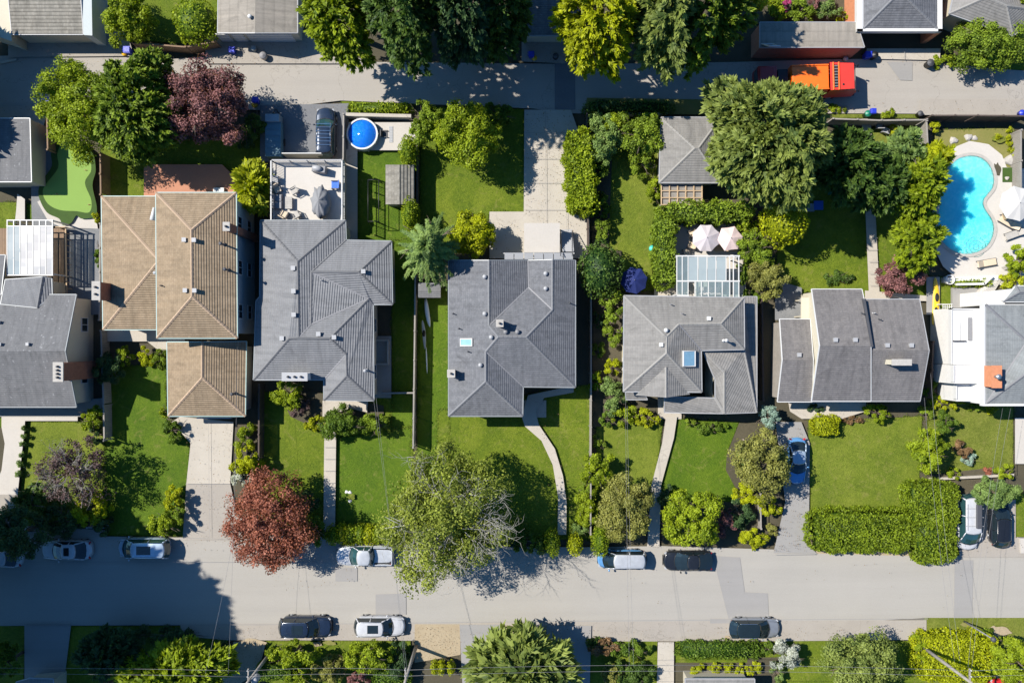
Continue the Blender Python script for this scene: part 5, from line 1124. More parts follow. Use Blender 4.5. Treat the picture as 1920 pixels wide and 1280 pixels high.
for i in range(12): m.box(((a.x + b.x) / 2, a.y + (b.y - a.y) * (i + .5) / 12, 2.2), (b.x - a.x, .13, .03))
m.build('slats', 'wood_grey', h)
for x in (a.x, b.x): m = MB(); m.box((x, a.y, 1.12), (.12, .12, 2.24)); m.build('post', 'wood_grey', h)
h = house('flat_garage', 'flat roofed grey garage with white edging at left edge', 'garage', 20, 280)
r = Roof(dict(a=(-60, 222, 2.9), b=(56, 222, 2.9), c=(59, 341, 2.9), d=(-60, 341, 2.9)), ['abcd']); r.build(h, 'roof_dark', None, 'white_paint'); r.walls(h, 'abcd', 'stucco', .05, win=False)
a = P(8, 281, 2.9)
# a roof corner seen at the very bottom edge
h = house('porch_roof', 'corner of a grey roof at the bottom edge right of the flower bed', 'house', 1340, 1290)
r = Roof(dict(a=(1285, 1272, 3.), b=(1415, 1272, 3.), c=(1415, 1400, 3.), d=(1285, 1400, 3.)), ['abcd']); r.build(h, 'roof_warm', None, 'light_grey'); r.walls(h, 'abcd', 'stucco', .4, win=False)
h = house('cottage', 'grey gabled roof peak just showing at bottom left edge', 'house', 60, 1290)
r = Roof(dict(a=(30, 1278, 3.), b=(55, 1271, 3.6), c=(100, 1272, 3.), d=(100, 1400, 3.), e=(55, 1400, 3.6), f=(30, 1400, 3.)), ['abef', 'bcde']); r.build(h, 'roof_warm', None, 'light_grey'); r.walls(h, 'acdf', 'stucco', .4, win=False)
# ---------------- vegetation: (style, px, py, rx, ry, top height, leaf, label[, options])
G1 = 'conifers along the north side of the alley'; G2 = 'round shrubs and bushes'; G3 = 'garden trees'; G4 = 'plants in the garden beds'
TREES = [
 # along the top
 ('c', 244, 30, 47, 52, 4.5, 'lime', 'bushy lime tree between the shake roofed garage and the clipped round tree', dict(cat='tree')),
 ('b', 368, 42, 41, 42, 3.6, 'lime', 'neatly clipped round lime tree beside the pale garage doors', dict(size=.2)),
 ('f', 645, 15, 68, 105, 12, 'lime', 'sunlit yellow green conifer at the west end of the conifer row'),
 ('f', 765, -20, 88, 132, 18, 'deepgreen', 'broad dark green conifer in the middle of the top row over the alley'),
 ('f', 868, -20, 72, 128, 17, 'dark', 'shaded blue green conifer just east of the broad dark one'),
 ('f', 942, 0, 56, 108, 13, 'deepgreen', 'dark leafy tree beside the small slate roofed garage'),
 ('f', 1118, 20, 74, 120, 14, 'gold', 'brightest yellow conifer overhanging the alley beside the slate garage'),
 ('f', 1240, 5, 56, 132, 15, 'conifer', 'pale green spruce with hanging sprays reaching over the alley', dict(droop=.4, size=.6)),
 ('f', 1324, 8, 70, 112, 12.5, 'mid', 'dark green conifer at the east end of the row near the red truck'),
 ('c', 1395, -5, 45, 30, 9, 'yellow', 'yellow leaved treetop cut by the top edge above the dark conifer'),
 ('c', 1848, 82, 72, 52, 4.2, 'mid', 'wide bushy tree between the carport and the top right corner roof'),
 ('c', 1905, 5, 30, 14, 6, 'lime', 'small green treetop at the very top right corner'),
 # south of the alley
 ('c', 155, 205, 68, 92, 7.5, 'lime', 'fresh green leafy tree north of the putting green', dict(size=.2, dens=1.2)),
 ('f', 262, 205, 78, 98, 8.5, 'mid', 'dense green tree with needle sprays beside the purple tree', dict(size=.42, dens=1.5)),
 ('c', 390, 198, 76, 80, 7.5, 'purple', 'large dusky purple leaved tree beside the alley', dict(size=.2)),
 ('f', 478, 350, 30, 38, 4.5, 'yellow', 'feathery yellow green palm-like tree beside the roof terrace', dict(size=.8, tuft=9)),
 ('c', 798, 228, 34, 44, 4, 'mid', 'oval green tree between the round pool patio and the taller leafy tree'),
 ('c', 880, 255, 58, 66, 6.5, 'lime', 'bright lime tree with ragged crown on the north lawn', dict(size=.2)),
 ('c', 1130, 262, 36, 50, 4, 'blue', 'bluish green shrub tree at the north west of the narrow lawn'),
 ('c', 1200, 258, 42, 50, 4, 'mid', 'green fruit tree touching the hip roofed garage'),
 ('c', 1150, 240, 30, 30, 3.4, 'lime', 'small lime bush between two shrub trees south of the dark alley hedge'),
 ('f', 1436, 266, 112, 112, 12.5, 'conifer', 'giant pale green conifer covering the hip roofed garage', dict(size=.6, dens=1.25)),
 ('f', 1585, 310, 62, 70, 8, 'deepgreen', 'dark spruce in the shade of the giant conifer'),
 ('f', 1688, 292, 42, 44, 5.5, 'blue', 'blue green spruce beside the pool fence'),
 ('f', 1650, 350, 46, 50, 7, 'deepgreen', 'shaded green conifer over the straight garden path'),
 ('f', 1716, 350, 44, 60, 7, 'lime', 'yellow green conifer leaning over the swimming pool', dict(size=.5)),
 ('f', 1718, 455, 42, 58, 5.5, 'lime', 'lower lime conifer hedge clump beside the south end of the pool', dict(size=.38)),
 ('f', 1746, 300, 22, 28, 6, 'gold', 'slim golden cypress tip at the north west edge of the pool'),
 ('b', 1468, 418, 40, 44, 5.5, 'gold', 'clipped golden cypress ball south of the giant conifer', dict(size=.2)),
 ('c', 1436, 520, 38, 42, 4, 'olive', 'small olive tree between the glass pergola and the long gabled house'),
 ('c', 1415, 470, 34, 40, 3.6, 'mid', 'leafy shrub tree beside the pink parasols'),
 ('c', 1682, 521, 44, 35, 3.4, 'purple', 'spreading dark red maple beside the straight garden path', dict(size=.18)),
 ('b', 1126, 506, 40, 52, 4.5, 'deepgreen', 'big round dark shrub beside the navy parasol', dict(size=.2)),
 ('c', 1150, 570, 26, 34, 3.5, 'mid', 'green bush tree below the big round dark shrub'),
 ('r', 805, 468, 72, 78, 8, 'blue', 'sweeping blue green spruce between the grey and slate houses', dict(dens=1.3, size=.5)),
 ('c', 885, 440, 52, 42, 4.2, 'gold', 'yellow green bush tree beside the spruce and the concrete drive'),
 # front gardens
 ('sparse', 145, 882, 62, 70, 5.5, 'plum', 'airy plum coloured tree with bare grey twigs on the left front lawn', dict(size=.2, bark='wood_grey', limbs=10, dens=1.0, bare=2)),
 ('c', 35, 1000, 55, 52, 6.5, 'dark', 'dark evergreen tree at the left edge over the white car'),
 ('c', 505, 978, 86, 88, 6.5, 'red', 'brick red maple with ragged crown beside the long concrete drive', dict(size=.2, dens=.72)),
 ('c', 838, 966, 124, 134, 10, 'street', 'tall street tree with sparse green leaves and pale grey twigs', dict(size=.21, bark='pale_bark', limbs=12, dens=.62, bare=1)),
 ('c', 1118, 876, 32, 33, 3.4, 'lime', 'small lime tree on the boundary fence north of the olive one'),
 ('c', 1172, 952, 58, 60, 5.5, 'olive', 'olive green round tree beside the front path and street', dict(size=.18)),
 ('c', 1296, 972, 54, 56, 4.6, 'lime', 'fresh lime tree in the front garden behind the dark sedan'),
 ('c', 1430, 866, 60, 60, 5.5, 'olive', 'mottled olive tree beside the blue car in the drive', dict(size=.2, dens=.72)),
 ('c', 1440, 782, 24, 24, 3.4, 'pale', 'pale silver green tree beside the garage corner', dict(size=.14)),
 ('c', 1858, 921, 50, 27, 3.5, 'blue', 'cloud pruned blue green pine above the white van', dict(size=.13)),
 ('c', 1735, 842, 36, 40, 4, 'lime', 'light lime tree at the east edge of the big front lawn'),
 # bottom edge
 ('f', 210, 1222, 62, 42, 5.5, 'dark', 'dark conifer with brown tips south of the shaded road'),
 ('f', 335, 1250, 98, 46, 6, 'lime', 'wide lime conifer with arching sprays at the bottom left', dict(size=.6)),
 ('f', 978, 1245, 98, 62, 7, 'conifer', 'fern-like palm tree with long upright fronds at the bottom centre', dict(size=1.0, tuft=6, dens=.6)),
 ('c', 1612, 1245, 80, 60, 5.5, 'conifer', 'rounded yellow green tree south of the road near the utility pole', dict(size=.2)),
 ('c', 1905, 1240, 46, 52, 4.5, 'lime', 'lime tree at the bottom right corner'),
 ('c', 690, 1228, 50, 28, 3.6, 'lime', 'lime bush tree directly below the white hatchback'),
 ('c', 552, 1226, 46, 26, 3.6, 'lime', 'lime bush tree directly below the black estate car'),
 ('c', 15, 1240, 34, 38, 4, 'green', 'flowering green tree at the bottom left corner'),
 # out of frame to the west: they throw the shade across the street
 ('f', -269, 1028, 110, 110, 22, 'deepgreen', 'towering dark conifer just beyond the left edge north of the street', dict(size=1.1, dens=1.3)),
 ('f', -298, 1106, 130, 130, 26, 'deepgreen', 'tallest conifer beyond the left edge by the street', dict(size=1.1, dens=1.3)),
 ('f', -429, 1097, 162, 162, 26, 'dark', 'second row conifer far beyond the left edge', dict(size=1.1, dens=1.3)),
 ('f', -269, 1158, 120, 120, 22, 'dark', 'conifer beyond the left edge on the street line', dict(size=1.1, dens=1.3)),
 ('f', -204, 1211, 102, 102, 16, 'dark', 'conifer beyond the left edge south of the street', dict(size=1.1, dens=1.3)),
 ('f', -403, 1193, 159, 159, 24, 'dark', 'broad conifer far beyond the left edge', dict(size=1.1, dens=1.3)),
 ('f', -120, 76, 55, 55, 9, 'deepgreen', 'conifer beyond the left edge shading the alley', dict(size=1.1, dens=1.3)),
 ('f', -97, 164, 46, 46, 7, 'green', 'bushy tree beyond the left edge shading the flat garage', dict(size=1.1, dens=1.3)),
 ('f', -108, 228, 52, 52, 7, 'green', 'low tree beyond the left edge behind the flat garage', dict(size=1.1, dens=1.3)),
]
for t in TREES:
    o = dict(t[8]) if len(t) > 8 else {}; st, px, py, rx, ry, hh, lf, lb = t[:8]
    nm = 'conifer' if st in 'fr' else ('clipped_tree' if st == 'b' else 'tree'); kw = {}
    if st == 'f':
        import functools
        STY['f'] = functools.partial(f_frond, **{k: o.pop(k) for k in ('tuft', 'droop') if k in o})
    tree(nm, st, px, py, rx, ry, hh, lf, lb, cat=o.pop('cat', 'tree'), group=G1 if (st == 'f' and py < 110 and px > 0) else None, **o); STY['f'] = f_frond
# dead twigs standing clear of the street tree's leaves
SHRUBS = [
 (1455, 18, 26, 26, 1.8, 'lime', 'lime shrub at the west end of the bed behind the flat roofed garage'),
 (1502, 20, 28, 24, 1.9, 'mid', 'green shrub in the middle of the bed behind the flat roofed garage'),
 (1553, 20, 26, 24, 1.9, 'blue', 'grey green shrub near the white parapet in the upper bed'),
 (1471, 14, 9, 9, 2.1, 'magenta', 'tiny magenta flowering plant among green shrubs at the top'), (1527, 10, 10, 12, 2.1, 'purple', 'small maroon plant between two green shrubs at the top'),
 (1580, 34, 14, 10, 1.4, 'gold', 'small golden green mound at the bed corner by the white parapet'),
 (1772, 116, 32, 12, .9, 'lime', 'low grassy green mound at the alley edge beside the carport'),
 (478, 238, 22, 30, 2.2, 'deepgreen', 'dark bush beside the blue trailer and purple tree'), (462, 262, 20, 22, 1.8, 'dark', 'small dark shrub under the purple tree'),
 (935, 216, 38, 20, 2.2, 'green', 'dark shrub with yellow flecks on the alley east of the lime tree'),
 (1205, 308, 26, 30, 2.2, 'mid', 'shrub in the border west of the hip roofed garage'), (1228, 355, 16, 30, 2.2, 'lime', 'narrow lime shrub against the slatted lean-to'), (1120, 310, 20, 40, 2., 'green', 'leafy border shrub inside the lime cypress hedge'),
 (1128, 385, 18, 30, 1.4, 'green', 'low border plants with pale flowers south of the cypress hedge'), (1128, 430, 16, 26, 1.6, 'mid', 'border plant with yellow leaves above the big round dark shrub'), (1140, 205, 40, 16, 2., 'dark', 'dark corner shrub east of the concrete driveway mouth'),
 (1675, 243, 10, 10, 1., 'gold', 'little yellow bush beside the white garden seat'), (1665, 212, 14, 8, .7, 'lime', 'small yellow green weed patch on the alley verge'),
 (1572, 520, 26, 14, .6, 'deepgreen', 'low spreading plant in the middle of the rear lawn'), (1395, 432, 26, 26, 2.6, 'lime', 'lime shrub right of the pink parasol'), (1408, 560, 20, 20, 1.6, 'green', 'small green shrub by the pergola corner'), (1395, 505, 12, 32, 1.8, 'green', 'narrow green shrub beside the pergola frame'),
 (1905, 492, 26, 32, 2.4, 'lime', 'lime shrub at the right edge south of the cream parasol'), (1893, 530, 26, 16, 1.5, 'yellow', 'yellow green shrub against the white house north wall'),
 (1150, 622, 22, 24, 2., 'mid', 'mid green shrub against the west wall of the warm grey house'), (1149, 688, 17, 20, 1.8, 'gold', 'golden shrub against the west wall of the warm grey house'), (1120, 716, 16, 20, 1.8, 'lime', 'lime shrub beside the path of stepping stones'),
 (1150, 740, 26, 34, 2.2, 'blue', 'blue green shrub at the south west corner of the warm grey house'), (1172, 776, 30, 18, 1.6, 'lime', 'lime shrub in the bed under the front windows'), (1215, 782, 28, 16, 1.6, 'yellow', 'yellow green shrub nearest the tapering front path'), (1135, 785, 16, 16, 1.2, 'green', 'small shrub south west of the blue green one'),
 (1122, 600, 10, 16, 1.2, 'dark', 'small dark plant by the boundary fence'), (1122, 660, 12, 22, 1., 'green', 'fern by the boundary fence beside the stepping stones'), (1124, 830, 12, 16, 1., 'mid', 'small bush on the boundary south of the house bed'),
 (545, 738, 40, 27, 2.4, 'lime', 'rounded lime bush under the white chimney of the grey house'), (560, 765, 22, 20, 1.9, 'plum', 'small brown purple dome bush beside the rounded lime bush'), (642, 794, 48, 32, 2.8, 'green', 'spreading green juniper at the head of the front path'),
 (702, 797, 26, 26, 2.4, 'mid', 'round green bush at the south east corner of the grey house'), (590, 794, 26, 14, .9, 'yellow', 'low yellow ground cover west of the juniper'), 
 (208, 690, 30, 32, 2.4, 'dark', 'dark bush against the brick chimney side of the tan house'), (234, 668, 18, 18, 2., 'lime', 'lime green bush in front of the tan house west wing'), (275, 670, 19, 20, 1.8, 'gold', 'bright yellow ball bush beside the tan garage'), (300, 672, 16, 24, 1.6, 'mid', 'green bush squeezed against the tan garage wall'),
 (176, 787, 27, 24, 2.2, 'lime', 'squarish lime bush at the corner of the left front lawn'), (180, 815, 22, 18, 1.6, 'dark', 'dark bush below the squarish lime bush'), (325, 806, 22, 28, 1.7, 'green', 'green bush at the top of the tan house drive'), (310, 770, 12, 16, 1.3, 'lime', 'small lime bush by the tan garage corner'),
 (172, 952, 36, 38, 2.6, 'gold', 'yellow bush below the airy plum tree'), (118, 975, 38, 34, 2.4, 'dark', 'dark bush behind the white sedan'), (62, 945, 36, 32, 2.4, 'deepgreen', 'dark green bush at the foot of the left front path'), (75, 918, 34, 14, 1.6, 'blue', 'grey green fan plant above the dark bushes'), (190, 985, 22, 22, 1.8, 'dark', 'dark shrub right of the yellow bush by the street'),
 (328, 935, 22, 24, 2.4, 'gold', 'yellow green ball bush halfway down the drive'), (312, 982, 38, 26, 2.4, 'lime', 'lime bush beside the blue roofed minivan'), (335, 962, 16, 16, 2., 'mid', 'small green bush between the two bushes by the drive'),
 (462, 816, 22, 26, 2., 'lime', 'clipped lime bush at the top of the bed beside the tan drive'), (465, 862, 28, 36, 2.4, 'gold', 'golden bush beside the tan house drive'), (452, 895, 22, 20, 1.6, 'white', 'white flowering plant below the golden bush'), 
 (590, 990, 24, 30, 2.2, 'green', 'dark green bush between the red maple and the front path'), (575, 940, 24, 26, 2., 'dark', 'shaded bush behind the red maple'),
 (985, 1012, 26, 24, 1.9, 'green', 'shaded green shrub right of the street tree'), (950, 1005, 22, 20, 1.7, 'dark', 'dark shrub under the street tree'),
 (1100, 950, 20, 55, 1.8, 'lime', 'tall narrow line of lime foliage on the boundary fence'), (1100, 915, 20, 22, 1.6, 'mid', 'green climber below the small lime tree'), (1090, 990, 24, 14, 1.6, 'blue', 'grey green shrub at the foot of the boundary fence'),
 (1360, 975, 22, 26, 2., 'purple', 'dark crimson shrub between green bushes behind the sedan'), (1385, 962, 28, 30, 2.2, 'dark', 'dark green bush right of the crimson shrub'), (1404, 926, 26, 26, 2.2, 'gold', 'yellow ball bush south of the mottled olive tree'),
 (1413, 1008, 30, 22, 2., 'gold', 'golden spreading bush at the corner of street and drive'), (1445, 946, 22, 22, 2., 'yellow', 'yellow bush beside the grey drive'), (1450, 990, 16, 12, 1., 'olive', 'small olive plant at the drive edge'), (1390, 860, 14, 36, 1.2, 'blue', 'grey green border plants at the curved lawn edge'), (1250, 930, 16, 26, 1.8, 'dark', 'dark shrub beside the front path by the fresh lime tree'),
 (1330, 802, 34, 10, .8, 'green', 'low clipped plants in the bed south of the lower roof'), (1292, 792, 14, 8, .9, 'mid', 'low green mound beside the front door path'),
 (1645, 775, 26, 17, 1.8, 'lime', 'oval lime bush against the front of the gabled house'), (1598, 786, 26, 8, .6, 'brown', 'row of low brown plants beside the oval lime bush'), (1530, 765, 22, 8, .9, 'dark', 'dark plant on the gabled house patio'),
 (1770, 798, 20, 26, 2., 'green', 'green bush beside the row of wires on the east lawn'), (1762, 755, 14, 14, 1.2, 'gold', 'small golden plant between the two houses'), (1735, 775, 16, 14, 1., 'mid', 'small plant at the corner of the big front lawn'), (1745, 728, 14, 24, 1.2, 'green', 'narrow green plant between the gabled and white houses'),
 (1790, 757, 18, 12, 1.3, 'gold', 'golden dome plant under the white house'), (1858, 768, 14, 8, .9, 'gold', 'golden flat plant under the white house eave'), (1830, 765, 20, 8, .9, 'mid', 'row of low green plants under the white house'),
 (1800, 841, 20, 18, 1.7, 'brown', 'copper brown shrub in the east bed'), (1815, 862, 16, 12, 1.3, 'pale', 'silvery shrub below the copper brown one'), (1790, 886, 14, 10, 1.1, 'lime', 'small lime shrub on the low wall bed'), (1885, 884, 22, 14, 1.3, 'lime', 'lime mound at the east end of the low wall bed'), (1855, 884, 10, 7, .6, 'red', 'small red flowering plant in the low wall bed'), (1775, 700, 14, 18, 1.6, 'mid', 'green shrub below the white trellis'),
 (745, 1240, 26, 36, 2.4, 'dark', 'dark green shrub beside the utility pole'), (615, 1255, 36, 28, 2.4, 'olive', 'olive bush between the two lime bush trees at the bottom'), (672, 1272, 22, 18, 2.2, 'purple', 'dusty pink bush at the bottom edge'), (560, 1262, 30, 22, 2., 'lime', 'lime bush on the bottom edge beside the clipped hedge'),
 (1135, 1212, 36, 14, 1.6, 'brown', 'brown tipped plants beside the grey driveway'), (1180, 1215, 44, 18, 1.6, 'green', 'green shrub bed west of the narrow front path'), (1180, 1262, 50, 24, 2., 'deepgreen', 'dark shrubs in the shade at the bottom'), (1145, 1262, 22, 22, 2.2, 'olive', 'spiky olive plant at the bottom beside the driveway'),
 (1302, 1256, 16, 15, 1.1, 'gold', 'yellow flowering mound at the west of the row'), (1340, 1250, 14, 12, 1.1, 'yellow', 'second yellow mound in the row beside the low roof'), (1362, 1254, 10, 10, 1., 'gold', 'third yellow mound, in the middle of the row'), (1382, 1253, 14, 11, 1.1, 'yellow', 'fourth yellow mound in the row'), (1405, 1254, 9, 10, 1., 'gold', 'fifth yellow mound in the row'), (1420, 1250, 9, 12, 1., 'yellow', 'easternmost yellow mound beside the dark oval shrub'),
 (1474, 1222, 30, 32, 2.6, 'white', 'white blossomed shrub beside the silver hatchback'), (1458, 1260, 13, 25, 1.9, 'blue', 'dark blue green oval shrub below the white blossom'), (1440, 1215, 11, 15, 1.5, 'green', 'green end of the low hedge beside the white blossom'),
 (1722, 1215, 16, 30, 2.2, 'lime', 'lime shrub at the foot of the right utility pole'), (1850, 1195, 40, 14, 1.6, 'mid', 'low shrub in the shade north of the yellow hedge mass'),
 (1752, 238, 9, 9, 1.2, 'gold', 'yellow sapling in the shaded strip west of the pool'), (205, 1262, 34, 14, 2., 'brown', 'brown flowered shrub under the dark conifer'), (415, 1215, 18, 20, 1.6, 'dark', 'dark shrub beside the gravel verge at the bottom'),
 (310, 1190, 90, 14, 1.3, 'dark', 'shaded shrubs along the south kerb'), (1525, 1185, 1, 1, .3, 'green', ''),
 (188, 475, 8, 30, 1.5, 'green', 'narrow green climber against the tan house west wall'), (182, 408, 5, 10, 1.1, 'gold', 'small yellow plant at the corner of the putting green'),
 (10, 1045, 1, 1, .3, 'green', ''), (1565, 205, 24, 9, .6, 'lime', 'patch of tall grass on the verge behind the truck'),
]
for px, py, rx, ry, hh, lf, lb in SHRUBS:
    if not lb: continue
    big = rx > 22
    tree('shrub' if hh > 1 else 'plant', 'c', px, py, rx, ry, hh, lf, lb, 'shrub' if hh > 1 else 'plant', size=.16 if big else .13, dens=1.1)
# clipped columns and ovals
for px, py, rx, ry, hh, lf, lb in [
    (767, 286, 17, 30, 3.4, 'lime', 'oval clipped cypress north of the timber shed'), (770, 402, 16, 32, 3.4, 'lime', 'oval clipped cypress south of the timber shed'),
    (1035, 1016, 14, 26, 2.8, 'lime', 'lime cypress at the foot of the curved path, left of two'), (1078, 1020, 14, 20, 2.4, 'gold', 'golden cypress at the foot of the curved path, right of two'), (1125, 1012, 16, 30, 3., 'lime', 'tall lime cypress in front of the blue roofed van'),
    (1014, 1020, 12, 18, 2., 'green', 'shaded green cypress under the edge of the street tree')]:
    tag(tree('cypress', 'b', px, py, rx, ry, hh, lf, lb, 'cypress', trunk=False, rzf=hh * .5, zc=hh * .5), lb, 'cypress')
for i, (x, s) in enumerate(((815, 'westernmost'), (828, 'middle'), (846, 'easternmost'))): tree('topiary', 'b', x, 1250, 7, 13, 1.3, 'gold', s + ' of three small clipped cones near the bottom edge', 'topiary', trunk=False, rzf=.65, zc=.65, group='three small clipped cones')
for i in range(7): tree('clipped_shrub', 'b', 625 + i * 17, 1002 - (i % 2) * 2, 13, 19, 1.7, ('lime', 'gold', 'lime')[i % 3], ('first', 'second', 'third', 'fourth', 'fifth', 'sixth', 'seventh')[i] + ' rounded shrub from the west in the row behind the silver pickup', 'shrub', trunk=False, rzf=.85, zc=.85, group='row of rounded shrubs behind the pickup')
for i, (x, y) in enumerate(((1892, 243), (1870, 256), (1889, 258), (1892, 270), (1896, 282), (1903, 293))): tree('sapling', 'c', x, y, 5, 4, .7, 'gold', ('northernmost', 'stray western', 'second', 'third', 'fourth', 'southernmost')[i] + ' yellow sapling in the dry bed north east of the pool', 'sapling', size=.1, trunk=False, group='yellow saplings by the pool')
for i, (x, y) in enumerate(((48, 802), (46, 817), (44, 832), (42, 851), (39, 868), (36, 888))): tree('potted_plant', 'c', x, y, 5, 5, .8, 'blue', ('first', 'second', 'third', 'fourth', 'fifth', 'sixth')[i] + ' small plant from the north beside the pale left front path', 'plant', size=.1, trunk=False, group='small plants along the pale path')
# hedges
hedge(1517, 957, 1712, 1033, 1.9, 'hedge', 'long clipped green hedge between the big front lawn and the street', size=.17, wave=.09, dens=2.2)
hedge(1702, 902, 1794, 985, 2.2, 'hedge', 'square clipped hedge block at the east corner of the big front lawn', size=.17, wave=.09, dens=2.2)
hedge(1712, 965, 1790, 1052, 2.0, 'hedge', 'southern hedge block bulging into the street below the square one', size=.17, wave=.09, rz=.12, dens=1.6)
hedge(1526, 780, 1571, 815, 1.4, 'gold', 'small yellow clipped box hedge on the front lawn', size=.13)
hedge(1063, 250, 1111, 400, 3.2, 'lime', 'tall lime cypress hedge east of the concrete drive', size=.18, wave=.16, rz=.06, dens=2.)
hedge(1095, 192, 1262, 211, 1.6, 'deepgreen', 'long shaded hedge on the south edge of the alley', size=.18)
hedge(1228, 402, 1263, 538, 3.1, 'mid', 'vertical green hedge west of the parasol terrace', size=.18, wave=.12, dens=1.7)
hedge(1240, 384, 1405, 416, 3.1, 'mid', 'leafy hedge north of the parasol terrace', size=.2, wave=.14, dens=1.7)
hedge(650, 193, 772, 211, .8, 'lime', 'low rough hedge on the alley north of the round pool', size=.16)
hedge(1266, 1203, 1430, 1231, 1.1, 'green', 'low clipped hedge below the silver hatchback', size=.15)
hedge(1718, 1187, 1868, 1275, 1.9, 'gold', 'big yellow green hedge mass under the right utility pole', size=.17, wave=.095, dens=1.6)
hedge(480, 1244, 552, 1272, 1.6, 'green', 'dark striped clipped hedge beside the left utility pole', size=.13)
hedge(700, 1256, 770, 1282, 1.4, 'green', 'clipped hedge at the bottom edge beside the centre utility pole', size=.15)
hedge(1100, 1198, 1140, 1210, 1.0, 'deepgreen', 'short dark hedge at the corner of the grey driveway', size=.15)
hedge(1784, 526, 1858, 538, .8, 'lime', 'narrow planting strip between pool wall and house terrace', size=.12)

# ---------------- grass creeping over the lawn edges, and fallen leaves: nobody could count these
def blades(polys, n_in, step, name, leaf, label_kind):
    pp, sz = [], []
    for poly in polys:
        pts = [P(x, y) for x, y in poly]
        for a, b in zip(pts, pts[1:] + pts[:1]):
            L = (b - a).length; k = int(L / step)
            if k < 1: continue
            t = rng.uniform(0, 1, k); j = rng.normal(0, .07, (k, 2)) + (.06 * np.sin(t * L * 2.1) + .05 * np.sin(t * L * 5.3 + a.x))[:, None] * np.array([[-(b - a).y / L, (b - a).x / L]])
            pp.append(np.stack([a.x + (b.x - a.x) * t + j[:, 0], a.y + (b.y - a.y) * t + j[:, 1]], 1)); sz.append(np.full(k, .13))
    q = np.vstack(pp); N = len(q); z = np.full(N, .02 + .004 * 30); d = unit(rng.normal(0, 1, (N, 3)) * [1, 1, .35] + [0, 0, .35]); n = unit(rng.normal(0, .5, (N, 3)) + [0, 0, 1.])
    l = np.concatenate(sz) * rng.uniform(.5, 1.4, N)
    o = leaf_mesh(name, 'leaf_' + leaf, None, np.column_stack([q, z * .4]), d, n, l, l * .45, rng.uniform(0, 1, N)); o['kind'] = 'stuff'
blades([p for m_, p in LAWNS], 0, .022, 'grass', 'grass', 0)
def litter(areas, name, leaf, s=.07):
    q = []
    for x0, y0, x1, y1, n in areas: q.append(np.column_stack([rng.uniform(x0, x1, n), rng.uniform(y0, y1, n)]))
    q = np.vstack(q); N = len(q); w = np.array([tuple(P(a, b)) for a, b in q]); w[:, 2] = .42 * 0 + .30
    w[:, 2] = .012 + .004 * LAY[0]; d = unit(rng.normal(0, 1, (N, 3)) * [1, 1, .1]); n = unit(rng.normal(0, .2, (N, 3)) + [0, 0, 1.]); l = s * rng.uniform(.6, 1.6, N)
    o = leaf_mesh(name, 'leaf_' + leaf, None, w, d, n, l, l * .7, rng.uniform(0, .7, N)); o['kind'] = 'stuff'
litter([(0, 1008, 1920, 1030, 350), (340, 1170, 1735, 1200, 400), (0, 110, 1900, 125, 250), (0, 192, 1900, 212, 350), (345, 790, 440, 1005, 160), (985, 215, 1070, 400, 260), (920, 400, 1100, 480, 120), (1455, 800, 1515, 1030, 260), (500, 1040, 1100, 1100, 160), (1000, 740, 1110, 1000, 130), (1100, 1040, 1900, 1150, 40), (430, 1200, 500, 1280, 160), (778, 1170, 860, 1230, 140)], 'leaf_litter', 'brown', .07)
# ---------------- vehicles
car('sedan', 123, 1032, 180, 'paint_white', 'white sedan with black sunroof parked in the shade on the left', sunroof=True)
car('van', 266, 1029, 180, 'paint_bluesilver', 'silver blue minivan with sunroof parked beside the tan house lawn', sunroof=True, rails=True, glass='teal_glass')
car('pickup', 682, 1043, 180, 'paint_silver', 'silver pickup truck with its bed under the tall street tree', glass='teal_glass')
car('van', 1166, 1050, 180, 'paint_blue', 'small blue car with pale silver roof behind the dark sedan', roofp='paint_silver', scale=.92)
car('coupe', 1291, 1052, 180, 'paint_black', 'dark rounded sedan parked in front of the fresh lime tree')
car('suv', 572, 1177, 0, 'paint_darkblue', 'dark navy estate car with roof rails on the south kerb', sunroof=True, rails=True)
car('suv', 712, 1176, 0, 'paint_white', 'white hatchback with black sunroof on the south kerb', sunroof=True, scale=.96, rails=True)
car('hatch', 1417, 1179, 0, 'paint_grey', 'silver grey hatchback with dark glass roof by the white blossom', roofp='car_glass', rails=True)
car('sedan', 1496, 864, -90, 'paint_blue', 'light blue car in the grey driveway beside the olive tree', scale=.93, roofp='paint_bluesilver')
def rack(r, L, Wd, H, zr, zt):
    m = MB()
    for x in (-1.5, -.7, .1): m.box((x, 0, zr + .12), (.05, Wd * .8, .05))
    for y in (-.6, .6): m.box((-.7, y, zr + .1), (2.4, .05, .05))
    m.build('roof_rack', 'light_grey', r, True); m = MB(); m.box((-.8, .35, zr + .22), (2.2, .5, .2)); m.build('roof_box', 'dark_grey', r, True, .06)
car('van', 1820, 981, -90, 'paint_white', 'long white van with roof rack in the driveway at right', scale=1.07, extra=rack, glass='teal_glass')
car('hatch', 1878, 978, 90, 'paint_black', 'black hatchback with red tail lights beside the white van')
def rack2(r, L, Wd, H, zr, zt):
    m = MB()
    for i in range(7): m.box((-1.35 + i * .32, 0, zr + .13), (.05, Wd * .74, .05))
    for y in (-.62, .62): m.tube([(-1.5, y, zr + .11), (.75, y, zr + .11)], .03)
    m.build('roof_rack', 'chrome', r, True)
car('suv', 609, 247, 90, 'paint_darkblue', 'dark four wheel drive with chrome roof rack parked beside the round pool', extra=rack2, glass='teal_glass', scale=.97)
car('sedan', -8, 1046, 180, 'paint_white', 'white car cut by the left edge under the dark evergreen')
car('sedan', 1905, 1292, 180, 'paint_red', 'red car just showing at the bottom right corner')
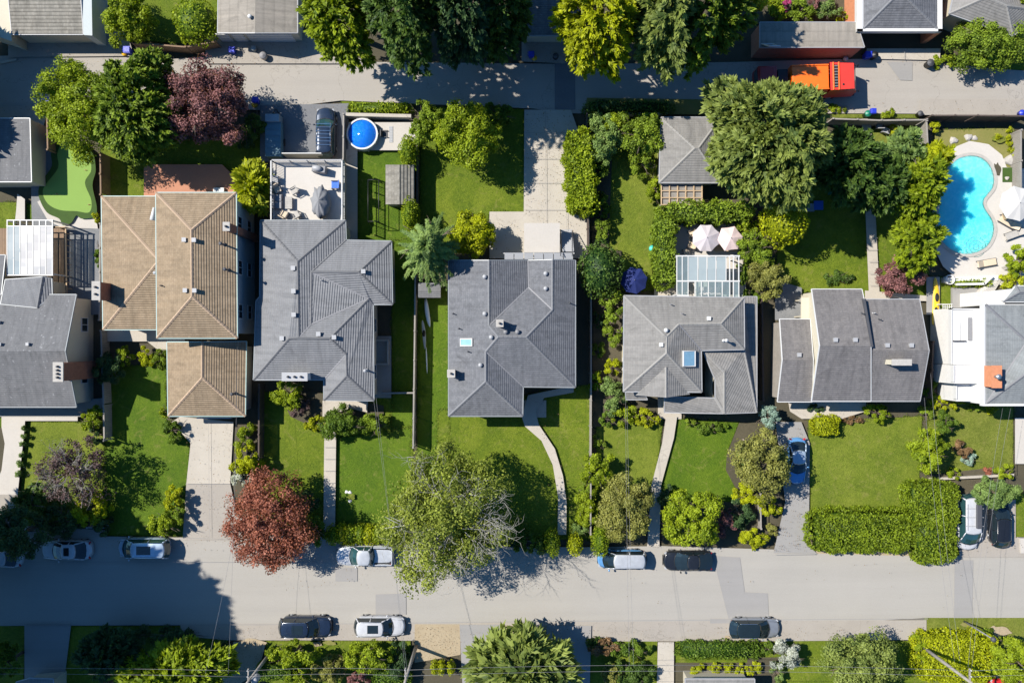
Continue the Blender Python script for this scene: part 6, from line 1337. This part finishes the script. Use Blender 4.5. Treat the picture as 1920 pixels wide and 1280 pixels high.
# refuse truck
c = P(1520, 150, 2.2); h = root('garbage_truck', 'red and orange refuse truck stopped in the alley under the giant conifer', 'truck', (c.x, c.y, 0), R(1.5))
m = MB(); m.box((-.2, 0, .75), (8.6, .9, .3)); m.build('chassis', 'black', h, True)
m = MB()   # compactor body with sloping sides, local x from -2.2 to 2.1
xs = (-1.9, 1.35); pr = [(-1.2, .95), (-1.25, 2.5), (-1.0, 2.95), (1.0, 2.95), (1.25, 2.5), (1.2, .95)]
m.add([(x, y, z) for x in xs for y, z in pr], [(k, (k + 1) % 6, 6 + (k + 1) % 6, 6 + k) for k in range(6)] + [tuple(range(6))[::-1], tuple(range(6, 12))]); 
for x in (-1.5, -.6, .3, 1.1): m.box((x, 1.25, 1.75), (.09, .07, 1.4)); m.box((x, -1.25, 1.75), (.09, .07, 1.4))
m.build('hopper_body', 'orange_paint', h, True, .02)
for y in (-1.08, 1.08): m = MB(); m.box((-.3, y, 2.98), (3.3, .1, .1)); m.build('top_rail', 'orange_paint', h, True)
m = MB(); a = [(1.42, -1.3, .9), (4.1, -1.25, 1.0), (4.1, -1.2, 2.2), (3.6, -1.15, 3.05), (1.42, -1.25, 3.1)]
m.add([(x, y, z) for x, y, z in a] + [(x, -y, z) for x, y, z in a], [(4, 3, 8, 9), (3, 2, 7, 8), (2, 1, 6, 7), (0, 1, 2, 3, 4)[::-1], (5, 6, 7, 8, 9), (1, 0, 5, 6)]); m.build('tailgate', 'red_paint', h, True, .03)
m = MB(); m.box((1.95, 0, 3.09), (.36, 2.05, .05)); m.build('tailgate_slot', 'black', h, True)
for i in range(8): m = MB(); m.box((1.95, -.9 + i * .257, 3.125), (.3, .07, .05)); m.build('cylinder_rod', 'mid_grey', h, True)
for x in (1.7, 2.2): m = MB(); m.box((x, 0, 3.13), (.1, 2.5, .14)); m.build('top_beam', 'orange_paint', h, True, .02)
m = MB(); m.cyl((2.6, -.75, 3.06), .1, .05, 12); m.build('hatch', 'black', h, True)
m = MB(); m.box((-4.1, 0, 1.9), (1.7, 2.35, 1.9)); m.box((-4.15, 0, 2.9), (1.4, 2.1, .16)); cb = m.build('cab', 'dark_red', h, True, .08)
m = MB(); m.box((-4.98, 0, 2.2), (.05, 2.0, .9)); m.build('windscreen', 'car_glass', cb, True)
m = MB(); m.box((-2.6, 0, 1.7), (.9, 1.9, 1.5)); m.build('engine_bay', 'black', h, True)
for y in (-1, 1): m = MB(); m.box((4.15, y * .95, 1.15), (.12, .3, .2)); m.build('taillight', 'lamp_red', h, True); m = MB(); m.box((4.3, y * 1.15, 2.3), (.06, .12, .3)); m.tube([(3.9, y * 1.15, 2.3), (4.3, y * 1.15, 2.35)], .03); m.build('grab_rail', 'black', h, True)
for x in (-4.1, .9, 2.2):
    for y in (-1, 1): m = MB(); m.tube([(x, y * .8, .52), (x, y * 1.2, .52)], .52, 20); w_ = m.build('wheel', 'rubber', h, True); m = MB(); m.tube([(x, y * 1.18, .52), (x, y * 1.22, .52)], .28, 14); m.build('rim', 'light_grey', w_, True)
m = MB(); m.box((4.35, 0, .75), (.35, 2.2, .1)); m.build('rear_step', 'black', h, True)
# trailer
c = P(513, 255, 1.2); h = root('trailer', 'blue grey box trailer parked beside the purple tree in the shade', 'trailer', (c.x, c.y, 0)); m = MB(); m.box((0, -.35, .95), (1.45, 3.2, .9))
for i in range(6): m.box((0, -1.7 + i * .55, 1.42), (1.47, .06, .05))
m.build('box', 'stain_blue', h, True, .04); m = MB(); m.box((0, 1.55, 1.1), (1.3, .7, 1.2)); m.build('front_locker', 'grey_plastic', h, True, .05)
m = MB(); m.tube([(-.5, 1.9, .5), (0, 2.7, .5), (.5, 1.9, .5)], .05); m.build('drawbar', 'black', h, True)
for x in (-1, 1): m = MB(); m.tube([(x * .6, -.4, .33), (x * .85, -.4, .33)], .33, 16); m.build('wheel', 'rubber', h, True)
# kayaks and boards
def hull(nm, label, pts, hw_, z, mat, cat, hh=.28):
    p = [P(x, y, z) for x, y in pts]; c = sum(p, Vector()) / len(p); h = root(nm, label, cat, (c.x, c.y, 0)); m = MB(); n = 22; q = spline(p, 8, False); N = len(q); vs = []
    for i, u in enumerate(q):
        t = i / (N - 1); w = hw_ * math.sin(math.pi * min(max(t, .0), 1)) ** .7 + .01; d = (q[min(i + 1, N - 1)] - q[max(i - 1, 0)]).normalized(); s = Vector((-d.y, d.x, 0)); rise = .15 * abs(2 * t - 1) ** 3
        for a in range(8): b = a * math.pi / 4; vs.append(u + s * w * math.cos(b) + Vector((0, 0, hh * .5 * math.sin(b) * (w / hw_) ** .5 + rise * (hh > .2))))
    m.add(vs, [(i * 8 + k, i * 8 + (k + 1) % 8, (i + 1) * 8 + (k + 1) % 8, (i + 1) * 8 + k) for i in range(N - 1) for k in range(8)] + [tuple(range(8))[::-1], tuple((N - 1) * 8 + k for k in range(8))], 0, True)
    b = m.build('hull', mat, h); return h, q
h, q = hull('kayak', 'long yellow kayak lying beside the gabled house wall', [(1752, 520), (1755, 550), (1754, 580), (1748, 610)], .36, .45, 'kayak_yellow', 'kayak')
for f in (.42, .7): u = q[int(len(q) * f)]; m = MB(); m.lathe(u + Vector((0, 0, .13)), [(.2, 0), (.24, .04), (.2, .06)], 14, sx=.8, sy=1.7); m.build('cockpit', 'black', h)
h, q = hull('paddle_board', 'white board standing on the grass below the dark shed', [(798, 558), (801, 585), (806, 613)], .2, .3, 'white_hull', 'board', .16); m = MB(); u = q[2]; m.box(u + Vector((0, 0, .0)), (.04, .25, .3)); m.build('fin', 'black', h)
h, q = hull('kayak', 'slim pale blue kayak behind the white board', [(792, 600), (795, 625), (797, 655)], .16, .4, 'grey_plastic', 'kayak', .2); u = q[len(q) // 2]; m = MB(); m.lathe(u + Vector((0, 0, .08)), [(.14, 0), (.16, .04)], 12, sy=2); m.build('cockpit', 'black', h)
h, q = hull('paddle', 'thin white pole lying on the strip of grass by the long fence', [(799, 650), (801, 700)], .05, .2, 'white_hull', 'pole', .08)
# ---------------- poles and wires
def pole(label, bx, by, h, lean=None, arm=None, tr=False, cat='utility pole'):
    c = P(bx, by); r = root('utility_pole', label, cat, c); m = MB(); m.tube([c, c + Vector((0, 0, h))], [.17, .11], 12); m.build('shaft', 'wood_grey', r); top = c + Vector((0, 0, h))
    if arm is not None:
        d = Vector((math.cos(arm), math.sin(arm), 0)); m = MB(); m.box(top - Vector((0, 0, .35)), (2.2, .11, .13), arm); m.build('crossarm', 'wood_grey', r)
        for t in (-1, -.5, .5, 1): m = MB(); m.cyl(top - Vector((0, 0, .28)) + d * t, .045, .2, 8); m.build('insulator', 'white_paint', r)
    if tr:
        q = top + Vector((.38, -.1, -1.6)); m = MB(); m.lathe(q, [(.27, 0), (.29, .05), (.29, .85), (.2, .95), (.05, .98)], 18); m.build('transformer', 'light_grey', r)
        m = MB(); m.tube([top - Vector((0, 0, .8)), top + Vector((.9, -1.0, -.5)), top + Vector((1.5, -1.4, -.55))], .045); m.build('lamp_arm', 'light_grey', r); m = MB(); m.box(top + Vector((1.6, -1.45, -.58)), (.6, .25, .14), -.5); m.build('lamp_head', 'light_grey', r)
    return top
tB = pole('wooden utility pole beside the gravel verge at the bottom centre', 781, 1209, 8.2, arm=R(90), tr=False)
tA = pole('utility pole with pale lamp arm at the bottom left by the dark driveway', 512, 1217, 7.4, arm=R(90), tr=True)
tC = pole('tall leaning-looking wooden pole over the yellow hedge at the bottom right', 1717, 1202, 9.2, arm=R(90))
def wire(label, a, b, sag=.5, r_=.012, mat='mid_grey'):
    m = MB(); n = 14; m.tube([a.lerp(b, i / n) - Vector((0, 0, 4 * sag * (i / n) * (1 - i / n))) for i in range(n + 1)], r_, 4); o = m.build('power_line', mat); tag(o, label, 'wire', 'overhead wires')
WL, WR = Vector((-62, tA.y, 7.2)), Vector((62, tC.y, 8.8)); lift = Vector((0, 0, -.1))
for i, (dy, nm) in enumerate(((-1, 'southern'), (.5, 'inner'), (1, 'northern'))):
    o = Vector((0, dy, -.1))
    wire(nm + ' wire running off the left edge from the lamp pole', WL + o, tA + o); wire(nm + ' wire between the lamp pole and the bottom centre pole', tA + o, tB + o)
    wire(nm + ' wire between the bottom centre pole and the bottom right pole', tB + o, tC + o, 1.1); wire(nm + ' wire running off the right edge from the bottom right pole', tC + o, WR + o)
for lab, a, b in [('service wire crossing the street east of the red maple', (428, 1262, 7), (445, 640, 4.2)), ('service wire crossing the street west of the red maple', (385, 1262, 7), (440, 990, 5.5)), ('service wire over the turf lawn to the grey house', (760, 1262, 7.4), (705, 745, 4.5)),
                  ('second service wire over the turf lawn to the grey house', (764, 1262, 7.2), (700, 745, 4.5)), ('service wire over the street to the warm grey house', (1180, 1248, 7.5), (1173, 745, 4.)), ('pale wire over the olive green round tree', (1188, 1248, 7.4), (1176, 760, 4.)),
                  ('wire over the square hedge to the gabled house', (1790, 1240, 8.5), (1733, 745, 4.2)), ('second wire over the square hedge', (1800, 1240, 8.5), (1745, 700, 4.5)), ('wire over the white van to the white house', (1815, 1250, 8.6), (1880, 765, 5)), ('second wire over the white van to the white house', (1822, 1250, 8.6), (1895, 765, 5))]:
    wire(lab, P(*a), P(*b), .35, .009)
c = P(1806, 1163); h = root('street_lamp', 'slim street lamp at the south kerb near the yellow hedge mass', 'street lamp', c); m = MB(); m.tube([c, c + Vector((0, 0, 4.6))], [.08, .05], 10); m.build('post', 'mid_grey', h); m = MB(); m.lathe(c + Vector((0, 0, 4.55)), [(.1, 0), (.24, .12), (.2, .3), (.04, .36)], 14); m.build('lamp_head', 'dark_grey', h)
c = P(1718, 1182); m = MB(); m.box((c.x, c.y, .03), (.9, .6, .07)); h = root('storm_drain', 'small square storm drain grate on the south kerb', 'drain', c); m.build('frame', 'concrete', h)
m = MB(); 
for i in range(6): m.box((c.x - .33 + i * .13, c.y, .075), (.05, .45, .03))
m.build('grate', 'dark_grey', h)
# ---------------- fences and walls
F_ = [
 ('long pale grey fence between the grey and slate houses', [(780, 450), (778, 620), (775, 838)], 1.7, 'wood_grey'),
 ('white fence on the boundary east of the curving path', [(1108, 500), (1108, 700), (1107, 1000)], 1.5, 'wood_grey'),
 ('dark fence east of the narrow lawn hedge', [(1100, 215), (1103, 480)], 1.6, 'wood_dark'),
 ('brown fence between the putting green and the rear lawn', [(190, 288), (191, 366)], 1.8, 'wood_brown'),
 ('thin fence along the west side of the tan house', [(190, 420), (188, 600)], 1.5, 'wood_grey'),
 ('fence from the tan house to the street on its west side', [(191, 620), (196, 760), (197, 825)], 1.5, 'wood_grey'),
 ('dark fence between the tan house drive and the turf lawn', [(487, 720), (486, 860)], 1.6, 'wood_dark'),
 ('timber fence behind the two round trees at the top', [(250, 82), (300, 86), (350, 90), (405, 80)], 1.8, 'wood_brown'),
 ('dark fence on the alley beyond the trailer shade', [(90, 210), (92, 282)], 1.9, 'wood_brown'),
 ('grey fence on the alley north of the east lawn', [(1560, 224), (1650, 227), (1735, 226)], 1.9, 'wood_grey'),
 ('grey fence running south beside the pool garden', [(1735, 228), (1738, 290)], 1.9, 'wood_grey'),
 ('dark alley fence north of the pool garden', [(1745, 218), (1830, 218), (1925, 219)], 1.9, 'wood_dark'),
 ('fence at the right edge beside the pool deck', [(1912, 245), (1912, 360)], 1.6, 'wood_grey'),
 ('fence between the round pool and the dark parking bay', [(645, 215), (644, 300)], 1.7, 'wood_grey'),
 ('fence between the timber shed garden and the north lawn', [(783, 285), (782, 385)], 1.6, 'wood_dark'),
 ('short fence across the grey house side yard', [(715, 737), (775, 736)], 1.3, 'wood_grey'),
 ('dark fence between the warm grey and gabled houses', [(1428, 560), (1430, 750)], 1.6, 'wood_dark'),
 ('low fence beside the grey drive by the yellow bushes', [(1425, 925), (1426, 990)], 1.0, 'wood_grey'),
 ('fence between the gabled house and the white house', [(1748, 640), (1744, 745)], 1.5, 'wood_dark'),
 ('low fence behind the white sedan', [(30, 992), (85, 990)], .9, 'light_grey'), ('low white fence behind the yellow bush by the street', [(165, 988), (196, 988)], .8, 'light_grey'),
 ('fence beside the small slate garage under the dark conifers', [(870, 90), (960, 92)], 1.6, 'wood_grey'),
]
for lab, pts, hh, mt in F_: fence('fence', lab, pts, hh, mt)
for lab, pts, hh, mt, th in [('pale retaining wall above the round pool patio', [(650, 215), (770, 218)], 1.1, 'concrete', .3), ('low concrete wall on the south side of the alley hedge', [(1140, 214), (1250, 213)], .9, 'concrete', .15), ('white garden wall under the cloud pruned pine', [(1745, 898), (1900, 890)], .5, 'concrete', .22),
                         ('low brown kerb wall on the alley by the flat garage', [(0, 118), (30, 112)], .3, 'concrete', .2), ('white planter wall south of the pool', [(1770, 525), (1870, 521)], .6, 'white_wall', .45), ('low wall between the pool garden and the house', [(1795, 533), (1845, 532), (1860, 518)], 1.1, 'white_wall', .2)]:
    fence('garden_wall', lab, pts, hh, mt, board=th, wall=True, cap=False, cat='wall')
# white trellis beside the modern house
a, b = P(1768, 570, 1.6), P(1784, 650, 1.6); h = root('trellis', 'white slatted trellis frame along the modern house side yard', 'trellis', (a.x, a.y, 0)); m = MB()
for i in range(5): x = a.x + (b.x - a.x) * i / 4; m.box((x, (a.y + b.y) / 2, 1.6), (.05, a.y - b.y, .05))
for i in range(15): y = a.y + (b.y - a.y) * i / 14; m.box(((a.x + b.x) / 2, y, 1.66), (b.x - a.x + .1, .05, .05))
m.build('slats', 'white_paint', h)
for x in (a.x, b.x):
    for y in (a.y, b.y): m = MB(); m.box((x, y, .8), (.08, .08, 1.6)); m.build('post', 'white_paint', h)
# football goal-like swing frame on the turf
h = root('swing_frame', 'dark metal play frame standing on the turf west of the timber shed', 'play frame', P(700, 385)); m = MB()
q = [P(x, y, z) for x, y, z in ((690, 337, 1.9), (710, 337, 1.9), (710, 415, 1.9), (690, 415, 1.9))]
for i in range(4): m.tube([q[i], q[(i + 1) % 4]], .035, 6)
for v in q: m.tube([v, Vector((v.x, v.y, 0))], .04, 6)
m.build('frame', 'black', h)
# ---------------- bins
bin_('blue wheelie bin at the alley mouth of the top left garage', 237, 93, 'blue_plastic', 'blue_plastic', 1.0); can('yellow box beside the blue bin by the top left garage', 233, 100, .25, .45, 'yellow_plastic', 'yellow_plastic', name='recycling_box')
can('pale grey can in the shade near the shake roofed garage', 215, 84, .27, .7, 'grey_plastic', 'grey_plastic'); can('small pale can west of its neighbour near the shake roofed garage', 193, 76, .2, .6, 'grey_plastic', 'light_grey'); can('smallest pale can by the shake roofed garage wall', 181, 74, .18, .55, 'light_grey', 'grey_plastic')
bin_('blue wheelie bin beside the leafy tree at the left alley edge', 86, 184, 'blue_plastic', 'blue_plastic', 1.); can('yellow box beside the left alley blue bin', 89, 192, .22, .4, 'yellow_plastic', 'yellow_plastic', name='recycling_box')
bin_('blue wheelie bin between purple tree and trailer', 478, 187, 'blue_plastic', 'blue_plastic', .9); can('yellow box between purple tree and trailer', 477, 196, .27, .45, 'yellow_plastic', 'yellow_plastic', name='recycling_box')
bin_('blue wheelie bin in front of the pale garage doors', 434, 93, 'blue_plastic', 'blue_plastic', .85); can('pale can by the pale garage doors', 475, 90, .25, .8, 'grey_plastic', 'grey_plastic'); can('round beige can standing in the sun on the alley', 493, 104, .33, .9, 'stone', 'mid_grey')
bin_('blue wheelie bin by the small slate roofed garage', 996, 101, 'blue_plastic', 'blue_plastic', .85); can('yellow box by the small slate roofed garage', 1002, 109, .24, .4, 'yellow_plastic', 'yellow_plastic', name='recycling_box'); can('dark can by the small slate roofed garage', 1042, 105, .26, .8, 'black', 'dark_grey')
bin_('blue wheelie bin beside the carport post', 1629, 102, 'blue_plastic', 'blue_plastic', .95); can('black can beside the carport blue bin', 1641, 103, .3, .95, 'black', 'black'); can('black can standing alone at the carport corner', 1745, 118, .34, .95, 'black', 'dark_grey'); can('pale can against the brick front of the flat garage', 1586, 110, .22, .6, 'grey_plastic', 'light_grey')
can('green can on the verge by the alley fence', 1628, 213, .3, .85, 'green_plastic', 'green_plastic'); bin_('blue wheelie bin beside the green can on the verge', 1638, 208, 'blue_plastic', 'blue_plastic', .8); can('dark can at the east end of the verge', 1726, 213, .26, .7, 'black', 'dark_grey'); can('blue can at the right edge of the alley', 1917, 212, .3, .8, 'blue_plastic', 'blue_plastic')
can('teal tub on the corner of the white terrace', 1786, 591, .28, .6, 'teal_plastic', 'teal_plastic', name='water_tub', cat='tub'); can('turquoise play ball on the lawn beside the hedge', 1223, 466, .3, .35, 'teal_plastic', 'teal_plastic', name='planter', cat='planter')
# ---------------- parasols and furniture
umbrella('mauve parasol, the western of the pair over the terrace', 1326, 445, 27, 2.9, 'mauve_cloth', .42, 8, R(22)); umbrella('pink parasol, the eastern of the pair over the terrace', 1371, 446, 25, 2.9, 'pink_cloth', .42, 6, R(8))
umbrella('big cream parasol beside the kidney shaped pool', 1913, 380, 34, 2.8, 'cream_cloth', .3, 8, R(10)); umbrella('navy blue parasol in the shade of the big dark shrub', 1190, 525, 26, 2.6, 'navy_cloth', 0, 8, R(12))
# folded, covered parasol on the roof terrace
c = P(598, 377, 4.2); h = root('covered_parasol', 'dark grey crumpled cover over a large object on the roof terrace', 'cover', (c.x, c.y, 2.7))
prng = random.Random(4); an = [(1.5, 6), (1.9, .5), (1.35, .9), (1.1, 1.), (1.0, 1.)]
def wob(k, z): return 1 + .10 * math.sin(k * 1.57 + z * 2) + .06 * math.sin(k * 2.9 + 1) 
m = MB(); m.lathe(c - Vector((0, 0, 1.45)), [(.75, 0), (.95, .3), (1.0, .8), (.95, 1.1), (.7, 1.35), (.42, 1.5), (.1, 1.75)], 32, sx=.82, sy=1.42, wob=lambda k, z: wob(k, z) * (1 + .05 * ((k % 4) - 1.5))); m.build('cover', 'cloth_grey', h)
Z = 2.7
def sofa(label, px, py, deg, w, z0, mat='tan_cloth'):
    c = P(px, py, z0 + .4); r = root('outdoor_sofa', label, 'sofa', (c.x, c.y, z0), R(deg)); m = MB(); m.box((0, 0, .2), (.75, w, .35)); m.build('base', 'mid_grey', r, True)
    k = max(1, round(w / .75))
    for i in range(k): m = MB(); m.box((.04, -w / 2 + (i + .5) * w / k, .43), (.62, w / k - .04, .14)); m.build('cushion', mat, r, True, .04); m = MB(); m.box((-.32, -w / 2 + (i + .5) * w / k, .64), (.16, w / k - .04, .4)); m.build('backrest', mat, r, True, .04)
sofa('two seat grey sofa on the west side of the roof terrace', 521, 378, 0, 1.3, Z, 'mid_grey'); table('pale coffee table in front of the sofa on the roof terrace', 541, 380, .62, 1.1, .42, 'stone', Z)
chair('tan armchair north of the coffee table, western one', 520, 355, -60, z0=Z); chair('armchair with dark cushion north east of the coffee table', 552, 358, -150, 'stone', Z); chair('tan armchair south of the coffee table', 533, 402, 60, z0=Z); chair('pale armchair at the south end of the terrace', 556, 403, 120, 'stone', Z)
table('square white side table by the west railing', 516, 336, .55, .6, .5, 'light_grey', Z)
c = P(597, 316, Z + .9); h = root('gas_grill', 'covered grey barbecue by the north railing of the roof terrace', 'barbecue', (c.x, c.y, Z), R(-8)); m = MB(); m.box((0, 0, .45), (1.2, .6, .85)); m.build('cabinet', 'mid_grey', h, True, .03); m = MB(); m.lathe((-.1, 0, .88), [(.45, 0), (.44, .15), (.3, .28), (.05, .32)], 16, sy=.6); m.build('lid', 'light_grey', h, True)
can('yellow pot in the north west corner of the roof terrace', 517, 312, .18, .5, 'yellow_plastic', 'yellow_plastic', name='flower_pot', cat='pot') 
chair('chair with blue seat by the east railing of the roof terrace', 629, 347, 180, 'blue_frame', Z, w=.7)
# terrace of the warm grey house
Zt = .42
for i, (x, y, d, lb) in enumerate(((1297, 438, 200, 'northern tan chair left of the mauve parasol'), (1296, 460, 160, 'southern tan chair left of the mauve parasol'), (1286, 474, 90, 'tan chair by the pergola edge'))): chair(lb, x, y, d, 'tan_cloth', Zt)
table('round table under the mauve parasol', 1318, 450, 1.2, 1.2, .72, 'stone', Zt, rnd_=True); table('long timber table under the pink parasol', 1362, 463, 2., .8, .72, 'wood_tan', Zt)
sofa('pale sofa behind the glazed frame on the terrace', 1330, 545, 90, 2.0, Zt, 'pink_cloth')
# pool furniture
lounger('tan lounger nearest the low wall south of the pool', 1850, 493, 10, 'tan_cloth', .3); lounger('tan lounger east of the pool, below the cream parasol', 1893, 418, 150, 'tan_cloth', .3); lounger('dark backed lounger at the right edge of the pool deck', 1905, 438, 200, 'stone', .3)
chair('timber chair beside the cream parasol', 1886, 405, 20, 'wood_tan', .3); table('round timber side table by the cream parasol', 1890, 402, .6, .6, .5, 'wood_tan', .3, rnd_=True)
c = P(1893, 328, .3); h = root('putting_mat', 'square olive mat with pale stones beside the pool deck', 'mat', (c.x, c.y, .3)); m = MB(); m.box((0, 0, .03), (1.35, 1.35, .06)); m.build('mat', 'fringe', h, True)
def rock(label, px, py, r_, mat='stone', z0=0):
    c = P(px, py, z0 + r_ * .6); s = rnd.random() * 9; m = MB(); m.lathe((c.x, c.y, z0), [(r_ * .8, 0), (r_ * 1.0, r_ * .3), (r_ * .8, r_ * .65), (r_ * .35, r_ * .85)], 9, smooth=False, sx=1.2, wob=lambda k, z: 1 + .18 * math.sin(k * 2.2 + s + z * 5)); o = m.build('boulder', mat); tag(o, label, 'boulder')
rock('pale boulder west of the pool arch', 1789, 263, .34); rock('pale boulder north of the pool arch', 1817, 257, .34); rock('flat boulder beside the pool arch yucca', 1828, 259, .26); rock('grey boulder by the pool deck corner', 1895, 300, .5); rock('small rock on the olive mat', 1889, 334, .18, z0=.36); rock('round boulder at the right edge below the lounger', 1892, 497, .5, 'stone', .3)
rock('pale stone on the mottled border beside the olive tree', 1388, 870, .3, 'white_wall'); rock('pale stone at the north of the curved border', 1393, 824, .2, 'pink_cloth'); rock('white stone beside the dark maple', 1642, 508, .35, 'stone')
for i, (x, y) in enumerate(((650, 922), (656, 923), (656, 939))): rock(('left', 'right', 'lower')[i] + ' of three small white stones on the turf lawn', x, y, .16, 'white_wall')
for i, (x, y) in enumerate(((1128, 586), (1134, 600), (1124, 632), (1132, 648), (1126, 676))): c = P(x, y); m = MB(); m.cyl((c.x, c.y, .02), .26, .05, 10); tag(m.build('stepping_stone', 'stone'), ('first', 'second', 'third', 'fourth', 'fifth')[i] + ' stepping stone from the north beside the warm grey house', 'stepping stone', 'stepping stones')
# hot tub, white bench, beds by the dark conifer
c = P(1782, 524, .8); h = root('planter_tub', 'round white rimmed planter tub at the pool deck south west corner', 'tub', (c.x, c.y, .0)); m = MB(); m.lathe((0, 0, 0), [(.38, 0), (.46, .7), (.46, .8), (.36, .8), (.34, .5)], 24); m.build('tub', 'white_wall', h, True); m = MB(); m.cyl((0, 0, .45), .34, .08, 18); m.build('soil', 'black', h, True)
table('small blue cold frame on the shaded lawn under the giant conifer', 1535, 385, .85, .85, .35, 'blue_frame', name='cold_frame'); table('second blue frame west of the cold frame', 1517, 389, 1.0, .75, .3, 'grey_plastic', name='cold_frame'); table('dark bench frame in the shade east of the giant conifer', 1563, 357, 1., .8, .4, 'green_plastic')
chair('white garden seat near the alley gate of the east lawn', 1648, 236, 90, 'light_grey'); chair('second white seat beside the yellow bush', 1659, 245, 70, 'light_grey')
table('white bench on the round pool patio', 733, 252, .35, 1.5, .5, 'light_grey', name='bench'); chair('dark chair beside the bench on the round pool patio', 722, 252, 0, 'dark_grey')
c = P(1812, 545, 1.2); h = root('garden_stair', 'tan timber steps between the pool deck and the white house terrace', 'steps', (c.x, c.y, 0)); m = MB()
for i in range(8): a = P(1868 - i * 5.5, 532 + i * 3.2, .3); m.box((a.x, a.y, .2 + i * .03), (.34, 1.5, .4 + i * .06), R(-32))
m.build('treads', 'pool_concrete', h)
c = P(1810, 558, .4); m = MB(); m.box((c.x, c.y, .2), (2.4, 1.9, .4)); struct(m.build('patio', 'patch_asphalt'))

# small things on the putting green and the terracotta patio
for x, y, lb in ((166, 322, 'thin pale pin with red flag at the upper end of the putting green'), (172, 386, 'thin pale pin with red flag at the lower end of the putting green'), (112, 366, 'thin pale pin with red flag at the west side of the putting green')):
    c = P(x, y, .02); h = root('golf_flag', lb, 'golf flag', c); m = MB(); m.tube([c, c + Vector((0, 0, .75))], .015, 6); m.build('pin', 'white_paint', h); m = MB(); m.box(c + Vector((.1, 0, .68)), (.2, .015, .13)); m.build('flag', 'lamp_red', h)
pts = [P(297 + 9 * math.cos(t) + t * 2.2, 350 + 5 * math.sin(t * 1.3), .15) for t in [i * .45 for i in range(28)]]; m = MB(); m.tube(pts, .02, 5); tag(m.build('garden_hose', 'black'), 'loose black hose looped on the terracotta patio', 'hose')
c = P(412, 357, .6); h = root('heat_pump', 'white outdoor heat pump on the patio against the tan house', 'heat pump', (c.x, c.y, .12)); m = MB(); m.box((0, 0, .42), (1.0, .4, .72)); m.build('casing', 'white_paint', h, True, .03); m = MB(); m.cyl((-.15, .19, .42), .01, .01, 8); m.tube([(-.15, .2, .42), (-.15, .23, .42)], .26, 18); m.build('fan_grille', 'dark_grey', h, True)
